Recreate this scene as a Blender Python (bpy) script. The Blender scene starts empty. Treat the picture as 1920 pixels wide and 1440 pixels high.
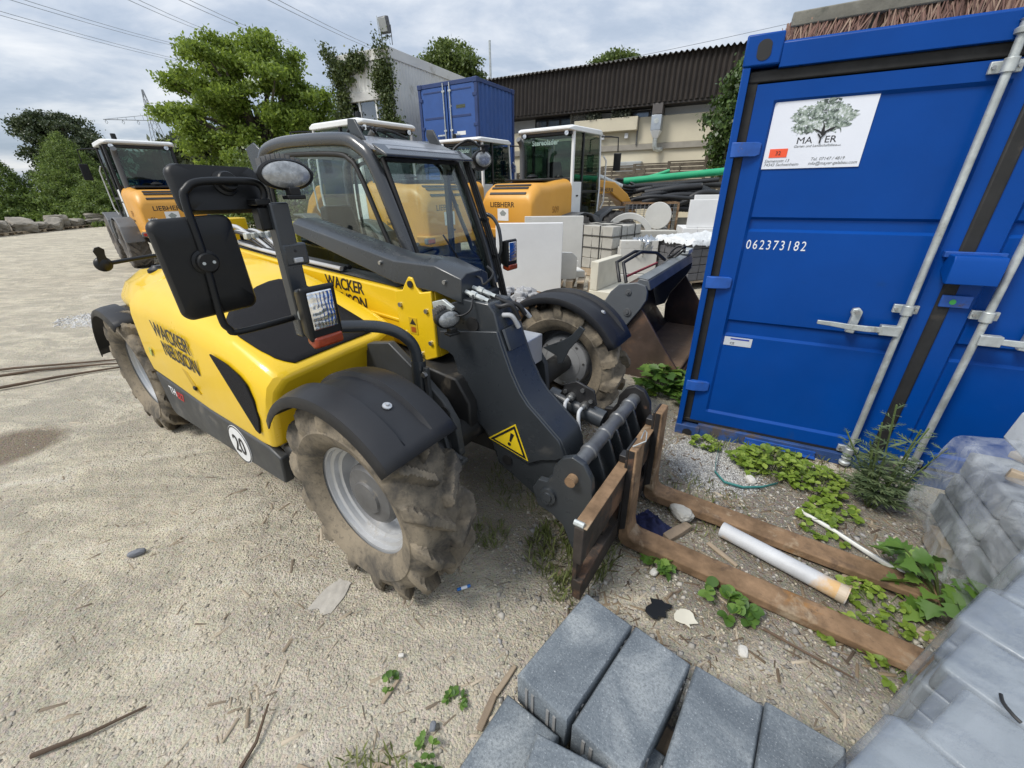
import bpy, math, random
import numpy as np
from mathutils import Matrix, Vector
random.seed(7); RNG = np.random.default_rng(7)
PI = math.pi
S = bpy.context.scene
C = S.collection

# ------------------------------------------------------------------ camera
cam = bpy.data.cameras.new('camera'); cam_o = bpy.data.objects.new('camera', cam); C.objects.link(cam_o)
CAMH = 1.600
cam.sensor_width = 36.0; cam.lens = 36.0 * 760 / 1920; cam.clip_start = 0.03; cam.clip_end = 3000
_X = (0.99987, -0.00686, -0.01426); _D = (-0.01582, -0.43337, -0.90108); _F = (0.0, 0.90119, -0.43343)
cam_o.matrix_world = Matrix(((_X[0], -_D[0], -_F[0], 0), (_X[1], -_D[1], -_F[1], 0), (_X[2], -_D[2], -_F[2], CAMH), (0, 0, 0, 1)))
S.camera = cam_o
S.view_settings.view_transform = 'Standard'; S.view_settings.look = 'None'
S.view_settings.exposure = 1.0; S.view_settings.gamma = 1.0; S.view_settings.use_curve_mapping = False

# ------------------------------------------------------------------ sky and sun
SUN_EL, SUN_AZ = math.radians(52), math.radians(205)     # azimuth measured from +X, anticlockwise
wd = bpy.data.worlds.new('World'); S.world = wd; wd.use_nodes = True
nt = wd.node_tree; N = nt.nodes; Lk = nt.links; N.clear()
out = N.new('ShaderNodeOutputWorld'); bg = N.new('ShaderNodeBackground'); bg.inputs[1].default_value = 0.085
sky = N.new('ShaderNodeTexSky'); sky.sky_type = 'NISHITA'; sky.sun_disc = False
sky.sun_elevation = SUN_EL; sky.sun_rotation = math.radians(90) - SUN_AZ; sky.air_density = 1.0; sky.dust_density = 1.5
tc = N.new('ShaderNodeTexCoord'); sep = N.new('ShaderNodeSeparateXYZ'); Lk.new(tc.outputs['Generated'], sep.inputs[0])
def wmath(op, a, b=None):
    n = N.new('ShaderNodeMath'); n.operation = op
    for i, v in enumerate((a, b)):
        if v is None: continue
        if isinstance(v, (int, float)): n.inputs[i].default_value = v
        else: Lk.new(v, n.inputs[i])
    return n.outputs[0]
zz = wmath('ADD', wmath('MAXIMUM', sep.outputs[2], 0.0), 0.16)
comb = N.new('ShaderNodeCombineXYZ'); Lk.new(wmath('DIVIDE', sep.outputs[0], zz), comb.inputs[0]); Lk.new(wmath('DIVIDE', sep.outputs[1], zz), comb.inputs[1])
comb.inputs[2].default_value = 3.7
mp = N.new('ShaderNodeMapping'); mp.inputs['Scale'].default_value = (0.8, 1.0, 1.0); Lk.new(comb.outputs[0], mp.inputs[0])
def wnoise(scale, detail, rough, dist=0.0):
    n = N.new('ShaderNodeTexNoise'); n.inputs['Scale'].default_value = scale; n.inputs['Detail'].default_value = detail
    n.inputs['Roughness'].default_value = rough; n.inputs['Distortion'].default_value = dist; Lk.new(mp.outputs[0], n.inputs['Vector']); return n.outputs['Fac']
def wramp(fac, stops):
    n = N.new('ShaderNodeValToRGB'); Lk.new(fac, n.inputs[0]); e = n.color_ramp.elements
    while len(e) < len(stops): e.new(0.5)
    for el, (p, c) in zip(e, stops): el.position = p; el.color = (*c, 1)
    return n.outputs[0]
big = wnoise(0.55, 9, 0.52, 0.6); fine = wnoise(1.7, 8, 0.58, 0.3)
mx = N.new('ShaderNodeMix'); mx.data_type = 'FLOAT'; mx.inputs[0].default_value = 0.45; Lk.new(big, mx.inputs[2]); Lk.new(fine, mx.inputs[3])
cl = wramp(mx.outputs[0], [(0.40, (0.37, 0.45, 0.57)), (0.48, (0.50, 0.57, 0.68)), (0.545, (0.74, 0.78, 0.84)), (0.63, (1.0, 1.0, 1.0))])
sc7 = N.new('ShaderNodeMix'); sc7.data_type = 'RGBA'; sc7.blend_type = 'MULTIPLY'; sc7.inputs[0].default_value = 1.0
ov = wmath('MULTIPLY_ADD', wmath('MAXIMUM', sep.outputs[2], 0.0), 4.2); ov.node.inputs[2].default_value = 5.5     # overcast sky: brighter overhead than low down
cmb = N.new('ShaderNodeCombineColor')
for i in range(3): Lk.new(ov, cmb.inputs[i])
Lk.new(cl, sc7.inputs[6]); Lk.new(cmb.outputs[0], sc7.inputs[7])
mixs = N.new('ShaderNodeMix'); mixs.data_type = 'RGBA'; mixs.inputs[0].default_value = 0.86
Lk.new(sky.outputs[0], mixs.inputs[6]); Lk.new(sc7.outputs[2], mixs.inputs[7])
Lk.new(mixs.outputs[2], bg.inputs[0]); Lk.new(bg.outputs[0], out.inputs[0])
sun = bpy.data.lights.new('sun', 'SUN'); sun.energy = 1.5; sun.angle = math.radians(18); sun.color = (1.0, 0.96, 0.9)
sun_o = bpy.data.objects.new('sun', sun); C.objects.link(sun_o)
sd = Vector((math.cos(SUN_EL) * math.cos(SUN_AZ), math.cos(SUN_EL) * math.sin(SUN_AZ), math.sin(SUN_EL)))
sun_o.rotation_euler = sd.to_track_quat('Z', 'Y').to_euler()
S.cycles.max_bounces = 8; S.cycles.transparent_max_bounces = 12

# ------------------------------------------------------------------ materials
def _nodes(name):
    m = bpy.data.materials.new(name); m.use_nodes = True; t = m.node_tree
    return m, t, t.nodes['Principled BSDF']
def _noise(t, vec, scale, detail=4, rough=0.55, dist=0.0):
    n = t.nodes.new('ShaderNodeTexNoise'); n.inputs['Scale'].default_value = scale; n.inputs['Detail'].default_value = detail
    n.inputs['Roughness'].default_value = rough; n.inputs['Distortion'].default_value = dist
    if vec: t.links.new(vec, n.inputs['Vector'])
    return n.outputs['Fac']
def _ramp(t, fac, stops, interp='LINEAR'):
    n = t.nodes.new('ShaderNodeValToRGB'); t.links.new(fac, n.inputs[0]); e = n.color_ramp.elements; n.color_ramp.interpolation = interp
    while len(e) < len(stops): e.new(0.5)
    for el, (p, c) in zip(e, stops):
        el.position = p; el.color = (c, c, c, 1) if isinstance(c, (int, float)) else (*c, 1)
    return n.outputs[0]
def _mix(t, fac, a, b, mode='MIX'):
    n = t.nodes.new('ShaderNodeMix'); n.data_type = 'RGBA'; n.blend_type = mode
    for i, v in ((0, fac), (6, a), (7, b)):
        if isinstance(v, (int, float)): n.inputs[i].default_value = v if i == 0 else (v, v, v, 1)
        elif isinstance(v, tuple): n.inputs[i].default_value = (*v, 1)
        else: t.links.new(v, n.inputs[i])
    return n.outputs[2]
def _bump(t, h, strength, dist=0.01):
    b = t.nodes.new('ShaderNodeBump'); b.inputs['Strength'].default_value = strength; b.inputs['Distance'].default_value = dist
    t.links.new(h, b.inputs['Height']); return b.outputs[0]
def _coord(t, kind='Object'):
    return t.nodes.new('ShaderNodeTexCoord').outputs[kind]
def mul(c, k): return tuple(min(1.0, x * k) for x in c)
def mat(name, col, rough=0.5, metal=0.0, var=0.12, vs=3.0, dirt=None, bump=0.0, bs=60.0, coat=0.0, dist=0.004, spec=0.5, scr=None):
    """paint / stone / metal: colour wanders with noise, dirt = (colour, threshold, scale) in patches of its own, scr = fine scratches"""
    m, t, p = _nodes(name); co = _coord(t)
    c = _mix(t, _ramp(t, _noise(t, co, vs, 6, 0.6), [(0.3, 0.0), (0.7, 1.0)]), mul(col, 1 - var), mul(col, 1 + var))
    r = None
    for k, d in enumerate(dirt if isinstance(dirt, list) else [dirt] if dirt else []):
        dc, th, ds = d
        f = _ramp(t, _noise(t, co, ds, 9, 0.66, 0.3), [(th, 0.0), (min(1, th + 0.13), 0.9)])
        c = _mix(t, f, c, dc)
        r = f if r is None else r
    if scr:
        mp_ = t.nodes.new('ShaderNodeMapping'); mp_.inputs['Scale'].default_value = (1, 1, 14); mp_.inputs['Rotation'].default_value = (0.5, 0.3, 0.7); t.links.new(co, mp_.inputs[0])
        f = _ramp(t, _noise(t, mp_.outputs[0], scr[1], 3, 0.7), [(scr[2], 0.0), (scr[2] + 0.03, 0.8)])
        c = _mix(t, f, c, scr[0])
    t.links.new(c, p.inputs['Base Color'])
    rr = _ramp(t, _noise(t, co, vs * 2.3, 5, 0.6), [(0.25, max(0.03, rough - 0.1)), (0.75, min(1, rough + 0.12))])
    if r is not None: rr = _mix(t, r, rr, 0.9)
    t.links.new(rr, p.inputs['Roughness'])
    p.inputs['Metallic'].default_value = metal; p.inputs['Coat Weight'].default_value = coat; p.inputs['Specular IOR Level'].default_value = spec
    if bump: t.links.new(_bump(t, _noise(t, co, bs, 8, 0.62), bump, dist), p.inputs['Normal'])
    return m
def glass(name, col=(0.85, 0.92, 0.88), trans=0.8, rough=0.02):
    """thin window pane: mostly clear, mirror-like at grazing angles"""
    m = bpy.data.materials.new(name); m.use_nodes = True; t = m.node_tree; t.nodes.clear()
    o = t.nodes.new('ShaderNodeOutputMaterial'); g = t.nodes.new('ShaderNodeBsdfGlossy'); tr = t.nodes.new('ShaderNodeBsdfTransparent')
    g.inputs['Roughness'].default_value = rough; g.inputs[0].default_value = (0.95, 0.97, 1, 1); tr.inputs[0].default_value = (*col, 1)
    fr = t.nodes.new('ShaderNodeLayerWeight'); fr.inputs[0].default_value = 0.5
    pw = t.nodes.new('ShaderNodeMath'); pw.operation = 'POWER'; pw.inputs[1].default_value = 3.5; t.links.new(fr.outputs['Facing'], pw.inputs[0])
    mm = t.nodes.new('ShaderNodeMath'); mm.operation = 'MULTIPLY_ADD'; mm.inputs[1].default_value = 0.35; mm.inputs[2].default_value = 1 - trans
    t.links.new(pw.outputs[0], mm.inputs[0])
    x = t.nodes.new('ShaderNodeMixShader'); t.links.new(mm.outputs[0], x.inputs[0]); t.links.new(tr.outputs[0], x.inputs[1]); t.links.new(g.outputs[0], x.inputs[2])
    t.links.new(x.outputs[0], o.inputs[0]); return m
def film_mat(name, col=(0.8, 0.83, 0.86), clear=0.5, sc=9):
    m = bpy.data.materials.new(name); m.use_nodes = True; t = m.node_tree; t.nodes.clear(); o = t.nodes.new('ShaderNodeOutputMaterial')
    tr = t.nodes.new('ShaderNodeBsdfTransparent'); d = t.nodes.new('ShaderNodeBsdfDiffuse'); g = t.nodes.new('ShaderNodeBsdfGlossy'); g.inputs['Roughness'].default_value = .22; d.inputs[0].default_value = (*col, 1); tr.inputs[0].default_value = (.95, .96, .97, 1)
    co = _coord(t); n = _ramp(t, _noise(t, co, sc, 6, .6, 1.0), [(.35, min(.97, clear + .22)), (.66, clear - .25)])
    a = t.nodes.new('ShaderNodeMixShader'); b = t.nodes.new('ShaderNodeMixShader'); t.links.new(n, a.inputs[0]); t.links.new(d.outputs[0], a.inputs[1]); t.links.new(tr.outputs[0], a.inputs[2])
    lw = t.nodes.new('ShaderNodeLayerWeight'); lw.inputs[0].default_value = .25; bp = _bump(t, _noise(t, co, 30, 5, .6), .4, .01); t.links.new(bp, g.inputs['Normal']); t.links.new(_ramp(t, lw.outputs['Facing'], [(0.0, .05), (1.0, .35)]), b.inputs[0]); t.links.new(a.outputs[0], b.inputs[1]); t.links.new(g.outputs[0], b.inputs[2]); t.links.new(b.outputs[0], o.inputs[0]); return m
def leafmat(name, c0, c1, c2, rough=0.5, trans=0.25):
    m, t, p = _nodes(name)
    at = t.nodes.new('ShaderNodeAttribute'); at.attribute_name = 'rnd'
    c = _ramp(t, at.outputs['Fac'], [(0.0, c0), (0.55, c1), (1.0, c2)])
    n = _noise(t, _coord(t), 0.9, 3); c = _mix(t, _ramp(t, n, [(0.35, 0.0), (0.65, 0.45)]), c, c0)
    t.links.new(c, p.inputs['Base Color']); p.inputs['Roughness'].default_value = rough
    tl = t.nodes.new('ShaderNodeBsdfTranslucent'); t.links.new(_mix(t, 0.3, c, mul(c2, 1.3)), tl.inputs[0])
    x = t.nodes.new('ShaderNodeMixShader'); x.inputs[0].default_value = trans
    o = t.nodes['Material Output']; t.links.new(p.outputs[0], x.inputs[1]); t.links.new(tl.outputs[0], x.inputs[2]); t.links.new(x.outputs[0], o.inputs[0])
    return m
def corrugate(m, scale, strength, axis='X'):
    t = m.node_tree; p = t.nodes['Principled BSDF']; w = t.nodes.new('ShaderNodeTexWave'); w.bands_direction = axis; w.inputs['Scale'].default_value = scale
    t.links.new(_coord(t), w.inputs[0]); t.links.new(_bump(t, w.outputs['Fac'], strength, 0.02), p.inputs['Normal']); return m

# ------------------------------------------------------------------ mesh helpers
class MB:
    def __init__(s): s.v = []; s.f = []
    def add(s, vs, fs):
        b = len(s.v); s.v += [tuple(map(float, v)) for v in vs]; s.f += [tuple(b + i for i in f) for f in fs]; return s
    def box(s, c, d, rot=None):
        x, y, z = d[0] / 2, d[1] / 2, d[2] / 2
        vs = [Vector(q) for q in ((-x, -y, -z), (x, -y, -z), (x, y, -z), (-x, y, -z), (-x, -y, z), (x, -y, z), (x, y, z), (-x, y, z))]
        if rot is not None: vs = [rot @ v for v in vs]
        return s.add([v + Vector(c) for v in vs], [(0, 3, 2, 1), (4, 5, 6, 7), (0, 1, 5, 4), (1, 2, 6, 5), (2, 3, 7, 6), (3, 0, 4, 7)])
    def bx(s, x0, x1, y0, y1, z0, z1): return s.box(((x0 + x1) / 2, (y0 + y1) / 2, (z0 + z1) / 2), (abs(x1 - x0), abs(y1 - y0), abs(z1 - z0)))
    def prism(s, poly, a, b, axis='y', shift=None):
        """polygon in the plane across axis, extruded from a to b. axis y: (x,z); x: (y,z); z: (x,y)"""
        P = {'y': lambda p, h: (p[0], h, p[1]), 'x': lambda p, h: (h, p[0], p[1]), 'z': lambda p, h: (p[0], p[1], h)}[axis]
        n = len(poly); vs = [P(p, a) for p in poly] + [P(p, b) for p in (shift or poly)]
        return s.add(vs, [tuple(range(n)), tuple(range(2 * n - 1, n - 1, -1))] + [(i, i + n, (i + 1) % n + n, (i + 1) % n) for i in range(n)])
    def tube(s, pts, r, n=8, caps=True):
        pts = [Vector(p) for p in pts]; rs = r if isinstance(r, (list, tuple)) else [r] * len(pts); b = len(s.v); up = None
        for i, p in enumerate(pts):
            d = ((pts[min(i + 1, len(pts) - 1)] - p).normalized() + (p - pts[max(i - 1, 0)]).normalized()).normalized()
            if up is None: up = d.orthogonal().normalized()
            up = (up - d * up.dot(d)); up = up.normalized() if up.length > 1e-6 else d.orthogonal().normalized()
            sd_ = d.cross(up)
            s.v += [tuple(p + (up * math.cos(2 * PI * k / n) + sd_ * math.sin(2 * PI * k / n)) * rs[i]) for k in range(n)]
        for i in range(len(pts) - 1):
            for k in range(n): s.f.append((b + i * n + k, b + i * n + (k + 1) % n, b + (i + 1) * n + (k + 1) % n, b + (i + 1) * n + k))
        if caps: s.f.append(tuple(b + k for k in range(n - 1, -1, -1))); e = b + (len(pts) - 1) * n; s.f.append(tuple(e + k for k in range(n)))
        return s
    def ctube(s, pts, r, n=8, k=5):
        P = [Vector(p) for p in pts]; out, rr = [], []; rs = r if isinstance(r, (list, tuple)) else [r] * len(P)
        for i in range(len(P) - 1):
            p0, p1, p2, p3 = P[max(i - 1, 0)], P[i], P[i + 1], P[min(i + 2, len(P) - 1)]
            for j in range(k):
                f = j / k; out.append(.5 * ((2 * p1) + (p2 - p0) * f + (2 * p0 - 5 * p1 + 4 * p2 - p3) * f * f + (3 * p1 - p0 - 3 * p2 + p3) * f ** 3)); rr.append(rs[i] + (rs[i + 1] - rs[i]) * f)
        return s.tube(out + [P[-1]], rr + [rs[-1]], n)
    def cyl(s, p0, p1, r, n=16): return s.tube([p0, p1], r, n)
    def lathe(s, prof, o, axis=(0, 0, 1), n=32, a0=0.0, a1=2 * PI):
        """profile (radius, height along axis) turned about axis through o"""
        ax = Vector(axis).normalized(); u = ax.orthogonal().normalized(); w = ax.cross(u); o = Vector(o); b = len(s.v); full = abs(a1 - a0 - 2 * PI) < 1e-6
        m = n if full else n + 1
        for k in range(m):
            a = a0 + (a1 - a0) * k / n; d = u * math.cos(a) + w * math.sin(a)
            s.v += [tuple(o + d * r + ax * h) for r, h in prof]
        L = len(prof)
        for k in range(n):
            k2 = (k + 1) % m
            for j in range(L - 1): s.f.append((b + k * L + j, b + k2 * L + j, b + k2 * L + j + 1, b + k * L + j + 1))
        return s
    def loft(s, secs, caps=True, closed=True):
        b = len(s.v); n = len(secs[0])
        for q in secs: s.v += [tuple(map(float, v)) for v in q]
        for i in range(len(secs) - 1):
            for k in range(n if closed else n - 1): s.f.append((b + i * n + k, b + i * n + (k + 1) % n, b + (i + 1) * n + (k + 1) % n, b + (i + 1) * n + k))
        if caps and closed: s.f.append(tuple(b + k for k in range(n - 1, -1, -1))); e = b + (len(secs) - 1) * n; s.f.append(tuple(e + k for k in range(n)))
        return s
    def build(s, name, m=None, parent=None, bev=0.0, smooth=None, seg=2, sub=0, thick=0.0):
        me = bpy.data.meshes.new(name); me.from_pydata(s.v, [], s.f); me.validate(); me.update()
        o = link(name, me, m, parent)
        import bmesh
        bm = bmesh.new(); bm.from_mesh(me); bmesh.ops.recalc_face_normals(bm, faces=bm.faces); bm.to_mesh(me); bm.free()
        if thick: q = o.modifiers.new('thick', 'SOLIDIFY'); q.thickness = thick; q.offset = 0
        if bev: q = o.modifiers.new('bevel', 'BEVEL'); q.width = bev; q.segments = seg; q.limit_method = 'ANGLE'; q.angle_limit = math.radians(35)
        if sub: q = o.modifiers.new('sub', 'SUBSURF'); q.levels = sub; q.render_levels = sub
        if smooth is not None or bev:
            me.polygons.foreach_set('use_smooth', [True] * len(me.polygons)); me.set_sharp_from_angle(angle=math.radians(smooth if smooth is not None else 40))
        return o
def link(name, me, m=None, parent=None):
    if m is not None and not me.materials: me.materials.append(m)
    o = bpy.data.objects.new(name, me); C.objects.link(o)
    if parent is not None: o.parent = parent
    return o
def np_mesh(name, v, f, m, parent=None, rnd=None, smooth=False):
    """large meshes from arrays: v (n,3), f (k,3|4)"""
    v = np.asarray(v, np.float32); f = np.asarray(f, np.int32); me = bpy.data.meshes.new(name); k = f.shape[1]
    me.vertices.add(len(v)); me.vertices.foreach_set('co', v.ravel()); me.loops.add(f.size); me.loops.foreach_set('vertex_index', f.ravel())
    me.polygons.add(len(f)); me.polygons.foreach_set('loop_start', np.arange(0, f.size, k, dtype=np.int32))
    if rnd is not None: a = me.attributes.new('rnd', 'FLOAT', 'FACE'); a.data.foreach_set('value', np.asarray(rnd, np.float32))
    if smooth: me.polygons.foreach_set('use_smooth', [True] * len(f))
    me.update(calc_edges=True); return link(name, me, m, parent)
def tag(o, label=None, cat=None, group=None, kind=None):
    for k, v in (('label', label), ('category', cat), ('group', group), ('kind', kind)):
        if v: o[k] = v
    return o
def thing(name, label, cat, loc=(0, 0, 0), rz=0.0, group=None):
    o = bpy.data.objects.new(name, None); C.objects.link(o); o.empty_display_size = 0.1; o.location = loc; o.rotation_euler = (0, 0, rz)
    return tag(o, label, cat, group)
def copy_tree(o, parent=None):
    c = o.copy(); C.objects.link(c); c.parent = parent
    for ch in list(o.children): copy_tree(ch, c)
    return c
def text(s, size, m, parent, mw, name='lettering', bold=0.0, shear=0.0, align='LEFT', ext=0.0006, sx=1.0, space=1.0):
    cu = bpy.data.curves.new('t', 'FONT'); cu.body = s; cu.size = size; cu.offset = bold * size; cu.shear = shear; cu.align_x = align; cu.extrude = ext; cu.resolution_u = 3; cu.space_character = space
    o = bpy.data.objects.new('t', cu); C.objects.link(o); dg = bpy.context.evaluated_depsgraph_get()
    me = bpy.data.meshes.new_from_object(o.evaluated_get(dg)); bpy.data.objects.remove(o); me.name = name; me.materials.clear(); me.materials.append(m)
    me.transform(mw @ Matrix.Diagonal((sx, 1, 1, 1))); return link(name, me, None, parent)
def frame(o, x, y):
    """matrix whose x and y axes are the given directions, origin o"""
    x = Vector(x).normalized(); y = Vector(y); y = (y - x * y.dot(x)).normalized(); z = x.cross(y)
    return Matrix(((x[0], y[0], z[0], o[0]), (x[1], y[1], z[1], o[1]), (x[2], y[2], z[2], o[2]), (0, 0, 0, 1)))
def rotz(a): return Matrix.Rotation(a, 3, 'Z')
def disc(o, nrm, r, n=24, thick=0.002): 
    nrm = Vector(nrm).normalized(); o = Vector(o); return MB().cyl(o, o + nrm * thick, r, n)
def arc(cx, cz, r, a0, a1, n): return [(cx + r * math.cos(math.radians(a0 + (a1 - a0) * i / n)), cz + r * math.sin(math.radians(a0 + (a1 - a0) * i / n))) for i in range(n + 1)]

# ------------------------------------------------------------------ shared materials
M_blue = mat('blue_paint', (0.0, 0.052, 0.27), 0.40, var=0.10, vs=2.0, spec=.22, dirt=[((0.010, 0.05, 0.17), 0.66, 2.5), ((0.45, 0.50, 0.58), 0.745, 26)], bump=0.12, bs=9, dist=0.01)
M_blue_scuff = mat('scuffed_blue_paint', (0.015, 0.09, 0.38), 0.5, var=0.3, vs=9, dirt=[((0.10, 0.07, 0.045), 0.58, 14), ((0.45, 0.5, 0.55), 0.68, 30)])
M_bluedirt = mat('dirty_blue_steel', (0.02, 0.06, 0.19), 0.7, var=0.5, vs=5, dirt=[((0.09, 0.07, 0.05), 0.5, 7)], bump=0.3, bs=40)
M_rubber = mat('black_rubber', (0.008, 0.008, 0.008), 0.6, var=0.3, vs=8, dirt=((0.05, 0.045, 0.04), 0.62, 12))
M_gasket = mat('weathered_rubber', (0.014, 0.014, 0.014), 0.7, var=0.4, vs=8, dirt=[((0.07, 0.06, 0.05), 0.62, 5)])
M_galv = mat('galvanised_steel', (0.50, 0.53, 0.52), 0.45, metal=0.55, var=0.25, vs=14, dirt=[((0.30, 0.30, 0.27), 0.56, 10)], bump=0.15, bs=80)
M_white = mat('white_paint', (0.78, 0.80, 0.82), 0.4, var=0.04)
M_black = mat('black_print', (0.015, 0.015, 0.016), 0.5, var=0.1)
M_greyprint = mat('grey_print', (0.16, 0.17, 0.17), 0.5, var=0.1)
M_orange_st = mat('orange_sticker', (0.85, 0.10, 0.035), 0.5, var=0.03)
M_plastic = mat('black_plastic', (0.007, 0.0075, 0.008), 0.40, var=0.2, vs=6, spec=.35, dirt=((0.06, 0.055, 0.045), 0.74, 4), bump=0.06, bs=200)
M_steel = mat('bare_steel', (0.42, 0.42, 0.41), 0.35, metal=0.9, var=0.2, vs=10)
M_wood = mat('weathered_wood', (0.26, 0.20, 0.14), 0.85, var=0.35, vs=7, dirt=((0.13, 0.11, 0.09), 0.55, 12), bump=0.5, bs=50)
M_palletwood = mat('pallet_wood', (0.34, 0.27, 0.19), 0.85, var=0.35, vs=5, dirt=((0.16, 0.14, 0.12), 0.56, 9), bump=0.4, bs=45)
M_greywood = mat('grey_timber', (0.17, 0.165, 0.14), 0.9, var=0.4, vs=6, dirt=((0.07, 0.075, 0.06), 0.55, 9), bump=0.5, bs=60)
M_concrete = mat('pale_concrete', (0.55, 0.545, 0.51), 0.85, var=0.10, vs=2.5, dirt=((0.40, 0.38, 0.32), 0.60, 3.5), bump=0.25, bs=60)
M_concrete_w = mat('white_concrete', (0.68, 0.685, 0.68), 0.75, var=0.07, vs=1.6, dirt=((0.55, 0.55, 0.53), 0.60, 2.0), bump=0.12, bs=50)
M_cream = mat('cream_concrete', (0.60, 0.57, 0.47), 0.85, var=0.12, vs=4, dirt=((0.45, 0.38, 0.25), 0.64, 5), bump=0.25, bs=60)

# ------------------------------------------------------------------ ground
def hgt(x, y):
    h = 0.012 * np.sin(x * 1.7 + 0.6 * y) * np.cos(y * 1.3 - 0.4 * x) + 0.008 * np.sin(x * 4.1 - y * 2.7) + 0.006 * np.cos(x * 6.3 + y * 5.2 + 1.0)
    return h - 0.012
def ground_material():
    m, t, p = _nodes('trodden_gravel_ground'); co = _coord(t, 'Object')
    n1 = _noise(t, co, 0.75, 10, 0.72, 0.8); n2 = _noise(t, co, 3.1, 9, 0.7); n3 = _noise(t, co, 20, 7, 0.72)
    c = _ramp(t, n1, [(0.34, (0.47, 0.415, 0.315)), (0.47, (0.59, 0.525, 0.395)), (0.60, (0.68, 0.61, 0.455)), (0.72, (0.58, 0.53, 0.425))])
    c = _mix(t, _ramp(t, n2, [(0.36, 0.75), (0.56, 0.0)]), c, (0.44, 0.395, 0.31))
    c = _mix(t, _ramp(t, n3, [(0.36, 0.6), (0.44, 0.0)]), c, (0.36, 0.32, 0.25)); n5 = _noise(t, co, 9, 8, .75, .5); c = _mix(t, _ramp(t, n5, [(0.36, 0.5), (0.45, 0.0)]), c, (0.38, 0.345, 0.27))
    c = _mix(t, _ramp(t, n3, [(0.60, 0.0), (0.74, 0.6)]), c, (0.74, 0.69, 0.59))
    mpz = t.nodes.new('ShaderNodeMapping'); mpz.inputs['Rotation'].default_value = (0, 0, .6); mpz.inputs['Scale'].default_value = (1.0, 2.6, 1.0); t.links.new(co, mpz.inputs[0]); n4 = _noise(t, mpz.outputs[0], 1.6, 9, .7, 1.0)
    c = _mix(t, _ramp(t, n4, [(.42, .75), (.53, 0.0)]), c, (0.36, 0.325, 0.255)); c = _mix(t, _ramp(t, n4, [(.54, 0.0), (.66, .6)]), c, (0.72, 0.67, 0.565))
    sp = t.nodes.new('ShaderNodeSeparateXYZ'); t.links.new(co, sp.inputs[0])
    def mth(op, a, b):
        n = t.nodes.new('ShaderNodeMath'); n.operation = op
        for i, v in enumerate((a, b)):
            if isinstance(v, (int, float)): n.inputs[i].default_value = v
            else: t.links.new(v, n.inputs[i])
        return n.outputs[0]
    def spot(cx, cy, r, ax, ay, wob=0.5):
        dx = mth('MULTIPLY', mth('SUBTRACT', sp.outputs[0], cx), 1 / ax); dy = mth('MULTIPLY', mth('SUBTRACT', sp.outputs[1], cy), 1 / ay)
        dd = mth('SQRT', mth('ADD', mth('MULTIPLY', dx, dx), mth('MULTIPLY', dy, dy)), 0)
        dd = mth('ADD', dd, mth('MULTIPLY', mth('SUBTRACT', n2, 0.5), wob))
        return _ramp(t, dd, [(max(0, r - 0.45), 1.0), (r + .12, 0.0)])
    # soil and leaf litter around the forks, grey chippings by the container, a wet brown puddle mark to the left, paler sand right in front
    c = _mix(t, mth('MULTIPLY', spot(1.05, 1.9, 1.15, 0.75, 1.1, 0.9), 0.85), c, (0.19, 0.165, 0.125))
    c = _mix(t, mth('MULTIPLY', spot(1.60, 1.35, 1.15, 0.75, 0.75, 0.9), 0.8), c, (0.20, 0.175, 0.135))
    c = _mix(t, mth('MULTIPLY', spot(0.15, 2.2, 1.15, 0.6, 1.2, 0.9), 0.75), c, (0.22, 0.195, 0.145))
    c = _mix(t, mth('MULTIPLY', spot(1.30, 2.18, 0.95, 0.26, 0.28, 0.5), 0.8), c, (0.44, 0.43, 0.40))
    c = _mix(t, mth('MULTIPLY', spot(-3.62, 2.46, 1.1, 0.36, 0.30, 0.6), 0.95), c, (0.16, 0.115, 0.07))
    c = _mix(t, mth('MULTIPLY', spot(-0.75, 0.55, 1.0, 1.2, 0.65, 1.0), 0.4), c, (0.70, 0.63, 0.50))
    vo = t.nodes.new('ShaderNodeTexVoronoi'); vo.inputs['Scale'].default_value = 110; t.links.new(co, vo.inputs['Vector'])
    c = _mix(t, 0.16, c, _mix(t, 0.7, vo.outputs['Color'], (0.58, 0.53, 0.43)))
    t.links.new(c, p.inputs['Base Color']); p.inputs['Roughness'].default_value = 0.95; p.inputs['Specular IOR Level'].default_value = 0.2
    h = t.nodes.new('ShaderNodeMath'); h.operation = 'MULTIPLY_ADD'; h.inputs[1].default_value = -0.5; t.links.new(vo.outputs['Distance'], h.inputs[0]); t.links.new(n3, h.inputs[2])
    h2 = mth('ADD', h.outputs[0], mth('MULTIPLY', n2, 1.4))
    t.links.new(_bump(t, mth('ADD', h2, mth('MULTIPLY', n5, 2.6)), .75, 0.028), p.inputs['Normal'])
    return m
gx = np.unique(np.concatenate([np.linspace(-400, -30, 14), np.linspace(-30, -6, 25), np.linspace(-6, 4, 170), np.linspace(4, 30, 25), np.linspace(30, 400, 14)]))
gy = np.unique(np.concatenate([np.linspace(-60, -1, 12), np.linspace(-1, 6, 130), np.linspace(6, 30, 60), np.linspace(30, 600, 20)]))
X, Y = np.meshgrid(gx, gy); fade = np.clip((14 - np.hypot(X, Y)) / 6, 0, 1)
Zg = hgt(X, Y) * fade
idx = np.arange(X.size).reshape(X.shape); Fg = np.stack([idx[:-1, :-1], idx[:-1, 1:], idx[1:, 1:], idx[1:, :-1]], -1).reshape(-1, 4)
tag(np_mesh('ground', np.stack([X, Y, Zg], -1).reshape(-1, 3), Fg, ground_material(), smooth=True), kind='structure')

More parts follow.
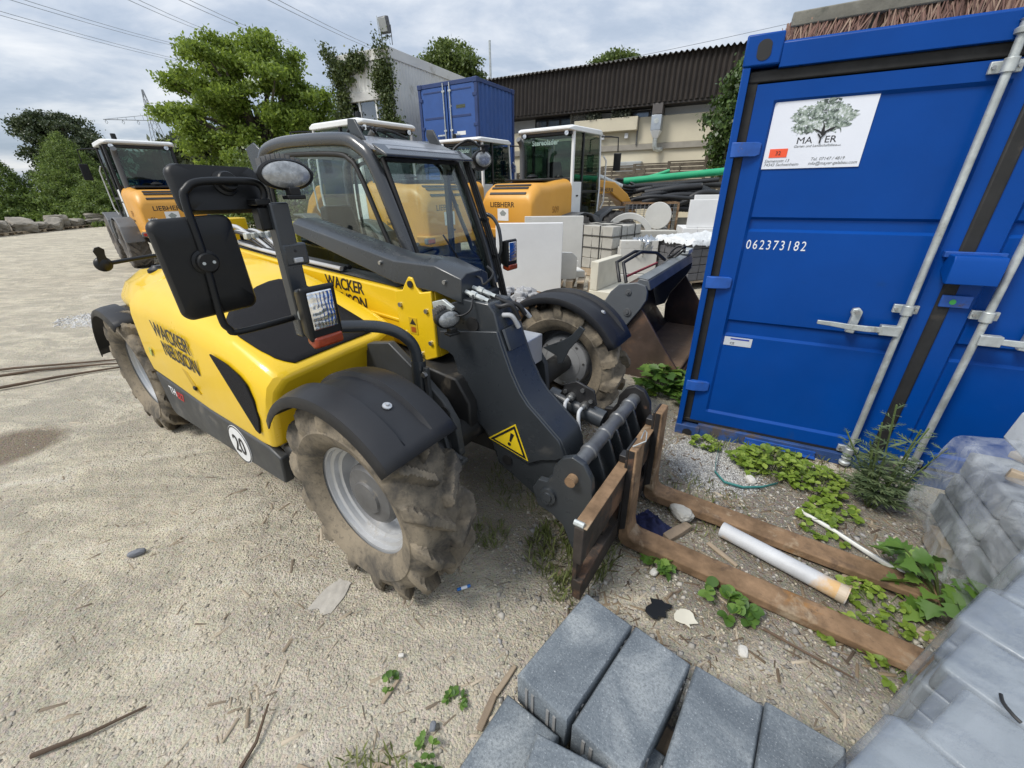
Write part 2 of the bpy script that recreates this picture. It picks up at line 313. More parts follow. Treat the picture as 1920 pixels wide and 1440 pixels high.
# ------------------------------------------------------------------ the blue storage container
BX = (1.2082, 2.5110); BYAW = math.radians(-27.2)
def container_world(x, y, z=0): return (BX[0] + x * math.cos(BYAW) - y * math.sin(BYAW), BX[1] + x * math.sin(BYAW) + y * math.cos(BYAW), z)
def big_container():
    R = thing('storage_container', 'blue steel storage container with white tree logo sign and galvanised lock rods', 'container', (BX[0], BX[1], 0), BYAW)
    W0, W1, Z0, Z1, DEP = -0.022, 2.222, -0.075, 2.26, 2.99
    # corner posts, rails, castings
    for x0, x1 in ((W0, 0.014), (W1 - 0.036, W1)): MB().bx(x0, x1, 0.0, 0.10, 0.0, 2.132).build('corner_post', M_blue, R, bev=0.004)
    MB().prism([(0.002, 2.118), (0.0, 2.214), (0.010, 2.224), (0.06, 2.224), (0.06, 2.118)], 0.135, 2.06, 'x').build('top_rail', M_blue, R, bev=0.003)
    MB().bx(0.12, 2.08, 0.004, 0.09, -0.075, 0.075).build('bottom_rail', M_bluedirt, R, bev=0.004)
    for x0 in (W0 - 0.004, W1 - 0.158):
        for z0 in (2.132, -0.075):
            c0 = MB().bx(x0, x0 + 0.162, -0.006, 0.172, z0, z0 + 0.13).build('corner_casting', M_blue if z0 > 1 else M_bluedirt, R, bev=0.008)
            pts = [(0.025 * math.cos(a) + (0.0 if True else 0), 0.034 * math.sin(a) + (0.018 if math.sin(a) > 0 else -0.018)) for a in np.linspace(0, 2 * PI, 25)[:-1]]
            MB().prism([(x0 + 0.084 + a * 1.25, z0 + 0.062 + b * 0.82) for a, b in pts], -0.0085, -0.005, 'y').build('casting_hole', M_black, c0)
    # body behind the doors
    sides = MB()
    for x, sg in ((W0 + 0.012, 1), (W1 - 0.012, -1)):
        prof = []; y = 0.10
        while y < DEP - 0.3:
            prof += [(y, 0), (y + 0.07, 0), (y + 0.105, 0.036), (y + 0.175, 0.036)]; y += 0.21
        prof += [(DEP, 0)]
        for (ya, oa), (yb, ob) in zip(prof[:-1], prof[1:]):
            sides.add([(x + sg * oa, ya, 0.05), (x + sg * ob, yb, 0.05), (x + sg * ob, yb, 2.2), (x + sg * oa, ya, 2.2)], [(0, 1, 2, 3)])
    sides.build('side_wall', M_blue, R)
    MB().bx(W0 + 0.02, W1 - 0.02, 0.08, DEP, 2.18, 2.215).build('roof', M_blue, R)
    MB().bx(W0 + 0.02, W1 - 0.02, DEP - 0.04, DEP, 0, 2.2).build('rear_wall', M_blue, R)
    MB().bx(W0 + 0.02, W1 - 0.02, 0.1, DEP, 0.0, 0.06).build('floor', M_wood, R)
    # doors: pressed panels with two deeper bands
    for x0, x1, mir in ((0.060, 1.087, False), (1.135, 2.15, True)):
        px0, px1 = x0 + 0.088, x1 - 0.070
        ys = [(0.092, 0.030), (0.176, 0.030), (0.190, 0.046), (0.736, 0.046), (0.750, 0.062), (0.826, 0.062), (0.840, 0.046), (1.360, 0.046), (1.374, 0.062), (1.424, 0.062), (1.438, 0.046), (1.972, 0.046), (1.988, 0.030), (2.060, 0.030)]
        b = MB(); cols = [x0, px0, px0 + 0.016, px1 - 0.016, px1, x1]
        for i, xc in enumerate(cols):
            for z, y in ys: b.v.append((xc, 0.030 if i in (0, 1, 4, 5) else y, z))
        n = len(ys)
        for i in range(5):
            for k in range(n - 1): b.f.append((i * n + k, (i + 1) * n + k, (i + 1) * n + k + 1, i * n + k + 1))
        door = b.build('door', M_blue, R, smooth=22)
        for xr, hd in (((0.972, -1), ) if not mir else ((1.274, 1), (2.0, -1))):
            rod = MB().cyl((xr, -0.012, 0.02), (xr, -0.012, 2.20), 0.0165, 14).build('lock_rod', M_galv, door, smooth=40)
            for zb in (2.03, 1.0, 0.112):
                k = MB().bx(xr - 0.052, xr + 0.052, 0.012, 0.030, zb - 0.022, zb + 0.022)
                k.lathe([(0.0172, -0.026), (0.0245, -0.026), (0.0245, 0.026), (0.0172, 0.026)], (xr, -0.012, zb), (0, 0, 1), 14)
                k.build('rod_bracket', M_galv, door, bev=0.003)
                for q in (-0.04, 0.04): MB().cyl((xr + q, 0.013, zb), (xr + q, 0.003, zb), 0.008, 6).build('bolt', M_steel, door)
            for zb, zt in ((0.02, 0.07), (2.13, 2.19)): MB().lathe([(0.014, 0), (0.028, 0.004), (0.030, 0.02), (0.020, 0.028), (0.020, 0.045), (0.026, 0.05), (0.012, 0.055)], (xr, -0.012, zb), (0, 0, 1), 12).build('rod_cam', M_galv, door, smooth=40)
            if xr < 1.9:
                # lever: clamp, arm with flattened grip, catch
                xe = xr + hd * 0.37
                h = MB().bx(min(xr, xr + hd * 0.085), max(xr, xr + hd * 0.085), -0.040, -0.004, 0.862, 0.915)
                h.loft([[(xx, -0.036 - dy, zc - w), (xx, -0.024 - dy, zc - w), (xx, -0.024 - dy, zc + w), (xx, -0.036 - dy, zc + w)] for xx, zc, w, dy in ((xr + hd * .05, .890, .014, 0), (xr + hd * .14, .888, .016, .006), (xr + hd * .22, .890, .015, .008), (xr + hd * .30, .898, .013, .010), (xe, .902, .011, .012))])
                h.build('lever_handle', M_galv, door, bev=0.003)
                kx = xr + hd * 0.195
                MB().prism([(kx - 0.024, 0.845), (kx + 0.018, 0.840), (kx + 0.022, 0.90), (kx + 0.026, 0.965), (kx + 0.008, 0.985), (kx - 0.020, 0.978), (kx - 0.026, 0.955), (kx - 0.018, 0.94), (kx - 0.020, 0.88)], 0.012, 0.040, 'y').build('lever_catch', M_galv, door, bev=0.004)
                MB().cyl((kx, 0.012, 0.962), (kx, -0.004, 0.962), 0.012, 8).build('bolt', M_steel, door)
        for zh in ((1.772, 1.067, 0.367) if True else ()):
            xa, xb = (-0.006, 0.135) if not mir else (2.09, 2.21)
            hb = MB().loft([[(xa, -0.004, zh - .036), (xa, .03, zh - .036), (xa, .03, zh + .036), (xa, -0.004, zh + .036)], [(xa + .05, -0.010, zh - .034), (xa + .05, .03, zh - .034), (xa + .05, .03, zh + .034), (xa + .05, -0.010, zh + .034)], [(xb - .02, 0.012, zh - .034), (xb - .02, .034, zh - .034), (xb - .02, .034, zh + .034), (xb - .02, 0.012, zh + .034)], [(xb, 0.018, zh - .026), (xb, .034, zh - .026), (xb, .034, zh + .026), (xb, 0.018, zh + .026)]])
            hb.build('hinge', M_blue_scuff, R, bev=0.003)
    # rubber seals
    for x0, x1 in ((0.012, 0.062), (2.148, 2.19)): MB().bx(x0, x1, 0.034, 0.06, 0.08, 2.075).build('door_seal', M_gasket, R, bev=0.006)
    MB().bx(0.012, 2.19, 0.028, 0.06, 2.066, 2.12).build('door_seal', M_gasket, R, bev=0.008)
    MB().bx(0.012, 2.19, 0.030, 0.06, 0.070, 0.100).build('door_seal', M_gasket, R, bev=0.006)
    MB().bx(1.080, 1.142, 0.020, 0.05, 0.09, 2.064).build('door_seal', M_gasket, R, bev=0.01)
    # lock box, cover plate, forklift pocket edge
    lb = MB().prism([(-0.075, 1.155), (-0.075, 1.262), (-0.062, 1.285), (0.030, 1.285), (0.030, 1.20), (-0.05, 1.155)], 1.045, 1.232, 'x').build('lock_box', M_blue, R, bev=0.004)
    MB().bx(1.028, 1.25, 0.004, 0.032, 1.268, 1.296).build('lock_flange', M_blue_scuff, lb, bev=0.003)
    MB().bx(1.088, 1.205, 0.008, 0.018, 1.028, 1.088).build('cover_plate', M_blue_scuff, R, bev=0.003)
    disc((1.135, 0.008, 1.056), (0, -1, 0), 0.013).build('green_dot', mat('green_spot', (0.06, 0.42, 0.08), 0.5), R)
    MB().bx(0.42, 0.82, -0.008, 0.004, 0.018, 0.055).box((0.62, -0.012, 0.020), (0.40, 0.05, 0.006)).build('forklift_pocket_edge', M_blue_scuff, R, bev=0.002)
    MB().bx(0.44, 0.80, -0.001, 0.02, -0.06, 0.018).build('forklift_pocket', M_black, R)
    # sign with tree emblem
    sg = MB().bx(0.147, 0.582, 0.0405, 0.0435, 1.677, 1.983).build('sign_plate', mat('sign_white', (0.74, 0.77, 0.84), 0.35, var=0.04, vs=3), R)
    m, t, p = _nodes('tree_print'); co = _coord(t)
    f1 = _noise(t, co, 42, 6, 0.7); f2 = _noise(t, co, 95, 5, 0.7)
    cc = _ramp(t, f1, [(0.40, (0.05, 0.065, 0.055)), (0.48, (0.17, 0.22, 0.18)), (0.56, (0.36, 0.42, 0.36)), (0.64, (0.62, 0.66, 0.66))])
    cc = _mix(t, _ramp(t, f2, [(0.56, 0.0), (0.60, 1.0)]), cc, (0.74, 0.77, 0.84)); t.links.new(cc, p.inputs['Base Color']); p.inputs['Roughness'].default_value = 0.4
    rr = random.Random(3); pts = []
    for i in range(110):
        a = 2 * PI * i / 110; k = 1 + 0.09 * math.sin(5 * a + 1) + 0.05 * math.sin(11 * a) + rr.uniform(-0.10, 0.08)
        x = 0.378 + 0.130 * math.cos(a) * k; z = 1.892 + 0.079 * math.sin(a) * k; z = max(z, 1.846 - 0.02 * abs(math.cos(a)) + rr.uniform(-.012, .012)); pts.append((x, z))
    MB().prism(pts, 0.0389, 0.0402, 'y').build('tree_emblem', m, sg)
    tr = [(0.3865, 1.822), (0.390, 1.826), (0.383, 1.832), (0.366, 1.842), (0.345, 1.853), (0.368, 1.848), (0.386, 1.838), (0.390, 1.862), (0.384, 1.880), (0.397, 1.860), (0.400, 1.838), (0.420, 1.850), (0.450, 1.858), (0.428, 1.842), (0.408, 1.832), (0.402, 1.826), (0.402, 1.822)]
    MB().prism(tr, 0.0372, 0.0387, 'y').build('trunk_emblem', M_black, sg)
    fr = lambda x, z, y=0.0402: frame((x, y, z), (1, 0, 0), (0, 0, 1))
    text('Y', 0.064, M_black, sg, fr(0.3715, 1.786, .0364)); text('MA', 0.042, M_black, sg, fr(0.290, 1.789), sx=1.15); text('ER', 0.042, M_black, sg, fr(0.409, 1.789), bold=0.003, sx=1.1)
    text('Garten und Landschaftsbau', 0.0165, M_greyprint, sg, fr(0.284, 1.772), shear=0.2); text('GmbH', 0.008, M_greyprint, sg, fr(0.462, 1.772), shear=0.2)
    MB().bx(0.181, 0.262, 0.0385, 0.0402, 1.730, 1.770).build('number_tag', M_orange_st, sg); text('32', 0.026, M_black, sg, fr(0.208, 1.741, 0.0380))
    text('Siemensstr.13', 0.020, M_greyprint, sg, fr(0.166, 1.708), shear=0.2); text('74343 Sachsenheim', 0.020, M_greyprint, sg, fr(0.166, 1.690), shear=0.2)
    text('Tel. 07147 / 4819', 0.020, M_greyprint, sg, fr(0.372, 1.711), shear=0.2); text('info@mayer-galabau.com', 0.020, M_greyprint, sg, fr(0.366, 1.691), shear=0.2)
    text('062373182', 0.072, M_white, R, fr(0.168, 1.266, 0.0452), sx=0.72, space=1.30)
    st = MB().bx(0.165, 0.322, 0.0435, 0.0452, 0.672, 0.728).build('maker_sticker', mat('silver_sticker', (0.55, 0.58, 0.62), 0.35, var=0.03), R)
    text('CE', 0.022, M_black, st, fr(0.20, 0.680, 0.0430)); MB().bx(0.20, 0.305, 0.0422, 0.0434, 0.712, 0.721).build('sticker_stripe', mat('blue_print', (0.03, 0.06, 0.35), 0.4), st)
    return R
big_container()

# ------------------------------------------------------------------ thatch panel lying on the container roof
def thatch_panel():
    R = thing('thatch_panel', 'reddish thatch panel with grey timber beam lying on the blue container roof', 'roof panel', container_world(0, 0, 0), BYAW)
    MB().loft([[(x, 0.0 + y, z0), (x, 0.09 + y, z0), (x, 0.09 + y, z1), (x, 0.0 + y, z1)] for x, y, z0, z1 in ((0.15, 0.045, 2.280, 2.337), (1.2, 0.045, 2.300, 2.357), (2.3, 0.045, 2.320, 2.377))]).build('beam', M_greywood, R, bev=0.006)
    MB().loft([[(x, 0.0 + y, z0), (x, 0.09 + y, z0), (x, 0.09 + y, z1), (x, 0.0 + y, z1)] for x, y, z0, z1 in ((0.15, 0.9, 2.280, 2.337), (2.3, 0.9, 2.320, 2.377))]).build('beam', M_greywood, R, bev=0.006)
    MB().box((0.47, 0.12, 2.255), (0.10, 0.05, 0.07)).build('batten', M_greywood, R, bev=0.004)
    MB().box((0.54, 0.075, 2.262), (0.03, 0.03, 0.10), Matrix.Rotation(0.55, 3, 'Y')).build('brace', M_wood, R, bev=0.003)
    MB().bx(0.14, 2.3, 0.16, 1.3, 2.217, 2.285).build('backing', M_greywood, R)
    n = 5200; r = np.random.default_rng(5)
    x = r.uniform(0.14, 2.3, n); x = np.where((x > 0.42) & (x < 0.52) & (r.random(n) < 0.85), x - 0.28, x); y = r.uniform(0.05, 0.155, n); L = r.uniform(0.055, 0.085, n); w = r.uniform(0.0016, 0.0035, n)
    lean = r.normal(0, 0.018, n) + np.where(x > 0.55, -0.01, 0.012); top = np.stack([x + lean, y + r.normal(0, .004, n), 2.222 + L], -1); bot = np.stack([x, y - r.uniform(0, .02, n), np.full(n, 2.217)], -1)
    V = np.stack([bot + np.stack([-w, 0 * w, 0 * w], -1), bot + np.stack([w, 0 * w, 0 * w], -1), top + np.stack([w, 0 * w, 0 * w], -1), top + np.stack([-w, 0 * w, 0 * w], -1)], 1).reshape(-1, 3)
    o = np_mesh('bristles', V, np.arange(4 * n).reshape(-1, 4), leafmat('thatch_bristle', (0.10, 0.055, 0.045), (0.27, 0.15, 0.115), (0.40, 0.30, 0.22), 0.8, 0.0), R, rnd=r.random(n)); o['kind'] = 'stuff'
thatch_panel()

# ------------------------------------------------------------------ telehandler
M_yel = mat('yellow_paint', (0.76, 0.50, 0.012), 0.32, var=0.05, vs=1.5, dirt=[((0.50, 0.38, 0.10), 0.70, 3.0)], coat=0.25)
M_anth = mat('anthracite_paint', (0.033, 0.038, 0.043), 0.30, var=0.15, vs=3, spec=.6, dirt=[((0.075, 0.072, 0.065), 0.60, 4), ((0.22, 0.22, 0.21), 0.74, 34)], coat=0.08)
M_anth_d = mat('dusty_anthracite', (0.042, 0.045, 0.047), 0.5, var=0.25, vs=4, dirt=[((0.17, 0.155, 0.13), 0.60, 4)])
M_frame = mat('cab_frame_paint', (0.035, 0.038, 0.042), 0.25, var=0.08, vs=2, coat=0.4)
M_fender = mat('fender_plastic', (0.020, 0.021, 0.024), 0.46, var=0.15, vs=3, spec=.35, dirt=((0.09, 0.085, 0.075), 0.70, 3.5), bump=0.05, bs=160)
M_chassis = mat('greasy_chassis', (0.016, 0.016, 0.016), 0.55, var=0.4, vs=5, dirt=((0.09, 0.075, 0.055), 0.60, 6))
M_rim = mat('silver_rim', (0.50, 0.51, 0.52), 0.34, metal=0.5, var=0.12, vs=5, dirt=((0.33, 0.30, 0.25), 0.62, 6))
M_hub = mat('grey_hub', (0.10, 0.10, 0.10), 0.5, var=0.25, vs=8, dirt=((0.24, 0.21, 0.17), 0.60, 9))
def lens_material():
    m, t, p = _nodes('lamp_lens'); co = _coord(t); p.inputs['Metallic'].default_value = 1.0; p.inputs['Roughness'].default_value = .07; p.inputs['Coat Weight'].default_value = .6
    t.links.new(_ramp(t, _noise(t, co, 26, 3), [(.35, (.55, .57, .6)), (.6, (.95, .96, .97))]), p.inputs['Base Color'])
    w1 = t.nodes.new('ShaderNodeTexWave'); w1.bands_direction = 'Y'; w1.inputs['Scale'].default_value = 22; w2 = t.nodes.new('ShaderNodeTexWave'); w2.bands_direction = 'Z'; w2.inputs['Scale'].default_value = 14
    for w in (w1, w2): t.links.new(co, w.inputs[0]); w.inputs['Distortion'].default_value = 5.0; w.inputs['Detail'].default_value = 3
    t.links.new(_bump(t, _mix(t, .5, w1.outputs['Fac'], w2.outputs['Fac']), .16, .012), p.inputs['Normal']); p.inputs['Roughness'].default_value = .12; return m
M_lens = lens_material()
M_led = mat('led_lens', (.36, .37, .37), .22, metal=.35, var=.35, vs=45, bump=.5, bs=70, coat=.6)
M_amber = mat('amber_lens', (0.30, 0.045, 0.014), 0.18, var=0.35, vs=30, bump=0.4, bs=60)
M_glass = glass('cab_glass', (0.88, 0.93, 0.91), 0.95)
M_rust = mat('rusty_steel', (0.225, 0.145, 0.085), 0.85, var=0.5, vs=7, spec=.2, dirt=[((0.40, 0.19, 0.05), 0.58, 3.0), ((0.095, 0.065, 0.047), 0.55, 9), ((0.40, 0.32, 0.22), 0.57, 6), ((.06, .045, .036), .62, 26)], bump=0.8, bs=40)
M_rustblack = mat('worn_black_steel', (0.022, 0.021, 0.021), 0.45, var=0.4, vs=6, dirt=[((0.20, 0.10, 0.055), 0.60, 7), ((0.30, 0.25, 0.2), 0.72, 16)], bump=0.2, bs=50)
M_grip = mat('grip_pad', (0.013, 0.013, 0.015), 0.8, spec=.2, var=0.2, vs=120, bump=0.9, bs=420, dist=0.004)
M_hose = mat('hydraulic_hose', (0.014, 0.014, 0.015), 0.45, var=0.2)
M_hosegrey = mat('grey_hose', (0.45, 0.46, 0.47), 0.4, var=0.15)
M_warn = mat('warning_yellow', (0.85, 0.62, 0.02), 0.35, var=0.03)
def tyre_material():
    m, t, p = _nodes('dusty_tyre'); co = _coord(t)
    c = _mix(t, _ramp(t, _noise(t, co, 6, 9, 0.68, 0.4), [(0.36, 0.0), (0.60, 1.0)]), (0.065, 0.060, 0.053), (0.22, 0.185, 0.135))
    c = _mix(t, _ramp(t, _noise(t, co, 2.4, 5, 0.6), [(0.50, 0.0), (0.66, 0.75)]), c, (0.30, 0.25, 0.18))
    c = _mix(t, _ramp(t, _noise(t, co, 34, 8, 0.75), [(0.30, 0.8), (0.47, 0.0)]), c, (0.06, 0.055, 0.05))
    t.links.new(c, p.inputs['Base Color']); p.inputs['Roughness'].default_value = 0.9; p.inputs['Specular IOR Level'].default_value = 0.25
    t.links.new(_bump(t, _noise(t, co, 45, 9, 0.7), 0.6, 0.006), p.inputs['Normal']); return m
M_tyre = tyre_material()
def tyre_mesh(R, Wd, rimr, N, lug, nth=400):
    """one closed skin: beads, sidewalls and chevron lugs; axis along y from 0 (outer) to Wd"""
    half = [(rimr, .055), (rimr + .012, .035), (rimr + .05, .010), (rimr + .09, -0.002), (R - lug - .060, .002), (R - lug - .050, .006), (R - lug - .034, .011), (R - lug - .016, .019), (R - lug - .004, .030)] + [(R - lug + .012 * k / 11, .036 + (Wd / 2 - .040) * k / 11) for k in range(12)]
    prof = half + [(r, Wd - y) for r, y in half[::-1]]
    th = np.linspace(0, 2 * PI, nth, endpoint=False); pitch = 2 * PI / N; V = np.zeros((len(th), len(prof), 3))
    for j, (r, y) in enumerate(prof):
        side = 0 if y < Wd / 2 else 1; yy = y if side == 0 else Wd - y; d = max(0.0, Wd / 2 - yy)
        ph = (th + 0.5 * pitch * side - 0.95 * (d ** 1.15) / R * 1.6) % pitch / pitch
        w = 0.20 + 0.12 * d / (Wd / 2); dd = np.abs(ph - 0.5) * 2; k = np.clip((w + 0.10 - dd) / 0.13, 0, 1)
        k = k * k * (3 - 2 * k)
        amp = 0.0 if r < R - lug - .055 else lug * (0.35 if r < R - lug - .045 else 0.75 if r < R - lug - .025 else 1.0)
        if d < 0.012: amp *= 0.8
        rr = r + amp * k; out = (0.010 if (amp > 0 and r < R - lug + .002) else 0.0) * k * (-1 if side == 0 else 1)
        V[:, j] = np.stack([rr * np.cos(th), np.full_like(th, y) + out, rr * np.sin(th)], -1)
    n, m = V.shape[:2]; i = np.arange(n)[:, None]; j = np.arange(m - 1)[None]
    F = np.stack([i * m + j, ((i + 1) % n) * m + j, ((i + 1) % n) * m + j + 1, i * m + j + 1], -1).reshape(-1, 4)
    return V.reshape(-1, 3), F
def wheel_set(parent, spots, R, Wd, rimr, N, lug, mt, mrim, mhub, nm='wheel'):
    v, f = tyre_mesh(R, Wd, rimr, N, lug); ty = None
    for (x, y, z, flip, spin) in spots:
        o = np_mesh('tyre', v, f, mt, None) if ty is None else link('tyre', ty.data, None)
        if ty is None: ty = o; o.data.polygons.foreach_set('use_smooth', [True] * len(f)); o.data.set_sharp_from_angle(angle=math.radians(38))
        rim = MB().lathe([(rimr + .004, .052), (rimr + .012, .046), (rimr + .014, .060), (rimr - .010, .064), (rimr - .014, .082), (rimr - .030, .088), (rimr - .034, .108), (rimr - .050, .114), (rimr - .054, .160), (rimr - .065, .175), (rimr - .075, .178), (.06, .182)], (0, 0, 0), (0, 1, 0), 48).build('rim', mrim, None, smooth=35)
        hb = MB().lathe([(rimr * .56, .182), (rimr * .56, .11), (rimr * .50, .095), (rimr * .30, .088), (rimr * .28, .078), (0.0, .076)], (0, 0, 0), (0, 1, 0), 28).build('hub', mhub, None, smooth=35)
        bl = MB()
        for k in range(8):
            a = 2 * PI * k / 8; bl.cyl((rimr * .66 * math.cos(a), .182, rimr * .66 * math.sin(a)), (rimr * .66 * math.cos(a), .158, rimr * .66 * math.sin(a)), .010, 6)
        bl = bl.build('wheel_nuts', M_steel, None); bl['kind'] = 'stuff'
        W = bpy.data.objects.new(nm, None); C.objects.link(W); W.parent = parent; W.location = (x, y, z); W.rotation_euler = (0, spin, PI if flip else 0)
        for q in (o, rim, hb, bl): q.parent = W
def lamp_oval(parent, c, fwd, up, w, h, name='work_light'):
    """oval LED work light with cooling fins"""
    B = bpy.data.objects.new(name, None); C.objects.link(B); B.parent = parent; up = Vector(up); fwd = Vector(fwd)
    B.matrix_local = frame(c, up.cross(fwd) * -1, up)   # x across, y up, z = towards the front
    el = lambda k, z, n=28: [(w / 2 * k * math.cos(2 * PI * i / n), h / 2 * k * math.sin(2 * PI * i / n), z) for i in range(n)]
    s = -1 if (B.matrix_local.to_3x3() @ Vector((0, 0, 1))).dot(fwd) < 0 else 1
    MB().loft([el(.55, -.055 * s), el(.92, -.035 * s), el(1.0, -.012 * s), el(1.0, .0), el(.90, .006 * s), el(.86, .002 * s)]).build('housing', M_plastic, B, smooth=40)
    MB().loft([el(.87, .002 * s), el(.80, .010 * s), el(.5, .016 * s), el(.1, .018 * s)]).build('lens', M_led, B, smooth=60)
    f = MB()
    for k in range(9): x = (k - 4) * w * .085; f.bx(x - .002, x + .002, -.1 * h, h * (.66 - .010 * (k - 4) ** 2), -.062 * s, -.020 * s)
    f = f.build('cooling_fins', M_hub, B); f['kind'] = 'stuff'
    MB().bx(-.018, .018, -h * .66, -h * .4, -.04, .0).bx(-.03, .03, -h * .78, -h * .64, -.045, .005).build('foot', M_plastic, B, bev=.003)
    return B
def head_lamp(parent, c, sgn=1, name='headlamp'):
    """square headlamp with amber indicator underneath, facing +x"""
    B = bpy.data.objects.new(name, None); C.objects.link(B); B.parent = parent; B.location = c
    MB().loft([[(x, -w, z0), (x, w, z0), (x, w, z1), (x, -w, z1)] for x, w, z0, z1 in ((-.085, .035, -.045, .055), (-.05, .058, -.085, .085), (.0, .067, -.100, .097), (.012, .064, -.098, .094))]).build('housing', M_plastic, B, bev=.010, seg=3)
    MB().loft([[(x, -w, z0), (x, w, z0), (x, w, z1), (x, -w, z1)] for x, w, z0, z1 in ((.006, .050, -.060, .080), (.015, .048, -.058, .078), (.020, .030, -.04, .06))]).build('lens', M_lens, B, bev=.006)
    MB().loft([[(x, -w, z0), (x, w, z0), (x, w, z1), (x, -w, z1)] for x, w, z0, z1 in ((-.05, .050, -.118, -.084), (.0, .060, -.128, -.083), (.022, .054, -.122, -.084))]).build('indicator', M_amber, B, bev=.008)
    return B
def telehandler():
    YAW = math.radians(-34.5)
    R = thing('telehandler', 'yellow and anthracite telehandler with lowered boom parked in front of the blue container', 'telehandler', (-0.6654, 1.2644, 0), YAW)
    wheel_set(R, [(0.0, 0.0, .438, False, 0.13), (-2.48, 0.0, .438, False, 0.3), (0.0, 2.02, .438, True, 0.1), (-2.48, 2.02, .438, True, 0.5)], .460, .275, .255, 14, .050, M_tyre, M_rim, M_hub)
    # axles, chassis
    for x in (0.0, -2.48):
        a = MB().cyl((x, .18, .44), (x, 1.84, .44), .075, 14).box((x, 1.0, .44), (.30, .36, .30)).build('axle', M_chassis, R, smooth=40)
    MB().prism([(-2.75, .32), (-2.75, .85), (-1.8, .85), (-.55, .80), (-.02, .74), (.06, .62), (.06, .45), (-.1, .34), (-.6, .30)], .70, 1.16, 'y').build('chassis', M_chassis, R, bev=.01)
    MB().bx(-2.0, -.62, .30, .72, .30, .60).build('engine_tray', M_chassis, R, bev=.02)
    MB().bx(-2.9, -2.05, .34, 1.9, .45, .92).build('counterweight', M_chassis, R, bev=.04)
    # near chassis cheek with tow hole, bracket, bolts
    ck = [(-.62, .36), (-.62, .82), (-.45, .90), (-.30, .93), (-.10, .80), (.03, .70), (.10, .60), (.12, .42), (.05, .33), (-.15, .34), (-.3, .45), (-.42, .36)]
    MB().prism(ck, .545, .585, 'y').build('chassis_cheek', M_anth_d, R, bev=.006)
    MB().prism(ck, 1.40, 1.44, 'y').build('chassis_cheek', M_anth_d, R, bev=.006)
    MB().cyl((.045, .538, .645), (.045, .546, .645), .030, 18).build('tow_hole', M_black, R)
    MB().bx(-.012, .055, .536, .545, .585, .632).build('hook_sticker', M_white, R)
    MB().prism([(-.005, .43), (.16, .43), (.16, .445), (.08, .47), (.045, .62), (.02, .64), (-.005, .62)], .50, .52, 'y').build('step_bracket', M_anth_d, R, bev=.004)
    pl = MB().bx(-.02, .17, .40, .545, .41, .428).build('axle_clamp', M_anth_d, R, bev=.003)
    for x, y in ((.03, .44), (.13, .44)):
        MB().cyl((x, y, .20), (x, y, .465), .011, 8).build('clamp_bolt', M_steel, pl); MB().cyl((x, y, .428), (x, y, .447), .021, 6).build('clamp_nut', M_steel, pl)
    MB().bx(-.01, .17, .40, .50, .20, .235).build('clamp_foot', M_anth_d, pl, bev=.004)
    MB().cyl((-.10, .53, .60), (-.10, .545, .88), .034, 12).build('tube_socket', M_anth, R, smooth=40)
    MB().bx(-.055, -.03, .525, .545, .55, .86).build('socket_plate', M_anth_d, R, bev=.003)
    for z in (.60, .83): MB().cyl((-.042, .528, z), (-.042, .510, z), .014, 6).build('bolt', M_steel, R)
    # ---------------- engine hood
    def sec(f, zb, zs, zt, l0=.02, lean=0.0, ins=0.0):
        sh = lambda z: f - lean * max(0, (zs - z))
        return [(sh(zb), l0 + ins, zb), (sh(.70), l0 - .008 + ins, .70), (sh(zs - .11), l0 + .0 + ins, zs - .11), (sh(zs - .05), l0 + .012 + ins, zs - .05), (f, l0 + .055 + ins, zs), (f, l0 + .10 + ins, zs + (zt - zs) * .35), (f, .42, zt), (f, .62, zt + .01), (f, .68, zt + .035), (f, .735, zt + .035), (f, .742, zt - .01), (sh(.70), .742, .70), (sh(zb), .742, zb)]
    hood = MB().loft([sec(-2.02, .575, 1.06, 1.16), sec(-1.70, .55, 1.07, 1.16), sec(-1.25, .505, 1.045, 1.12), sec(-1.0, .50, 1.02, 1.07), sec(-.80, .495, .985, 1.01), sec(-.60, .49, .925, .955, lean=.20), sec(-.50, .49, .885, .915, lean=.28, ins=.006), sec(-.47, .50, .855, .890, lean=.32, ins=.03)]).build('hood', M_yel, R, bev=.022, seg=3, smooth=32)
    MB().loft([[(f, .16 + i, zb), (f, .10 + i, .95), (f, .16 + i, zs), (f, .30, zt), (f, .742, zt), (f, .742, zb)] for f, zb, zs, zt, i in ((-2.75, .75, .98, 1.04, .10), (-2.62, .74, 1.05, 1.12, .03), (-2.3, .74, 1.07, 1.15, .0), (-2.024, .74, 1.07, 1.16, .0))]).build('rear_hood', M_yel, R, bev=.03, seg=3, smooth=32)
    # grip pad follows the top of the hood
    rows = [(-.505, .18, .60), (-.56, .135, .635), (-.66, .115, .635), (-.80, .105, .635), (-.95, .115, .635), (-1.10, .22, .635), (-1.22, .40, .62), (-1.27, .52, .58)]
    def top_z(f, l):
        K = [(-2.02, 1.06, 1.16), (-1.70, 1.07, 1.16), (-1.25, 1.045, 1.12), (-1.0, 1.02, 1.07), (-.80, .985, 1.01), (-.60, .925, .955), (-.50, .885, .915)]
        fs = [k[0] for k in K]; zs = np.interp(f, fs, [k[1] for k in K]); zt = np.interp(f, fs, [k[2] for k in K])
        return float(np.interp(l, [.075, .12, .42, .62, .68], [zs, zs + (zt - zs) * .35, zt, zt + .01, zt + .035]))
    b = MB(); nl = 12; NR = 22
    ff = np.linspace(-.505, -1.27, NR)
    for f in ff:
        la = np.interp(-f, [-r[0] for r in rows], [r[1] for r in rows]); lb = np.interp(-f, [-r[0] for r in rows], [r[2] for r in rows])
        for k in range(nl): l = la + (lb - la) * k / (nl - 1); b.v.append((f, l, top_z(f, l) + .0055))
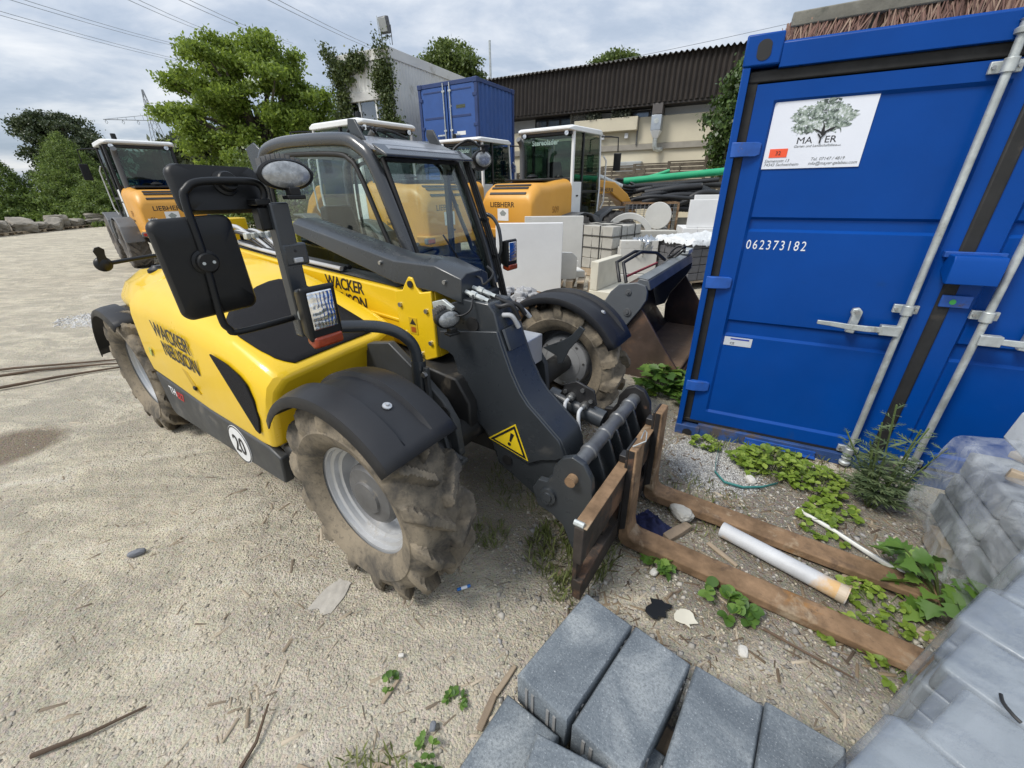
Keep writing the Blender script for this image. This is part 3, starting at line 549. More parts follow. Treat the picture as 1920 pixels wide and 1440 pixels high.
    for i in range(NR - 1):
        for k in range(nl - 1): b.f.append((i * nl + k, i * nl + k + 1, (i + 1) * nl + k + 1, (i + 1) * nl + k))
    b.build('grip_pad', M_grip, hood, smooth=40, thick=.004)
    vent = MB().prism([(-.938, .915), (-.80, .90), (-.70, .868), (-.64, .83), (-.615, .76), (-.618, .66), (-.66, .565), (-.69, .575)], .006, .016, 'y').build('air_vent', M_grip, hood, bev=.003)
    nr = lambda f, z: frame((f, .0095, z), (1, 0, -.075), (0, 0, 1))
    text('WACKER', .125, M_black, hood, nr(-1.655, .885), bold=.010, sx=.90, space=.95); text('NEUSON', .125, M_black, hood, nr(-1.610, .775), bold=.010, sx=.90, space=.95)
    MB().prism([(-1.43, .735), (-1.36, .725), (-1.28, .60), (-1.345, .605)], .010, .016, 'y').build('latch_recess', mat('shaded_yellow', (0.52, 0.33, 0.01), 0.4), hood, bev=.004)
    MB().box((-1.315, .006, .635), (.03, .012, .022)).build('latch', M_plastic, hood, bev=.004)
    MB().box((-1.86, .006, .74), (.03, .004, .05), Matrix.Rotation(.4, 3, 'Y')).build('round_sticker', mat('green_sticker', (0.45, 0.50, 0.12), 0.5, var=.5, vs=60), hood)
    skirt = MB().prism([(-2.03, .563), (-1.25, .497), (-.66, .482), (-.56, .45), (-.585, .29), (-.66, .285), (-1.95, .262), (-2.0, .30)], .022, .07, 'y').build('side_skirt', M_anth_d, R, bev=.01)
    MB().bx(-.60, -.50, .06, .70, .30, .50).build('front_apron', M_chassis, R, bev=.02)
    pl20 = disc((-1.0, .021, .375), (0, -1, 0), .115, 32, .003).build('speed_plate', mat('sticker_white', (0.72, 0.73, 0.73), 0.4, var=.08, vs=20), skirt)
    MB().lathe([(.105, .0), (.105, .0012), (.112, .0012), (.112, .0)], (-1.0, .018, .375), (0, -1, 0), 40).build('speed_plate_rim', M_black, pl20)
    text('20', .15, M_black, pl20, frame((-1.0, .0165, .322), (1, 0, 0), (0, 0, 1)), bold=.01, align='CENTER', sx=.85)
    text('TH', .075, M_white, skirt, frame((-1.86, .0205, .455), (1, 0, -.03), (0, 0, 1)), bold=.01); text('627', .075, mat('red_print', (0.50, 0.03, 0.03), .5), skirt, frame((-1.76, .0205, .445), (1, 0, -.03), (0, 0, 1)), bold=.02)
    cap = MB().lathe([(.0, .075), (.030, .075), (.036, .066), (.060, .052), (.062, .034), (.045, .030), (.034, .028), (.034, .0)], (-2.30, .315, 1.095), (0, 0, 1), 20).build('filler_cap', M_plastic, R, smooth=35)
    # fenders: curved shell with pressed ridges
    def fender(cx, cz, rad, a0, a1, y0, y1, name='fender', bolt=True):
        b = MB(); n = 18; wd = y1 - y0; pr = [(0, -.050), (.012, -.012), (.05, .0), (.30 * wd, .006), (.325 * wd, -.014), (.66 * wd, -.014), (.685 * wd, .006), (wd - .05, .0), (wd - .01, -.012), (wd, -.05)]
        for i in range(n + 1):
            a = math.radians(a0 + (a1 - a0) * i / n); flare = .025 if i == n else 0
            for k, (yy, dr) in enumerate(pr):
                q = dr if 4 < 99 and not (i < 2 or i > n - 3) or k in (0, 1, 8, 9) else 0.0; e = 1.0
                b.v.append((cx + (rad + q) * math.cos(a), y0 + yy, cz + (rad + q) * math.sin(a)))
        L = len(pr)
        for i in range(n):
            for k in range(L - 1): b.f.append((i * L + k, i * L + k + 1, (i + 1) * L + k + 1, (i + 1) * L + k))
        fe = b.build(name, M_fender, R, smooth=28, thick=.006)
        if bolt:
            a = math.radians(a0 + (a1 - a0) * .24); d = Vector((math.cos(a), 0, math.sin(a))); p = Vector((cx, y0 + wd * .5, cz)) + d * (rad - .008)
            MB().lathe([(.0, .012), (.006, .012), (.008, .006), (.017, .004), (.018, .0)], p, d, 16).build('fender_bolt', M_rim, fe, smooth=35)
        return fe
    fender(-.035, .415, .530, 44, 144, -.035, .318)
    fender(-.035, .415, .530, 28, 140, 1.72, 2.06)
    fender(-2.56, .36, .55, 60, 168, -.03, .36, bolt=False)
    fender(-2.56, .36, .55, 60, 168, 1.70, 2.06, bolt=False)
    MB().prism([(-.06, .60), (.09, .68), (.155, .73), (.21, .80), (.245, .78), (.20, .70), (.14, .62), (.10, .52), (.06, .50), (.05, .56)], 1.648, 1.664, 'y').build('fender_bracket', M_anth, R, bev=.003)
    MB().prism([(-.10, .50), (.02, .60), (.08, .66), (.10, .62), (.02, .48)], .42, .435, 'y').build('fender_bracket', M_anth, R, bev=.003)
    # ---------------- boom
    boom = MB().prism([(-2.55, 1.02), (-2.5, 1.26), (-1.63, 1.185), (-.46, 1.125), (-.20, 1.115), (-.20, .80), (-.46, .80), (-1.2, .86)], .785, .985, 'y').build('boom', M_yel, R, bev=.012, seg=3)
    MB().prism([(-2.5, 1.262), (-1.63, 1.19), (-.50, 1.132), (-.50, 1.124), (-2.5, 1.25)], .815, .955, 'y').build('boom_top_plate', M_hub, boom, bev=.002)
    ep = MB().prism([(-.462, 1.125), (-.40, 1.135), (-.372, 1.175), (-.345, 1.208), (-.315, 1.205), (-.298, 1.165), (-.27, 1.135), (-.195, 1.150), (-.190, .80), (-.275, .765), (-.46, .84)], .760, .786, 'y').build('boom_end_plate', M_yel, boom, bev=.006)
    MB().prism([(-.205, 1.14), (-.19, 1.15), (-.19, .80), (-.205, .79)], .786, .99, 'y').build('boom_collar', M_yel, boom, bev=.003)
    MB().cyl((-.33, .752, 1.172), (-.33, .760, 1.172), .018, 14).build('eye_hole', M_chassis, ep)
    for f, z in ((-.425, 1.055), (-.235, 1.045), (-.415, .90), (-.225, .875), (-.30, .80)): MB().cyl((f, .761, z), (f, .749, z), .013, 6).build('bolt', M_steel, ep)
    stk = MB().bx(-.375, -.315, .7575, .760, .905, .995).build('warning_sticker', mat('dull_yellow_print', (.55, .36, .01), .5), ep)
    MB().prism([(-.368, .958), (-.322, .958), (-.345, .99)], .7562, .7572, 'y').build('sticker_sign', M_black, stk); MB().bx(-.362, -.328, .7562, .7572, .915, .945).build('sticker_figure', mat('red_brown_print', (.35, .08, .01), .5), stk)
    text('WACKER', .098, M_black, boom, frame((-1.115, .783, 1.080), (1, 0, -.05), (0, 0, 1)), bold=.014, sx=.9, space=.95); text('NEUSON', .098, M_black, boom, frame((-1.09, .783, .990), (1, 0, -.05), (0, 0, 1)), bold=.014, sx=.9, space=.95)
    MB().box((-.66, .782, .965), (.40, .008, .016), Matrix.Rotation(.05, 3, 'Y')).build('weld_rib', M_yel, boom, bev=.003)
    # folded steel hose guard along the top of the boom
    gs = [(-1.32, 1.375, 1.435), (-.45, 1.165, 1.275), (-.44, 1.165, 1.275), (-.17, 1.150, 1.272), (-.165, 1.150, 1.272), (.0, 1.115, 1.225)]
    MB().loft([[(f, .765, z0), (f, .772, z1), (f, .812, z1 + .022), (f, .93, z1 + .022), (f, .975, z1), (f, .980, z0)] for f, z0, z1 in gs]).build('hose_guard', M_anth, R, bev=.004)
    for f, z in ((-.55, 1.26), (-.10, 1.205)): MB().cyl((f, .770, z), (f, .758, z), .010, 8).build('bolt', M_steel, R)
    for k in range(3): MB().ctube([(-2.3, .84 + .035 * k, 1.27), (-1.9, .83 + .035 * k, 1.235), (-1.5, .835 + .03 * k, 1.205), (-1.0, .83 + .03 * k, 1.18)], .014, 8).build('hose', M_hosegrey if k == 0 else M_hose, R, smooth=60)
    # boom head: dark box, raised cheek plates, warning triangle
    sil = [(-.23, .86), (-.20, 1.06), (.0, 1.135), (.15, 1.13), (.182, 1.092), (.204, 1.01), (.228, .95), (.278, .826), (.33, .729), (.374, .675), (.443, .62), (.546, .535), (.582, .461), (.60, .33), (.56, .17), (.42, .14), (.30, .20), (.176, .26), (.14, .378), (.08, .446), (-.018, .569), (-.063, .784), (-.079, .833), (-.119, .859)]
    head = MB().prism(sil, .775, .955, 'y').build('boom_head', M_anth, R, bev=.006)
    chk = [(-.157, .955), (.204, 1.012), (.224, .952), (.274, .828), (.326, .731), (.37, .677), (.439, .622), (.542, .537), (.578, .461), (.533, .424), (.448, .39), (.375, .341), (.28, .362), (.161, .406), (.062, .488), (-.018, .569), (-.063, .784), (-.079, .833), (-.119, .855), (-.171, .861)]
    for y0, y1 in ((.760, .775), (.955, .968)): MB().prism(chk, y0, y1, 'y').build('cheek_plate', M_anth, head, bev=.004)
    fr_ = [(.187, 1.08), (.207, 1.01), (.280, .829), (.332, .733), (.376, .679), (.445, .624), (.548, .539)]
    MB().loft([[(x + .004, y, z + .004) for y in (.79, .94)] + [(x + .012, y, z + .006) for y in (.93, .80)] for x, z in fr_[1:2] + [(.245, .912)]]).build('slot_rib', M_anth, head, bev=.003)
    tri = [(.245 - .105, .415), (.245 + .125, .365), (.245 + .055, .545)]
    cen = Vector((sum(p[0] for p in tri) / 3, sum(p[1] for p in tri) / 3)); sc_ = lambda k: [tuple(cen + (Vector(p) - cen) * k) for p in tri]
    wt = MB().prism(sc_(1.08), .7580, .7598, 'y').build('warning_triangle', M_warn, head)
    o_, i_ = sc_(.97), sc_(.78); rb = MB()
    for k in range(3): a, b2, c2, d2 = o_[k], o_[(k + 1) % 3], i_[(k + 1) % 3], i_[k]; rb.prism([a, b2, c2, d2], .7565, .7578, 'y')
    rb.build('triangle_border', M_black, wt)
    dirv = (Vector(tri[2]) - (Vector(tri[0]) + Vector(tri[1])) / 2).normalized(); pv = Vector((-dirv.y, dirv.x)); base = (Vector(tri[0]) + Vector(tri[1])) / 2
    ex = lambda t_, w_: [tuple(base + dirv * t_ + pv * w_), tuple(base + dirv * t_ - pv * w_)]
    MB().prism([ex(.052, .005)[0], ex(.052, .005)[1], ex(.105, .011)[1], ex(.105, .011)[0]], .7565, .7578, 'y').build('exclamation_stroke', M_black, wt)
    q0 = base + dirv * .034; MB().prism([(q0.x + .010 * math.cos(a), q0.y + .010 * math.sin(a)) for a in np.linspace(0, 2 * PI, 15)[:-1]], .7565, .7578, 'y').build('exclamation_dot', M_black, wt)
    for f, z, r in ((-.005, .70, .014), (.002, .655, .008), (-.02, .63, .012)): MB().cyl((f, .7585, z), (f, .7602, z), r, 12).build('plate_hole', M_black, head)
    MB().cyl((.24, .7665, .305), (.24, .7755, .305), .030, 20).build('plate_hole', M_black, head)
    MB().cyl((.055, .765, 1.02), (.055, .775, 1.02), .036, 20).build('pivot_cover', M_chassis, head)
    # bent hinge arm at the lower end and pins
    pin = MB().lathe([(.0, .0), (.020, .0), (.022, .008), (.036, .010), (.040, .018), (.056, .020), (.058, .045), (.058, .25)], (.577, .585, .328), (0, 1, 0), 28).build('pivot_pin', M_anth, head, smooth=35)
    # quick hitch: cheek plates, tube, ribs
    hp = [(.50, .36), (.53, .42), (.575, .425), (.60, .47), (.605, .52), (.64, .575), (.69, .602), (.742, .583), (.781, .519), (.80, .372), (.80, .17), (.76, .10), (.71, .11), (.66, .22), (.60, .255), (.53, .27)]
    ht = MB().prism(hp, .600, .632, 'y').build('hitch_cheek', M_anth, R, bev=.004)
    MB().prism([(x, z + .01) for x, z in hp], 1.365, 1.40, 'y').build('hitch_cheek', M_rustblack, R, bev=.004)
    MB().cyl((.70, .565, .50), (.70, .60, .50), .024, 14).build('hitch_pin', M_rust, ht, smooth=35)
    MB().lathe([(.0, .0), (.022, .0), (.024, .006), (.040, .007), (.040, .02)], (.585, .580, .355), (0, 1, 0), 24).build('hitch_pivot', M_anth, ht, smooth=35)
    bar = MB().lathe([(.034, 0), (.034, .12), (.040, .125), (.040, .15), (.034, .155), (.034, .29), (.040, .295), (.040, .32), (.034, .325), (.034, .46), (.040, .465), (.040, .49), (.034, .495), (.034, .63), (.040, .635), (.040, .66), (.034, .665), (.034, .74)], (.695, .630, .535), (0, 1, 0), 18).build('hitch_tube', mat('worn_tube', (0.13, 0.135, 0.14), 0.4, metal=.4, var=.3, vs=9, dirt=[((.20, .12, .08), .60, 8)]), R, smooth=35)
    for y in (.77, .90, 1.00, 1.12, 1.24): MB().prism([(.655, .545), (.735, .535), (.79, .40), (.80, .12), (.66, .12), (.64, .30)], y, y + .014, 'y').build('hitch_rib', M_anth, R, bev=.003)
    MB().bx(.74, .80, .632, 1.365, .10, .20).build('hitch_cross_beam', M_anth, R, bev=.004)
    # hydraulic couplers behind the hitch
    cp = MB().prism([(.36, .58), (.40, .66), (.46, .69), (.56, .66), (.58, .58), (.52, .52), (.42, .52)], 1.10, 1.115, 'y').build('coupler_plate', M_black, R, bev=.003)
    for f, z in ((.44, .60), (.52, .57)):
        MB().lathe([(.0, .05), (.012, .05), (.014, .03), (.022, .03), (.022, .0)], (f, 1.10, z), (0, -1, 0), 14).build('coupler', M_steel, cp, smooth=35)
        MB().ctube([(f, 1.05, z), (f, 1.02, z - .01), (f + .01, 1.0, z - .05), (f + .03, .985, z - .12)], .010, 8).build('hose', M_hosegrey, cp, smooth=60)
    for f, z in ((.40, .62), (.50, .65), (.55, .60), (.44, .54)): MB().cyl((f, 1.098, z), (f, 1.088, z), .012, 6).build('bolt', M_steel, cp)
    MB().cyl((.30, 1.12, .56), (.62, 1.12, .50), .05, 16).build('tilt_cylinder', M_anth, R, smooth=40)
    # hose ends at the boom nose
    for k, (y, z) in enumerate(((.80, 1.165), (.80, 1.125), (.855, 1.175), (.90, 1.15))):
        MB().lathe([(.011, 0), (.011, .03), (.018, .032), (.018, .060), (.013, .062), (.013, .10), (.010, .105), (.010, .13)], (.0, y, z), (1, .1, -.25), 8).build('hose_fitting', M_galv, R, smooth=35)
        MB().ctube([(.10, y + .01, z - .03), (.17, y + .03, z - .055), (.22, y + .06, z - .05 - .01 * k), (.24, y + .09, z - .12)], .012, 8).build('hose', M_hosegrey if k % 2 else M_hose, R, smooth=60)
    MB().ctube([(-.02, .90, 1.22), (.05, .86, 1.22), (.08, .84, 1.20), (.10, .89, 1.24), (.02, .95, 1.26)], .006, 6).build('cable', M_hose, R, smooth=60)
    MB().prism([(-.12, 1.06), (-.02, 1.075), (.0, 1.11), (-.06, 1.14), (-.13, 1.12)], .70, .72, 'y').build('light_bracket', M_galv, R, bev=.003)
    wl = lamp_oval(R, (-.02, .690, 1.055), (1, -.25, -.05), (0, 0, 1), .135, .090)
    MB().ctube([(-.05, .705, 1.09), (.02, .72, 1.07), (.07, .745, 1.10), (.06, .78, 1.16)], .005, 6).build('cable', M_hose, R, smooth=60)
    # ---------------- lamp post with mirrors on the near side
    MB().ctube([(-.10, .538, .80), (-.10, .535, .93), (-.115, .50, 1.005), (-.16, .43, 1.06), (-.22, .33, 1.085), (-.28, .20, 1.10), (-.29, .15, 1.11)], .026, 12).build('lamp_arm', M_anth, R, smooth=60)
    post = MB().box((-.285, .152, 1.33), (.05, .066, .48)).build('lamp_post', M_anth, R, bev=.006)
    MB().box((-.272, .170, 1.395), (.03, .092, .078)).build('post_clamp', M_anth, post, bev=.008); MB().box((-.254, .170, 1.376), (.012, .034, .018)).build('clamp_lip', M_rim, post, bev=.003); MB().cyl((-.256, .168, 1.408), (-.2555, .168, 1.408), .005, 8).build('clamp_hole', M_black, post)
    lamp_oval(R, (-.24, .19, 1.655), (1, -.12, -.08), (0, 0, 1), .185, .098)
    head_lamp(R, (-.13, .142, 1.205)); MB().cyl((-.20, .10, 1.19), (-.20, .15, 1.19), .022, 14).build('lamp_pivot', M_galv, R, smooth=35)
    MB().box((-.305, .105, 1.52), (.05, .04, .075)).build('mirror_clamp', M_plastic, post, bev=.006); MB().bx(-.34, -.27, .08, .13, 1.562, 1.582).build('clamp_lever', M_plastic, post, bev=.004)
    MB().ctube([(-.30, .11, 1.55), (-.30, .13, 1.60), (-.30, .11, 1.632), (-.30, .03, 1.637), (-.30, -.06, 1.633), (-.30, -.095, 1.615), (-.30, -.110, 1.58), (-.29, -.112, 1.42), (-.285, -.122, 1.23), (-.285, -.110, 1.185), (-.285, -.08, 1.165), (-.29, .115, 1.165)], .0115, 10).build('mirror_frame', M_plastic, R, smooth=60)
    def mirror(cx, cy, cz, w, h, rx, ry, rz, name, knob):
        Bq = bpy.data.objects.new(name, None); C.objects.link(Bq); Bq.parent = R; Bq.location = (cx, cy, cz); Bq.rotation_euler = (rx, ry, rz)
        rr_ = lambda k, x, q=.03: [(x, sy * (w / 2 * k - q) + q * math.cos(a) * 1.0, sz * (h / 2 * k - q) + q * math.sin(a)) for sy, sz, a0 in ((1, 1, 0), (-1, 1, 90), (-1, -1, 180), (1, -1, 270)) for a in [math.radians(a0 + 15 * i) for i in range(7)]]
        MB().loft([rr_(.60, .022), rr_(.93, .018), rr_(1.0, .004), rr_(1.0, -.012)]).build('mirror_shell', M_plastic, Bq, smooth=50)
        MB().loft([rr_(.94, -.0125), rr_(.94, -.014)]).build('mirror_glass', mat('mirror_silver', (.85, .87, .88), .03, metal=1.0, var=.01), Bq)
        MB().lathe([(.0, .055), (.026, .055), (.030, .050), (.030, .032), (.038, .028), (.040, .015)], (0, knob[0], knob[1]), (1, 0, 0), 22).build('mirror_knob', M_plastic, Bq, smooth=35)
        for s_ in (-1, 1): MB().cyl((.055, knob[0] + s_ * .014, knob[1]), (.057, knob[0] + s_ * .014, knob[1]), .005, 8).build('knob_screw', M_galv, Bq)
    mirror(-.315, -.105, 1.385, .225, .305, math.radians(2), 0, math.radians(-3), 'square_mirror', (-.005, .02))
    mirror(-.36, .022, 1.612, .275, .145, math.radians(-1), math.radians(-16), math.radians(3), 'wide_mirror', (.01, .012))
    # rear mirror on its arm
    MB().ctube([(-2.62, .62, 1.20), (-2.66, .42, 1.195), (-2.68, .15, 1.175)], .014, 8).build('rear_mirror_arm', M_plastic, R, smooth=60)
    MB().lathe([(.0, .03), (.03, .028), (.048, .012), (.050, .0), (.0, -.006)], (-2.67, .13, 1.175), (1, -.15, .1), 24).build('rear_mirror', M_plastic, R, smooth=40)
    MB().prism([(.10, 1.18), (.16, 1.18), (.155, 1.235), (.162, 1.27), (.14, 1.29), (.115, 1.285), (.10, 1.262), (.108, 1.23)], -2.655, -2.645, 'x').build('rear_mirror_bracket', M_plastic, R, bev=.003)
    # ---------------- cab
    before = set(R.children)
    ring = [(-2.16, .95), (-2.20, 1.35), (-2.19, 1.72), (-2.14, 1.83), (-2.03, 1.885), (-1.75, 1.905), (-1.20, 1.885), (-1.03, 1.835), (-.93, 1.745), (-.80, 1.46), (-.70, 1.21), (-.62, .95)]
    for y in (1.125, 1.945):
        MB().ctube([(x, y, z) for x, z in ring], .042, 12).build('cab_frame', M_frame, R, smooth=50)
    inr = [(-2.08, 1.16), (-2.11, 1.36), (-2.10, 1.70), (-2.05, 1.785), (-1.96, 1.815), (-1.75, 1.83), (-1.26, 1.81), (-1.13, 1.775), (-1.06, 1.70), (-.93, 1.42), (-.83, 1.20), (-.83, 1.10), (-2.08, 1.10)]
    for y in (1.112, 1.960):
        MB().ctube([(x, y, z) for x, z in inr], .016, 8).build('window_seal', M_rubber, R, smooth=50)
    for y0, y1 in ((1.118, 1.122), (1.950, 1.954)): MB().prism(ring[1:-1] + [(-.70, 1.05), (-2.17, 1.05)], y0, y1, 'y').build('side_window', M_glass, R)
    for y0, y1 in ((1.10, 1.15), (1.925, 1.98)): MB().prism([(-2.2, .50), (-2.2, 1.10), (-.66, 1.10), (-.58, .85), (-.75, .55)], y0, y1, 'y').build('cab_lower_panel', M_anth, R, bev=.01)
    roof = MB().loft([[(f, 1.13, z0), (f, 1.95, z0), (f, 1.95, z1 - .02), (f, 1.88, z1), (f, 1.20, z1), (f, 1.13, z1 - .02)] for f, z0, z1 in ((-2.14, 1.84, 1.885), (-1.9, 1.88, 1.92), (-1.2, 1.88, 1.92), (-.98, 1.83, 1.88), (-.84, 1.80, 1.825))]).build('roof', mat('roof_grey', (.22, .23, .25), .3, var=.1, coat=.3), R, bev=.01)
    MB().bx(-1.8, -1.25, 1.28, 1.80, 1.918, 1.932).build('roof_hatch', M_plastic, roof, bev=.01)
    # roof guard brackets and cable bundle
    for y in (1.16, 1.90): MB().prism([(-1.02, 1.75), (-.93, 1.72), (-.96, 1.80), (-1.08, 1.985), (-1.14, 1.99), (-1.15, 1.95)], y - .008, y + .008, 'y').build('guard_bracket', M_anth, R, bev=.003)
    MB().prism([(-2.28, 1.70), (-2.16, 1.70), (-2.12, 1.88), (-2.20, 1.93), (-2.32, 1.90)], 1.10, 1.116, 'y').build('guard_bracket', M_anth, R, bev=.003)
    for k in range(5): MB().ctube([(-1.35 + .03 * k, 1.30 + .12 * k, 1.935), (-1.28, 1.28 + .1 * k, 1.96 + .01 * (k % 3)), (-1.15, 1.2 + .06 * k, 1.96), (-1.05, 1.17 + .03 * k, 1.94)], .008, 6).build('cable', M_hose, R, smooth=60)
    # windscreen
    ws = [(-.90, 1.150, 1.775), (-.90, 1.925, 1.775), (-.685, 1.925, 1.21), (-.60, 1.925, .92), (-.60, 1.150, .92), (-.685, 1.150, 1.21)]
    MB().add(ws, [(0, 1, 2, 5), (5, 2, 3, 4)]).build('windscreen', M_glass, R, thick=.005)
    MB().tube([(-.885, 1.165, 1.77), (-.67, 1.165, 1.21), (-.59, 1.165, .92), (-.59, 1.91, .92), (-.67, 1.91, 1.21), (-.885, 1.91, 1.77), (-.885, 1.165, 1.77)], .017, 8).build('windscreen_seal', M_rubber, R, smooth=50)
    MB().loft([[(-.86, 1.10, 1.80), (-.78, 1.10, 1.775), (-.78, 1.10, 1.79), (-.90, 1.10, 1.85)], [(-.86, 1.97, 1.80), (-.78, 1.97, 1.775), (-.78, 1.97, 1.79), (-.90, 1.97, 1.85)]]).build('visor', M_frame, R, bev=.004)
    MB().bx(-.66, -.56, 1.12, 1.95, .55, .93).build('cab_front_panel', M_anth, R, bev=.02)
    MB().tube([(-.62, 1.62, 1.02), (-.68, 1.56, 1.20), (-.735, 1.50, 1.33)], .006, 6).build('wiper', M_plastic, R, smooth=50)
    # floor, seat, wheel, pillar with hazard tape
    MB().bx(-2.15, -.65, 1.15, 1.93, .50, .58).build('cab_floor', M_chassis, R)
    MB().bx(-2.19, -2.12, 1.15, 1.93, .58, 1.25).build('cab_rear_panel', M_anth, R, bev=.01)
    MB().bx(-2.175, -2.165, 1.15, 1.93, 1.25, 1.84).build('rear_window', M_glass, R)
    st = MB().loft([[(-1.85, 1.33, z), (-1.35, 1.33, z), (-1.35, 1.75, z), (-1.85, 1.75, z)] for z in (.80, .93)]).build('seat', M_plastic, R, bev=.04, seg=3)
    MB().loft([[(x, 1.35 + i, z), (x + .10, 1.35 + i, z), (x + .10, 1.73 - i, z), (x, 1.73 - i, z)] for x, z, i in ((-1.86, .93, 0), (-1.93, 1.25, .01), (-1.97, 1.50, .05))]).build('seat_back', M_plastic, st, bev=.03, seg=3)
    MB().bx(-1.75, -1.45, 1.40, 1.68, .58, .80).build('seat_base', M_chassis, st, bev=.01)
    dash = MB().loft([[(-.95, 1.40, .60), (-.75, 1.40, .60), (-.75, 1.70, .60), (-.95, 1.70, .60)], [(-.98, 1.42, 1.02), (-.78, 1.42, 1.08), (-.78, 1.68, 1.08), (-.98, 1.68, 1.02)]]).build('dashboard', M_plastic, R, bev=.02)
    sw = MB(); ring_p = [Vector((-1.02, 1.55, 1.15)) + Vector((.155 * math.cos(a) * .85, .155 * math.sin(a), .155 * math.cos(a) * .5)) for a in np.linspace(0, 2 * PI, 25)]
    sw.tube(ring_p, .013, 8).tube([(-1.0, 1.40, 1.15), (-1.02, 1.55, 1.13), (-1.0, 1.70, 1.15)], .010, 6).build('steering_wheel', M_plastic, R, smooth=50)
    MB().cyl((-.88, 1.55, 1.02), (-1.02, 1.55, 1.14), .03, 10).build('steering_column', M_plastic, R, smooth=40)
    MB().bx(-1.02, -.98, 1.90, 1.94, .58, 1.83).build('door_pillar', M_frame, R, bev=.006)
    MB().bx(-2.02, -1.98, 1.15, 1.19, .58, 1.40).build('belt_post', mat('hazard_yellow', (.55, .40, .03), .5), R, bev=.006)
    s20 = disc((-1.62, 1.948, 1.43), (0, -1, 0), .10, 28, .002).build('speed_sticker', mat('sticker_back', (.38, .39, .39), .5), R); text('20', .12, M_greyprint, s20, frame((-1.62, 1.9455, 1.385), (-1, 0, 0), (0, 0, 1)), align='CENTER')
    MB().ctube([(-.74, 1.995, 1.44), (-.66, 2.01, 1.42), (-.60, 2.01, 1.34), (-.585, 2.01, 1.20), (-.62, 2.0, 1.12), (-.68, 1.99, 1.14)], .014, 8).build('grab_handle', M_frame, R, smooth=60)
    # far pillar bundle, work light and headlamp
    for k in range(3): MB().ctube([(-.87 + .02 * k, 1.975, 1.78), (-.76 + .02 * k, 1.985, 1.48), (-.66 + .02 * k, 1.985, 1.20), (-.57 + .02 * k, 1.985, .86), (-.5, 1.98, .72)], .011, 8).build('hose', M_hose, R, smooth=60)
    for z, f in ((1.40, -.715), (1.15, -.635)): MB().box((f, 1.985, z), (.06, .05, .02)).build('hose_clip', M_plastic, R, bev=.003)
    B2 = lamp_oval(R, (-.80, 2.13, 1.80), (1, -.15, -.05), (0, 0, -1), .18, .115)
    MB().ctube([(-.92, 1.97, 1.80), (-.98, 2.0, 1.86), (-.90, 2.08, 1.92), (-.83, 2.13, 1.88)], .010, 8).build('light_arm', M_plastic, R, smooth=60)
    head_lamp(R, (-.54, 2.09, 1.165)); MB().ctube([(-.60, 1.97, .98), (-.62, 2.02, 1.05), (-.62, 2.08, 1.14)], .014, 8).build('lamp_arm', M_anth, R, smooth=60)
    for o in set(R.children) - before:                      # the cab is a little narrower than drawn above
        if o.type == 'EMPTY': o.location.y = 1.125 + (o.location.y - 1.125) * .885
        else: o.data.transform(Matrix.Translation((0, 1.125, 0)) @ Matrix.Diagonal((1, .885, 1, 1)) @ Matrix.Translation((0, -1.125, 0)))
        for q_ in (o.children if o.type != 'EMPTY' else ()): q_.data.transform(Matrix.Translation((0, 1.125, 0)) @ Matrix.Diagonal((1, .885, 1, 1)) @ Matrix.Translation((0, -1.125, 0)))
    MB().bx(-.30, .08, 1.17, 1.40, .62, .80).build('tool_box', M_rim, R, bev=.008)
    MB().bx(-2.78, -2.60, .90, 1.10, 1.0, 1.42).build('boom_bearing', M_yel, R, bev=.01)
    rc = MB().ctube([(-2.45, .75, 1.28), (-2.40, .80, 1.36), (-2.2, .83, 1.38), (-2.05, .86, 1.30)], .015, 8).build('hose', M_hosegrey, R, smooth=60)
    for k in range(4):
        MB().ctube([(-2.35 + .02 * k, .80 + .05 * k, 1.24), (-2.25, .78 + .05 * k, 1.34), (-2.05, .80 + .04 * k, 1.335), (-1.85, .85 + .03 * k, 1.22)], .012, 8).build('hose', M_hosegrey if k % 2 else M_hose, R, smooth=60)
        MB().box((-2.0, .80 + .05 * k, 1.325), (.05, .032, .04)).build('hose_clip', M_galv, R, bev=.004)
    return R
telehandler()

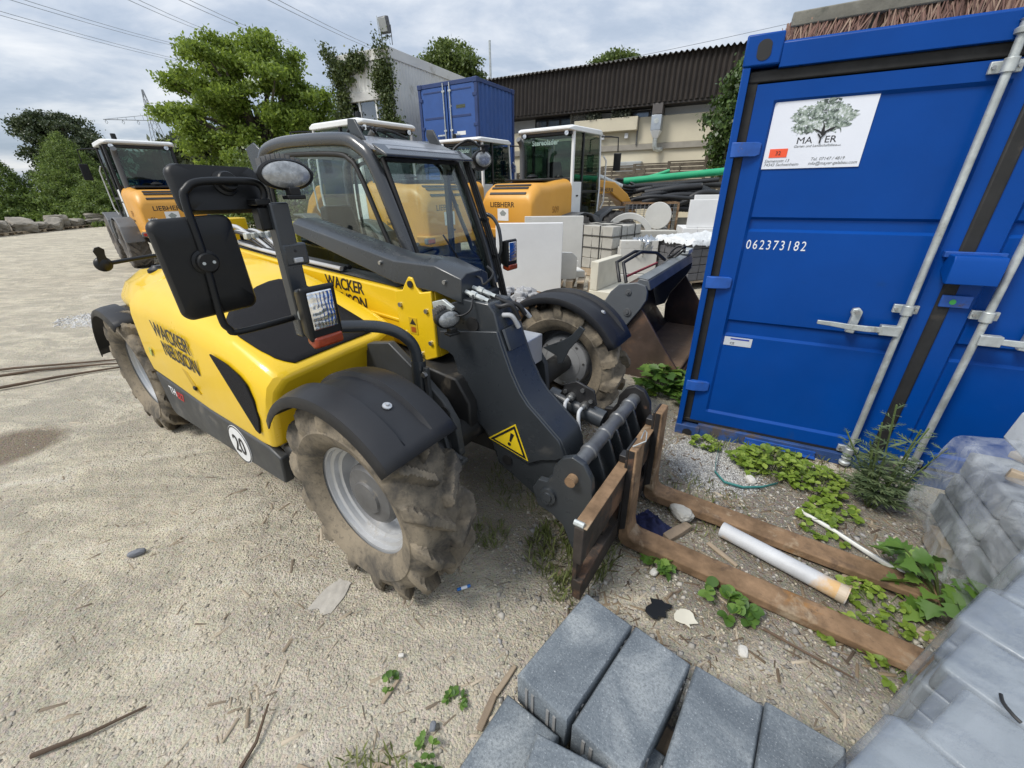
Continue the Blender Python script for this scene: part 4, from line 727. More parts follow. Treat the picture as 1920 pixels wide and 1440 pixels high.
# ------------------------------------------------------------------ pallet fork on the quick hitch
def pallet_fork():
    M_carr = mat('rusted_black_carriage', (0.04, 0.033, 0.028), 0.65, var=0.5, vs=7, spec=.3, dirt=[((0.17, 0.095, 0.055), 0.50, 5), ((0.30, 0.22, 0.15), 0.66, 10), ((.015, .014, .014), .60, 12)], bump=0.4, bs=40)
    R = thing('pallet_fork', 'rusty pallet fork carriage with two long tines on the telehandler hitch', 'pallet fork', (-0.6654, 1.2644, 0), math.radians(-34.5))
    tb = MB().bx(.805, .845, .40, 1.46, .27, .455).build('carriage_top_bar', M_carr, R, bev=.004)
    for k in range(9): MB().box((.825, .47 + k * .11, .4545), (.042, .022, .010)).build('notch', M_black, tb)
    MB().bx(.800, .855, .405, 1.455, .455, .462).build('carriage_top_edge', M_rust, tb, bev=.002)
    MB().bx(.805, .845, .42, 1.46, .045, .150).build('carriage_lower_bar', M_carr, R, bev=.004)
    for y in (.46, .74, 1.10, 1.42): MB().bx(.798, .818, y - .035, y + .035, .09, .44).build('carriage_upright', M_carr, R, bev=.003)
    MB().cyl((.80, .412, .466), (.84, .412, .466), .012, 8).build('stop_bolt', M_galv, R)
    for y0, y1 in ((.835, .950), (1.225, 1.340)):
        sh = MB().prism([(.850, .045), (.850, .565), (.885, .565), (.895, .12), (.905, .075), (.925, .060), (2.04, .043), (2.09, .030), (2.09, .016), (1.9, .008), (.90, .006), (.865, .015)], y0, y1, 'y').build('tine', M_rust, R, bev=.006)
        MB().bx(.838, .8495, y0, y1, .05, .562).build('tine_back', M_rustblack, sh, bev=.003)
        MB().prism([(.853, .10), (.853, .56), (.876, .56), (.880, .12)], y0 - .0025, y0 - .0005, 'y').build('tine_paint', M_rustblack, sh)
        MB().bx(.80, .86, y0 + .03, y1 - .03, .463, .50).build('tine_hook', M_rustblack, sh, bev=.004)
    MB().tube([(.86, .85, .575), (.90, .90, .59), (.88, .98, .585), (.86, 1.02, .57), (.87, .93, .575)], .003, 5).build('tie_wire', M_galv, R)
pallet_fork()

# ------------------------------------------------------------------ wheel loaders in the yard
M_lyel = mat('loader_orange', (0.64, 0.315, 0.045), 0.42, var=0.06, vs=1.5, dirt=((0.52, 0.33, 0.12), 0.66, 2.5))
M_lwhite = mat('cab_white', (0.72, 0.73, 0.72), 0.4, var=0.05, dirt=((0.5, 0.48, 0.43), 0.68, 4))
M_lgrey = mat('loader_grey', (0.10, 0.105, 0.11), 0.55, var=0.15, dirt=((0.26, 0.235, 0.2), 0.60, 4))
M_lglass = glass('tinted_glass', (0.40, 0.50, 0.45), 0.95)
M_ltyre = mat('loader_tyre', (0.11, 0.10, 0.09), 0.9, var=0.35, vs=6, dirt=((0.25, 0.215, 0.165), 0.55, 5), bump=0.5, bs=50)
M_greenprint = mat('pale_green_print', (0.45, 0.62, 0.55), 0.5, var=.05)
M_plaque = mat('plaque_white', (0.72, 0.73, 0.72), 0.4, var=.05)
_lt = None
def loader(label, pos, head, s=1.0, word=True, plate20=False, decal='R', bucket=False, post=None, steer=0.0):
    global _lt
    R = thing('wheel_loader', label, 'wheel loader', (pos[0], pos[1], 0), math.radians(head), 'wheel loaders parked in the yard'); R.scale = (s, s, s)
    # rear hood: rounded shell
    def hs(x, w, z0, z1, rd):
        n = 5; p = [(x, -w, z0)]
        for k in range(n + 1): a = math.radians(90 * k / n); p.append((x, -w + rd - rd * math.cos(a), z1 - rd + rd * math.sin(a)))
        for k in range(n + 1): a = math.radians(90 * k / n); p.append((x, w - rd + rd * math.sin(a), z1 - rd + rd * math.cos(a)))
        return p + [(x, w, z0)]
    hood = MB().loft([hs(-1.96, .56, .84, 1.40, .12), hs(-1.935, .59, .80, 1.47, .15), hs(-1.82, .615, .78, 1.60, .18), hs(-1.64, .625, .78, 1.70, .20), hs(-1.35, .635, .78, 1.70, .20), hs(-.9, .64, .78, 1.75, .20), hs(-.46, .64, .78, 1.78, .20)]).build('rear_hood', M_lyel, R, smooth=40)
    MB().prism([(-.60, .72), (-.68, .90), (.68, .90), (.60, .72)], -2.02, -1.70, 'x').build('counterweight', M_lyel, R, bev=.03)
    for k in range(3): MB().box((-1.895 + .085 * k, 0, (1.522, 1.614, 1.660)[k]), (.046, .84, .02), Matrix.Rotation((-.84, -.72, -.5)[k], 3, 'Y')).build('hood_slat', M_black, hood)
    MB().bx(-1.35, -.55, -.46, .46, 1.735, 1.775).build('hood_top_grille', M_plastic, hood, bev=.01)
    MB().lathe([(.0, .10), (.05, .095), (.11, .06), (.115, .045), (.05, .03), (.045, 0)], (-1.0, .0, 1.77), (0, 0, 1), 16).build('air_intake', M_plastic, hood, smooth=40)
    MB().tube([(-.62, .50, 1.70), (-.62, .50, 2.35), (-.66, .50, 2.46), (-.76, .50, 2.53)], .055, 12).build('exhaust_pipe', M_lgrey, R, smooth=50)
    # lettering on the rear face and sides, plaque, lock
    rf = lambda y, z: frame((-1.9625, y, z), (0, -1, 0), (0, 0, 1))
    text('LIEBHERR', .13, M_black, hood, rf(.38, 1.285), bold=.010, sx=1.05); MB().add([(-1.964, .20, 1.04), (-1.964, -.06, 1.04), (-1.964, -.06, 1.26), (-1.964, .20, 1.26)], [(0, 1, 2, 3)]).build('plaque', M_plaque, hood)
    MB().add([(-1.966, .11, 1.13), (-1.966, .03, 1.13), (-1.966, -.01, 1.18), (-1.966, .07, 1.235), (-1.966, .15, 1.18)], [(0, 1, 2, 3, 4)]).build('plaque_tree', mat('plaque_grey', (.25, .28, .27), .5, var=.4, vs=60), hood)
    MB().box((-1.975, .02, .955), (.02, .12, .035)).build('hood_lock', M_plastic, hood, bev=.005)
    for sd_, on in ((-1, True), (1, True)):
        fx = lambda x, z: frame((x, sd_ * .6425, z), (-sd_, 0, 0), (0, 0, 1))
        text('509', .17, mat('outline_print', (.36, .16, .02), .5), hood, fx(-1.28 if sd_ < 0 else -.95, 1.16), bold=.005, sx=1.1); text('Stereo', .085, M_black, hood, fx(-1.28 if sd_ < 0 else -.95, 1.05), bold=.008)
    if plate20:
        dk = disc((-1.955, .44, 1.14), (-1, 0, .1), .085, 24, .004).build('speed_plate', M_plaque, hood); text('20', .10, M_black, dk, frame((-1.962, .44, 1.105), (0, -1, 0), (.05, 0, 1)), align='CENTER', bold=.01)
        MB().add([(-1.93, .59, .82), (-1.95, .50, .86), (-1.86, .595, 1.30), (-1.80, .607, 1.36)], [(0, 1, 2, 3)]).build('side_vent', M_black, hood)
    # cab
    post = post or M_lwhite
    cab = MB().bx(-.46, .30, -.64, .64, .98, 1.06).build('cab_floor', M_lgrey, R, bev=.01)
    for sd_ in (-1, 1):
        y = sd_ * .61
        MB().box((-.42, y, 1.86), (.07, .06, 1.72)).build('cab_post', post, R, bev=.015)
        MB().tube([(.93, y, 1.02), (.98, y, 1.60), (.86, y, 2.66)], .028, 8).build('cab_post', post, R, smooth=50)
        MB().box((.02, y, 1.86), (.05, .06, 1.66)).build('cab_post', M_black, R, bev=.01)
        MB().bx(-.40, .0, y - .02, y + .02, 1.02, 1.72).build('side_panel', M_lwhite, R, bev=.01)
        MB().box((-.20, y + sd_ * .025, 1.45), (.09, .02, .03)).build('door_latch', M_plastic, R, bev=.005)
        MB().prism([(.06, 1.05), (.90, 1.05), (.95, 1.60), (.86, 2.60), (.06, 2.60)], y - .006, y + .006, 'y').build('door_glass', M_lglass, R)
        MB().bx(.05, .92, y - .022, y + .022, 1.50, 1.55).build('door_rail', M_black, R, bev=.006)
        MB().prism([(-.37, 1.74), (.0, 1.74), (.0, 2.60), (-.37, 2.60)], y - .006, y + .006, 'y').build('side_glass', M_lglass, R)
        MB().tube([(1.02, sd_ * .66, 1.15), (1.08, sd_ * .70, 1.3), (1.08, sd_ * .70, 2.15), (1.0, sd_ * .66, 2.25)], .016, 6).build('handrail', M_lwhite, R, smooth=60)
        MB().tube([(.88, sd_ * .62, 2.62), (1.02, sd_ * .80, 2.62), (1.08, sd_ * .95, 2.60), (1.10, sd_ * .96, 2.32)], .014, 6).build('mirror_arm', M_plastic, R, smooth=60)
        MB().box((1.12, sd_ * .95, 2.12), (.04, .17, .36)).build('mirror', M_plastic, R, bev=.015)
        lr = disc((-.475, sd_ * .50, 2.60), (-1, 0, 0), .055, 16, .05).build('work_lamp', M_plastic, R); disc((-.526, sd_ * .50, 2.60), (-1, 0, 0), .045, 16, .004).build('lamp_lens', M_lens, lr)
        MB().prism([(-1.13, .62), (-1.05, .88), (-.85, 1.04), (-.45, 1.11), (-.05, 1.04), (.15, .90), (.27, .62), (.35, .62), (.42, .90), (.30, 1.02), (-.07, 1.10), (-.45, 1.14), (-.85, 1.10), (-1.11, .96), (-1.25, .62)], sd_ * .60, sd_ * .96, 'y').build('rear_fender', M_lgrey, R, bev=.02)
        MB().prism([(1.02, .72), (1.10, .98), (1.35, 1.14), (1.65, 1.16), (1.70, 1.20), (1.32, 1.20), (1.02, 1.04), (.90, .72)], sd_ * .60, sd_ * .94, 'y').build('front_fender', M_lgrey, R, bev=.02)
        MB().box((-1.99, sd_ * .62, .82), (.08, .20, .10)).build('tail_lamp', M_lgrey, R, bev=.02); MB().box((-2.032, sd_ * .62, .82), (.01, .15, .06)).build('tail_lens', mat('tail_red', (.35, .03, .02), .2), R, bev=.004)
    MB().bx(-.44, -.43, -.57, .57, 1.80, 2.62).build('rear_window', M_lglass, R)
    MB().bx(-.455, -.42, -.58, .58, 1.72, 1.80).build('window_sill', M_black, R, bev=.006)
    MB().bx(.90, .91, -.57, .57, 1.2, 2.6).build('front_window', M_lglass, R)
    MB().loft([[(x, -w, z0), (x, w, z0), (x, w, z1 - .02), (x, w - .06, z1), (x, -w + .06, z1), (x, -w, z1 - .02)] for x, w, z0, z1 in ((-.60, .60, 2.655, 2.70), (-.50, .67, 2.63, 2.73), (.80, .67, 2.64, 2.75), (.98, .62, 2.66, 2.72))]).build('cab_roof', M_lwhite, R, bev=.012)
    MB().bx(-.50, -.40, -.60, .60, 2.57, 2.632).build('roof_header', M_black, R, bev=.01)
    if word: text('Stereolader', .135, M_greenprint, R, frame((-.446, .36, 2.42), (0, -1, 0), (0, 0, 1)), bold=.02)
    MB().lathe([(.0, .12), (.045, .12), (.05, .10), (.05, .0)], (-.2, .35, 2.745), (0, 0, 1), 12).build('beacon', M_plastic, R, smooth=40)
    st = MB().bx(.0, .45, -.24, .24, 1.06, 1.50).build('seat', M_plastic, R, bev=.05); MB().loft([[(-.08, -.22, 1.50), (.08, -.22, 1.50), (.08, .22, 1.50), (-.08, .22, 1.50)], [(-.18, -.16, 2.12), (-.06, -.16, 2.12), (-.06, .16, 2.12), (-.18, .16, 2.12)]]).build('seat_back', M_plastic, st, bev=.04)
    MB().bx(.65, .85, -.2, .2, 1.05, 1.75).build('dashboard', M_plastic, R, bev=.04)
    # chassis, wheels, lift arm
    MB().bx(-1.75, .25, -.42, .42, .50, 1.0).build('rear_frame', M_lgrey, R, bev=.03); MB().bx(.25, 1.55, -.36, .36, .48, .95).build('front_frame', M_lgrey, R, bev=.03)
    MB().bx(.35, .85, .62, .90, .45, .80).build('tank', M_lgrey, R, bev=.04)
    for k in range(3): MB().bx(.45, .80, -.88, -.66, .38 + .24 * k, .41 + .24 * k).build('step', M_lgrey, R, bev=.006)
    if _lt is None:
        v, f = tyre_mesh(.56, .40, .28, 20, .022, 160); _lt = bpy.data.meshes.new('tyre'); tmp = np_mesh('tyre', v, f, M_ltyre, None); _lt = tmp.data
        _lt.polygons.foreach_set('use_smooth', [True] * len(f)); _lt.set_sharp_from_angle(angle=math.radians(38)); bpy.data.objects.remove(tmp)
    for x in (-.45, 1.55):
        for sd_ in (-1, 1):
            W = bpy.data.objects.new('wheel', None); C.objects.link(W); W.parent = R; W.location = (x, sd_ * .94, .55); W.rotation_euler = (0, .4 * x, 0 if sd_ < 0 else PI)
            link('tyre', _lt, None, W); MB().lathe([(.285, .05), (.26, .07), (.25, .14), (.10, .16), (.09, .10), (.0, .10)], (0, 0, 0), (0, 1, 0), 24).build('rim', M_lgrey, W, smooth=40)
    la = MB().prism([(1.05, 1.45), (1.15, 1.72), (1.35, 1.78), (1.85, 1.72), (2.25, 1.45), (2.62, .95), (2.50, .85), (2.10, 1.25), (1.75, 1.48), (1.35, 1.45)], -.20, .20, 'y').build('lift_arm', M_lyel, R, bev=.03)
    text('LIEBHERR', .12, M_black, la, frame((1.30, -.205, 1.53), (1, 0, -.06), (.06, 0, 1)), bold=.010)
    MB().cyl((1.10, -.1, 1.95), (2.10, -.1, 1.62), .06, 10).build('tilt_cylinder', M_galv, R, smooth=40); MB().prism([(1.0, .8), (1.0, 1.7), (1.25, 1.85), (1.40, .8)], -.30, .30, 'y').build('mast', M_lyel, R, bev=.03)
    if steer:
        T_ = Matrix.Translation((.75, 0, 0)) @ Matrix.Rotation(math.radians(steer), 4, 'Z') @ Matrix.Translation((-.75, 0, 0))
        for ch in R.children:
            if ch.name.split('.')[0] in ('lift_arm', 'tilt_cylinder', 'mast', 'front_frame', 'front_fender') or (ch.name.startswith('wheel') and ch.location.x > 1): ch.matrix_local = T_ @ ch.matrix_basis
    if bucket: MB().prism([(2.15, .10), (2.2, .75), (2.45, .85), (2.35, .35), (2.9, .08), (2.9, .05)], -.9, .9, 'y').build('bucket', M_lgrey, R, bev=.01)
    return R
loader('orange and white wheel loader on the right, its side door facing the pipe pile', (1.06, 10.16), 55, steer=-34)
loader('orange wheel loader parked between the other two, under the far blue container', (-0.95, 11.9), 60)
loader('orange wheel loader seen through the telehandler cab glass, below the ivy covered cabin', (-2.6, 8.94), 144)
loader('lone orange wheel loader on the left with a round 20 plate', (-8.89, 11.21), 137, word=False, plate20=True, post=M_black)

# ------------------------------------------------------------------ far containers
def box_container(name, label, pos, yaw, w, dpt, h, z0, mp, mfr, rods=True):
    """front (doors) along local x, body runs back along local y"""
    R = thing(name, label, 'container', (pos[0], pos[1], z0), yaw)
    for x in (0, w):
        for y in (0, dpt):
            MB().box((x + (.05 if x == 0 else -.05), y + (.05 if y == 0 else -.05), h / 2), (.10, .10, h - .26)).build('corner_post', mfr, R, bev=.008)
            for z in (.065, h - .065): MB().box((x + (.07 if x == 0 else -.07), y + (.07 if y == 0 else -.07), z), (.165, .165, .13)).build('corner_casting', mfr, R, bev=.012)
    for z in (.06, h - .06):
        for y in (.05, dpt - .05): MB().box((w / 2, y, z), (w - .3, .09, .11)).build('end_rail', mfr, R, bev=.008)
        for x in (.05, w - .05): MB().box((x, dpt / 2, z), (.09, dpt - .3, .10)).build('side_rail', mfr, R, bev=.008)
    for x, sg in ((.03, 1), (w - .03, -1)):
        prof = []; y = .10
        while y < dpt - .3: prof += [(y, 0), (y + .08, 0), (y + .12, .04), (y + .20, .04), (y + .24, 0)]; y += .24
        prof.append((dpt - .08, 0)); b = MB()
        for (ya, oa), (yb, ob) in zip(prof[:-1], prof[1:]):
            if yb > ya: b.add([(x + sg * oa, ya, .1), (x + sg * ob, yb, .1), (x + sg * ob, yb, h - .1), (x + sg * oa, ya, h - .1)], [(0, 1, 2, 3)])
        import bmesh
        o = b.build('side_wall', mp, R)
        bm = bmesh.new(); bm.from_mesh(o.data); bmesh.ops.remove_doubles(bm, verts=bm.verts, dist=.001); bm.to_mesh(o.data); bm.free()
    MB().bx(.05, w - .05, .05, dpt - .05, h - .06, h - .03).build('roof', mp, R); MB().bx(.1, w - .1, dpt - .06, dpt - .03, .1, h - .1).build('rear_wall', mp, R)
    for i, (x0, x1) in enumerate(((.11, w / 2 - .02), (w / 2 + .02, w - .11))):
        dr = MB().bx(x0, x1, .02, .05, .12, h - .12).build('door', mp, R, bev=.006)
        for z in (h * .34, h * .60): MB().bx(x0 + .08, x1 - .14, .012, .02, z - .03, z + .03).build('door_band', mfr, dr, bev=.006)
        MB().bx(x0 + .08, x1 - .10, .012, .02, h - .26, h - .22).build('door_band', mfr, dr, bev=.006)
        if rods:
            xr = x1 - .10 if i == 0 else x0 + .10
            MB().cyl((xr, -.01, .04), (xr, -.01, h - .04), .018, 8).build('lock_rod', M_galv, dr, smooth=40)
            hx = xr - .30 if i == 0 else xr; MB().bx(hx, hx + .30, -.03, -.015, .86, .90).build('lever_handle', M_galv, dr, bev=.004)
            for z in (.2, 1.0, h - .25): MB().box((xr, .0, z), (.10, .04, .05)).build('rod_bracket', M_galv, dr, bev=.004)
        for z in (.4, 1.1, 1.85): MB().box((.09 if i == 0 else w - .09, .01, z), (.14, .04, .08)).build('hinge', mfr, R, bev=.006)
    return R
M_blue2 = mat('blue_container_paint', (0.022, 0.075, 0.26), 0.5, var=0.12, vs=2, dirt=((0.05, 0.08, 0.16), 0.66, 3))
M_blue2f = mat('dark_blue_frame', (0.012, 0.035, 0.13), 0.55, var=0.2, vs=3)
fb = math.radians(148) + PI
bc_pos = (-0.88 - 2.2 * math.cos(math.radians(-30)), 14.2 - 2.2 * math.sin(math.radians(-30)))
R1 = box_container('site_container', 'small blue container stacked high behind the loaders, doors facing the yard', bc_pos, math.radians(-30), 2.2, 2.2, 2.26, 2.26, M_blue2, M_blue2f)
MB().bx(1.40, 1.72, .016, .020, .86, .96).build('name_sticker', M_plaque, R1); MB().bx(1.42, 1.75, .016, .020, 1.55, 1.64).build('dark_sticker', mat('dark_print', (.05, .06, .03), .5, var=.6, vs=40), R1); MB().add([(1.16, .016, 1.58), (1.26, .016, 1.62), (1.22, .016, 1.68)], [(0, 1, 2)]).build('emblem', M_plaque, R1)
box_container('site_container', 'lower blue container carrying the stacked one behind the loaders', bc_pos, math.radians(-30), 2.2, 2.2, 2.255, 0.0, M_blue2, M_blue2f)

# ivy-covered office cabin
M_cab = mat('stained_white_sheet', (0.60, 0.60, 0.57), 0.7, var=0.08, vs=1.2, dirt=[((0.34, 0.32, 0.27), 0.58, 1.6), ((0.10, 0.09, 0.08), 0.70, 5)])
L_ivy = leafmat('ivy_leaf', (0.030, 0.048, 0.012), (0.065, 0.10, 0.022), (0.13, 0.16, 0.04), 0.5, 0.2)
def leaves(name, pts, size, m, parent=None, seed=1, stretch=1.6, droop=0.0, nrm=None, up=0.25):
    """leaf-shaped quads at pts (n,3)"""
    r = np.random.default_rng(seed); n = len(pts); sz = size * r.uniform(.6, 1.3, n)[:, None]
    a = r.normal(0, 1, (n, 3)); a[:, 2] -= droop; a /= np.linalg.norm(a, axis=1)[:, None]
    q = r.normal(0, 1, (n, 3)); q[:, 2] += up; b = np.cross(a, q); b /= np.linalg.norm(b, axis=1)[:, None] + 1e-9
    L = a * sz * stretch * .5; Wd = b * sz * .5
    V = np.stack([pts - L, pts + Wd - L * .1, pts + L, pts - Wd - L * .1], 1).reshape(-1, 3)
    return np_mesh(name, V, np.arange(4 * n).reshape(-1, 4), m, parent, rnd=r.random(n))
def cabin():
    yaw = math.radians(-26); W, DP, HT = 2.35, 6.0, 5.6
    R = thing('office_cabin', 'stained white office cabin overgrown with ivy, behind the loaders', 'cabin', (-3.65 - W * math.cos(yaw), 15.73 - W * math.sin(yaw), 0), yaw)
    # front has a window opening; corrugated skins
    def corr(p0, p1, z0, z1, name, amp=.022, pitch=.16):
        n = max(2, int(math.hypot(p1[0] - p0[0], p1[1] - p0[1]) / (pitch / 4))); d = Vector((p1[0] - p0[0], p1[1] - p0[1], 0)).normalized(); nn = Vector((d.y, -d.x, 0)); b = MB()
        for k in range(n + 1):
            o_ = amp * (1 if k % 4 in (1, 2) else 0); x = p0[0] + (p1[0] - p0[0]) * k / n + nn.x * o_; y = p0[1] + (p1[1] - p0[1]) * k / n + nn.y * o_
            b.v += [(x, y, z0), (x, y, z1)]
        for k in range(n): b.f.append((2 * k, 2 * k + 2, 2 * k + 3, 2 * k + 1))
        return b.build(name, M_cab, R)
    corr((W, 0), (W, DP), 0, HT - .28, 'side_cladding'); corr((0, DP), (0, 0), 0, HT - .28, 'side_cladding')
    corr((0, 0), (W, 0), 4.45, HT - .28, 'front_cladding'); corr((0, 0), (.42, 0), 0, 4.45, 'front_cladding'); corr((2.0, 0), (W, 0), 0, 4.45, 'front_cladding'); corr((.42, 0), (2.0, 0), 0, 2.9, 'front_cladding')
    for (x0, x1, y0, y1) in ((-.04, W + .04, -.05, .0), (W, W + .05, .0, DP), (-.05, 0, 0, DP)): MB().bx(x0, x1, y0, y1, HT - .28, HT).build('fascia', M_cab, R, bev=.01)
    MB().bx(0, W, 0.01, DP, HT - .10, HT - .04).build('roof', M_cab, R)
    MB().bx(.40, 2.02, -.05, .10, 4.30, 4.55).build('shutter_box', mat('shutter_grey', (.5, .5, .48), .6, var=.1), R, bev=.01)
    MB().bx(.42, 2.0, .06, .07, 2.9, 4.35).build('window_pane', glass('cabin_glass', (.25, .3, .3), .75), R); MB().bx(.30, 2.1, .9, .95, 2.8, 4.5).build('room_wall', M_lgrey, R)
    for x in (.42, .80, 1.52, 1.95): MB().bx(x, x + .07, .03, .08, 2.9, 4.35).build('window_post', M_lwhite, R, bev=.006)
    # ivy
    r = np.random.default_rng(8); P = []
    def sheet(n, x0, x1, z0, z1, th=.25): P.append(np.stack([r.uniform(x0, x1, n), -np.abs(r.normal(0, th * .5, n)) - .03, r.uniform(z0, z1, n)], -1))
    for k in range(34): cx, cz = r.normal(.22, .13), r.uniform(2.2, 5.5); P.append(np.array([cx, -.12, cz]) + r.normal(0, 1, (70, 3)) * (.13, .09, .17))
    for k in range(26): cx = r.uniform(.1, 1.55); cz = 5.42 - abs(r.normal(0, .16)) - (.30 if cx < .9 else 0) * r.random(); P.append(np.array([cx, -.12, cz]) + r.normal(0, 1, (55, 3)) * (.12, .08, .10))
    for k in range(40): cz = r.uniform(2.2, 5.7); cx = r.normal(2.12, .12) + max(0, 3.9 - cz) * .12; P.append(np.array([cx, -.10, cz]) + r.normal(0, 1, (80, 3)) * (.13, .09, .17))
    for k in range(22): cz = r.uniform(2.3, 3.6); P.append(np.array([r.normal(2.3, .28), -.10, cz]) + r.normal(0, 1, (70, 3)) * (.16, .10, .14))
    for k in range(6): P.append(np.array([-.25 + .06 * k, -.1, 5.85 - .09 * k]) + r.normal(0, 1, (25, 3)) * (.06, .06, .05))
    P = np.concatenate([p + r.normal(0, .05, p.shape) for p in P for _ in (0, 1)]); P[:, 1] = np.minimum(P[:, 1], -.03); o = leaves('ivy', P, .06, L_ivy, R, 4, 1.3, .6)
    return R
cab_o = cabin()
fl = thing('floodlight', 'grey floodlight on a bracket at the corner of the ivy covered cabin roof', 'floodlight', (-3.72, 15.72, 5.6), math.radians(-26))
MB().box((.10, -.05, .48), (.34, .14, .40), Matrix.Rotation(.2, 3, 'X')).build('lamp_body', M_lgrey, fl, bev=.03); MB().box((.10, -.13, .47), (.28, .02, .33), Matrix.Rotation(.2, 3, 'X')).build('lamp_glass', mat('flood_glass', (.30, .32, .32), .2, var=.1), fl, bev=.01)
MB().tube([(-.10, 0, 0), (-.10, 0, .50), (-.06, 0, .55)], .012, 6).tube([(.28, 0, 0), (.28, 0, .48)], .012, 6).tube([(-.10, 0, .22), (.28, 0, .22)], .012, 6).build('bracket', M_lgrey, fl); MB().cyl((-.16, 0, 0), (-.20, 0, .75), .012, 6).build('antenna', M_galv, fl)
tag(MB().cyl((-0.86, 26.0, 0), (-0.86, 26.0, 8.35), .055, 10).lathe([(.0, .05), (.06, .04), (.06, 0)], (-0.86, 26, 8.35), (0, 0, 1), 8).build('flagpole', M_galv, None, smooth=40), 'thin bare flagpole rising behind the stacked blue container', 'flagpole')

# ------------------------------------------------------------------ workshop building
def building():
    yaw = math.radians(-27.5); R = thing('workshop_building', 'cream workshop building with dark corrugated cladding under the eaves', 'building', (0, 23.46, 0), yaw)
    M_wall = mat('cream_render', (0.60, 0.55, 0.42), 0.9, var=0.06, vs=.8, dirt=((0.47, 0.43, 0.34), 0.64, .9)); M_wallw = mat('white_render', (0.68, 0.69, 0.70), 0.9, var=0.05); M_clad = mat('dark_cladding', (0.030, 0.024, 0.020), 0.6, var=0.2, vs=2)
    MB().bx(-7, 22, 0.0, 8, 0, 3.2).build('ground_floor_wall', M_wall, R); MB().bx(-7, 22, -.10, 0.0, 3.06, 3.28).build('ledge', mat('ledge_grey', (.30, .28, .24), .9), R, bev=.01)
    MB().bx(-7, 22, .40, 8, 3.2, 6.0).build('upper_wall', M_wallw, R); MB().bx(3.55, 6.36, -.35, .0, 3.80, 4.30).build('balcony_planter', M_wall, R, bev=.02)
    MB().bx(6.36, 22, -.06, .12, 3.28, 4.28).build('parapet', M_wall, R, bev=.02); MB().bx(-7, 3.55, -.06, .12, 3.28, 4.05).build('parapet', M_wall, R, bev=.02); MB().bx(3.55, 6.36, -.02, .12, 3.28, 4.0).build('parapet', M_wall, R, bev=.02)
    # cladding: real corrugation, one bay per sheet
    pitch, amp = .20, .055
    for bay in range(10):
        x0 = -6.0 + 2.6 * bay; b = MB(); n = int(2.6 / (pitch / 6))
        for k in range(n + 1): x = x0 + 2.6 * k / n; y = -.55 - amp * math.cos(2 * PI * x / pitch); b.v += [(x, y, 4.68), (x, y + .12, 6.22)]
        for k in range(n): b.f.append((2 * k, 2 * k + 2, 2 * k + 3, 2 * k + 1))
        b.build('cladding_sheet', M_clad, R, smooth=60)
        b = MB()
        for k in range(n + 1): x = x0 + 2.6 * k / n; z = 6.24 + .045 * math.cos(2 * PI * x / pitch); b.v += [(x, -.62, z - .02), (x, 8.5, z + 1.4)]
        for k in range(n): b.f.append((2 * k, 2 * k + 2, 2 * k + 3, 2 * k + 1))
        b.build('roof_sheet', mat('fibre_cement', (.13, .12, .105), .9, var=.2), R, smooth=60)
    MB().bx(-7, 22, -.5, 1.3, 4.60, 4.70).build('soffit', M_clad, R)
    for x0, x1, z0, z1, nm in ((1.3, 3.25, 3.3, 4.60, 3), (5.2, 6.70, 3.3, 4.58, 2), (6.72, 7.30, 3.3, 4.62, 1), (9.5, 12, 3.3, 4.6, 3)):
        w = MB().bx(x0, x1, .37, .405, z0, z1).build('window', mat('window_dark', (.02, .02, .022), .4), R, bev=.01); k = (x1 - x0) / nm
        for i in range(nm): MB().bx(x0 + k * i + .06, x0 + k * (i + 1) - .06, -.0 + .355, .368, z0 + .06, z1 - .07).build('pane', mat('window_reflect', (.10, .13, .17), .05, metal=.6, var=.1), w)
    # trellis screen, duct, lamp boxes, drain pipe
    ts = MB().bx(3.27, 3.36, -.15, -.05, 4.0, 4.98).build('trellis_post', M_greywood, R)
    for k in range(11): MB().box((3.83, -.10, 4.08 + .075 * k), (.98, .03, .045), Matrix.Rotation(.0, 3, 'Y')).build('trellis_slat', M_greywood, ts)
    for x in (3.6, 3.95, 4.28): MB().bx(x - .025, x + .025, -.14, -.10, 4.0, 4.86).build('trellis_upright', M_greywood, ts)
    M_duct = mat('duct_zinc', (.42, .46, .50), .35, metal=.6, var=.2)
    dc = MB().bx(6.96, 7.36, -.55, -.08, 4.28, 4.66).build('duct_hood', mat('duct_dark', (.10, .09, .085), .5), R, bev=.01); MB().bx(6.96, 7.36, -.55, -.08, 3.72, 4.26).build('duct_box', M_duct, dc, bev=.01)
    MB().loft([[(6.96, -.55, 3.71), (7.36, -.55, 3.71), (7.36, -.08, 3.71), (6.96, -.08, 3.71)], [(7.07, -.42, 3.45), (7.25, -.42, 3.45), (7.25, -.22, 3.45), (7.07, -.22, 3.45)]]).build('duct_funnel', M_white, dc, bev=.008)
    MB().tube([(7.16, -.32, 3.46), (7.17, -.32, 3.20), (7.20, -.30, 3.06), (7.32, -.20, 3.02), (7.42, -.02, 3.06)], .095, 12).build('duct_elbow', M_galv, dc, smooth=50); disc((7.16, -.552, 4.05), (0, -1, 0), .10, 20, .01).build('duct_fan', M_galv, dc)
    for x in (4.85, 5.90): MB().bx(x - .08, x + .08, -.20, -.10, 3.52, 3.72).build('wall_lamp', M_wallw, R, bev=.02)
    for x in (3.56, 6.35): MB().cyl((x, -.13, 3.25), (x, -.13, 4.3), .03, 8).build('downpipe', M_lgrey, R, smooth=40)
    MB().bx(5.6, 6.7, -.40, .0, 2.20, 2.62).build('vent_cowl', mat('cowl_grey', (.35, .37, .37), .6), R, bev=.03)
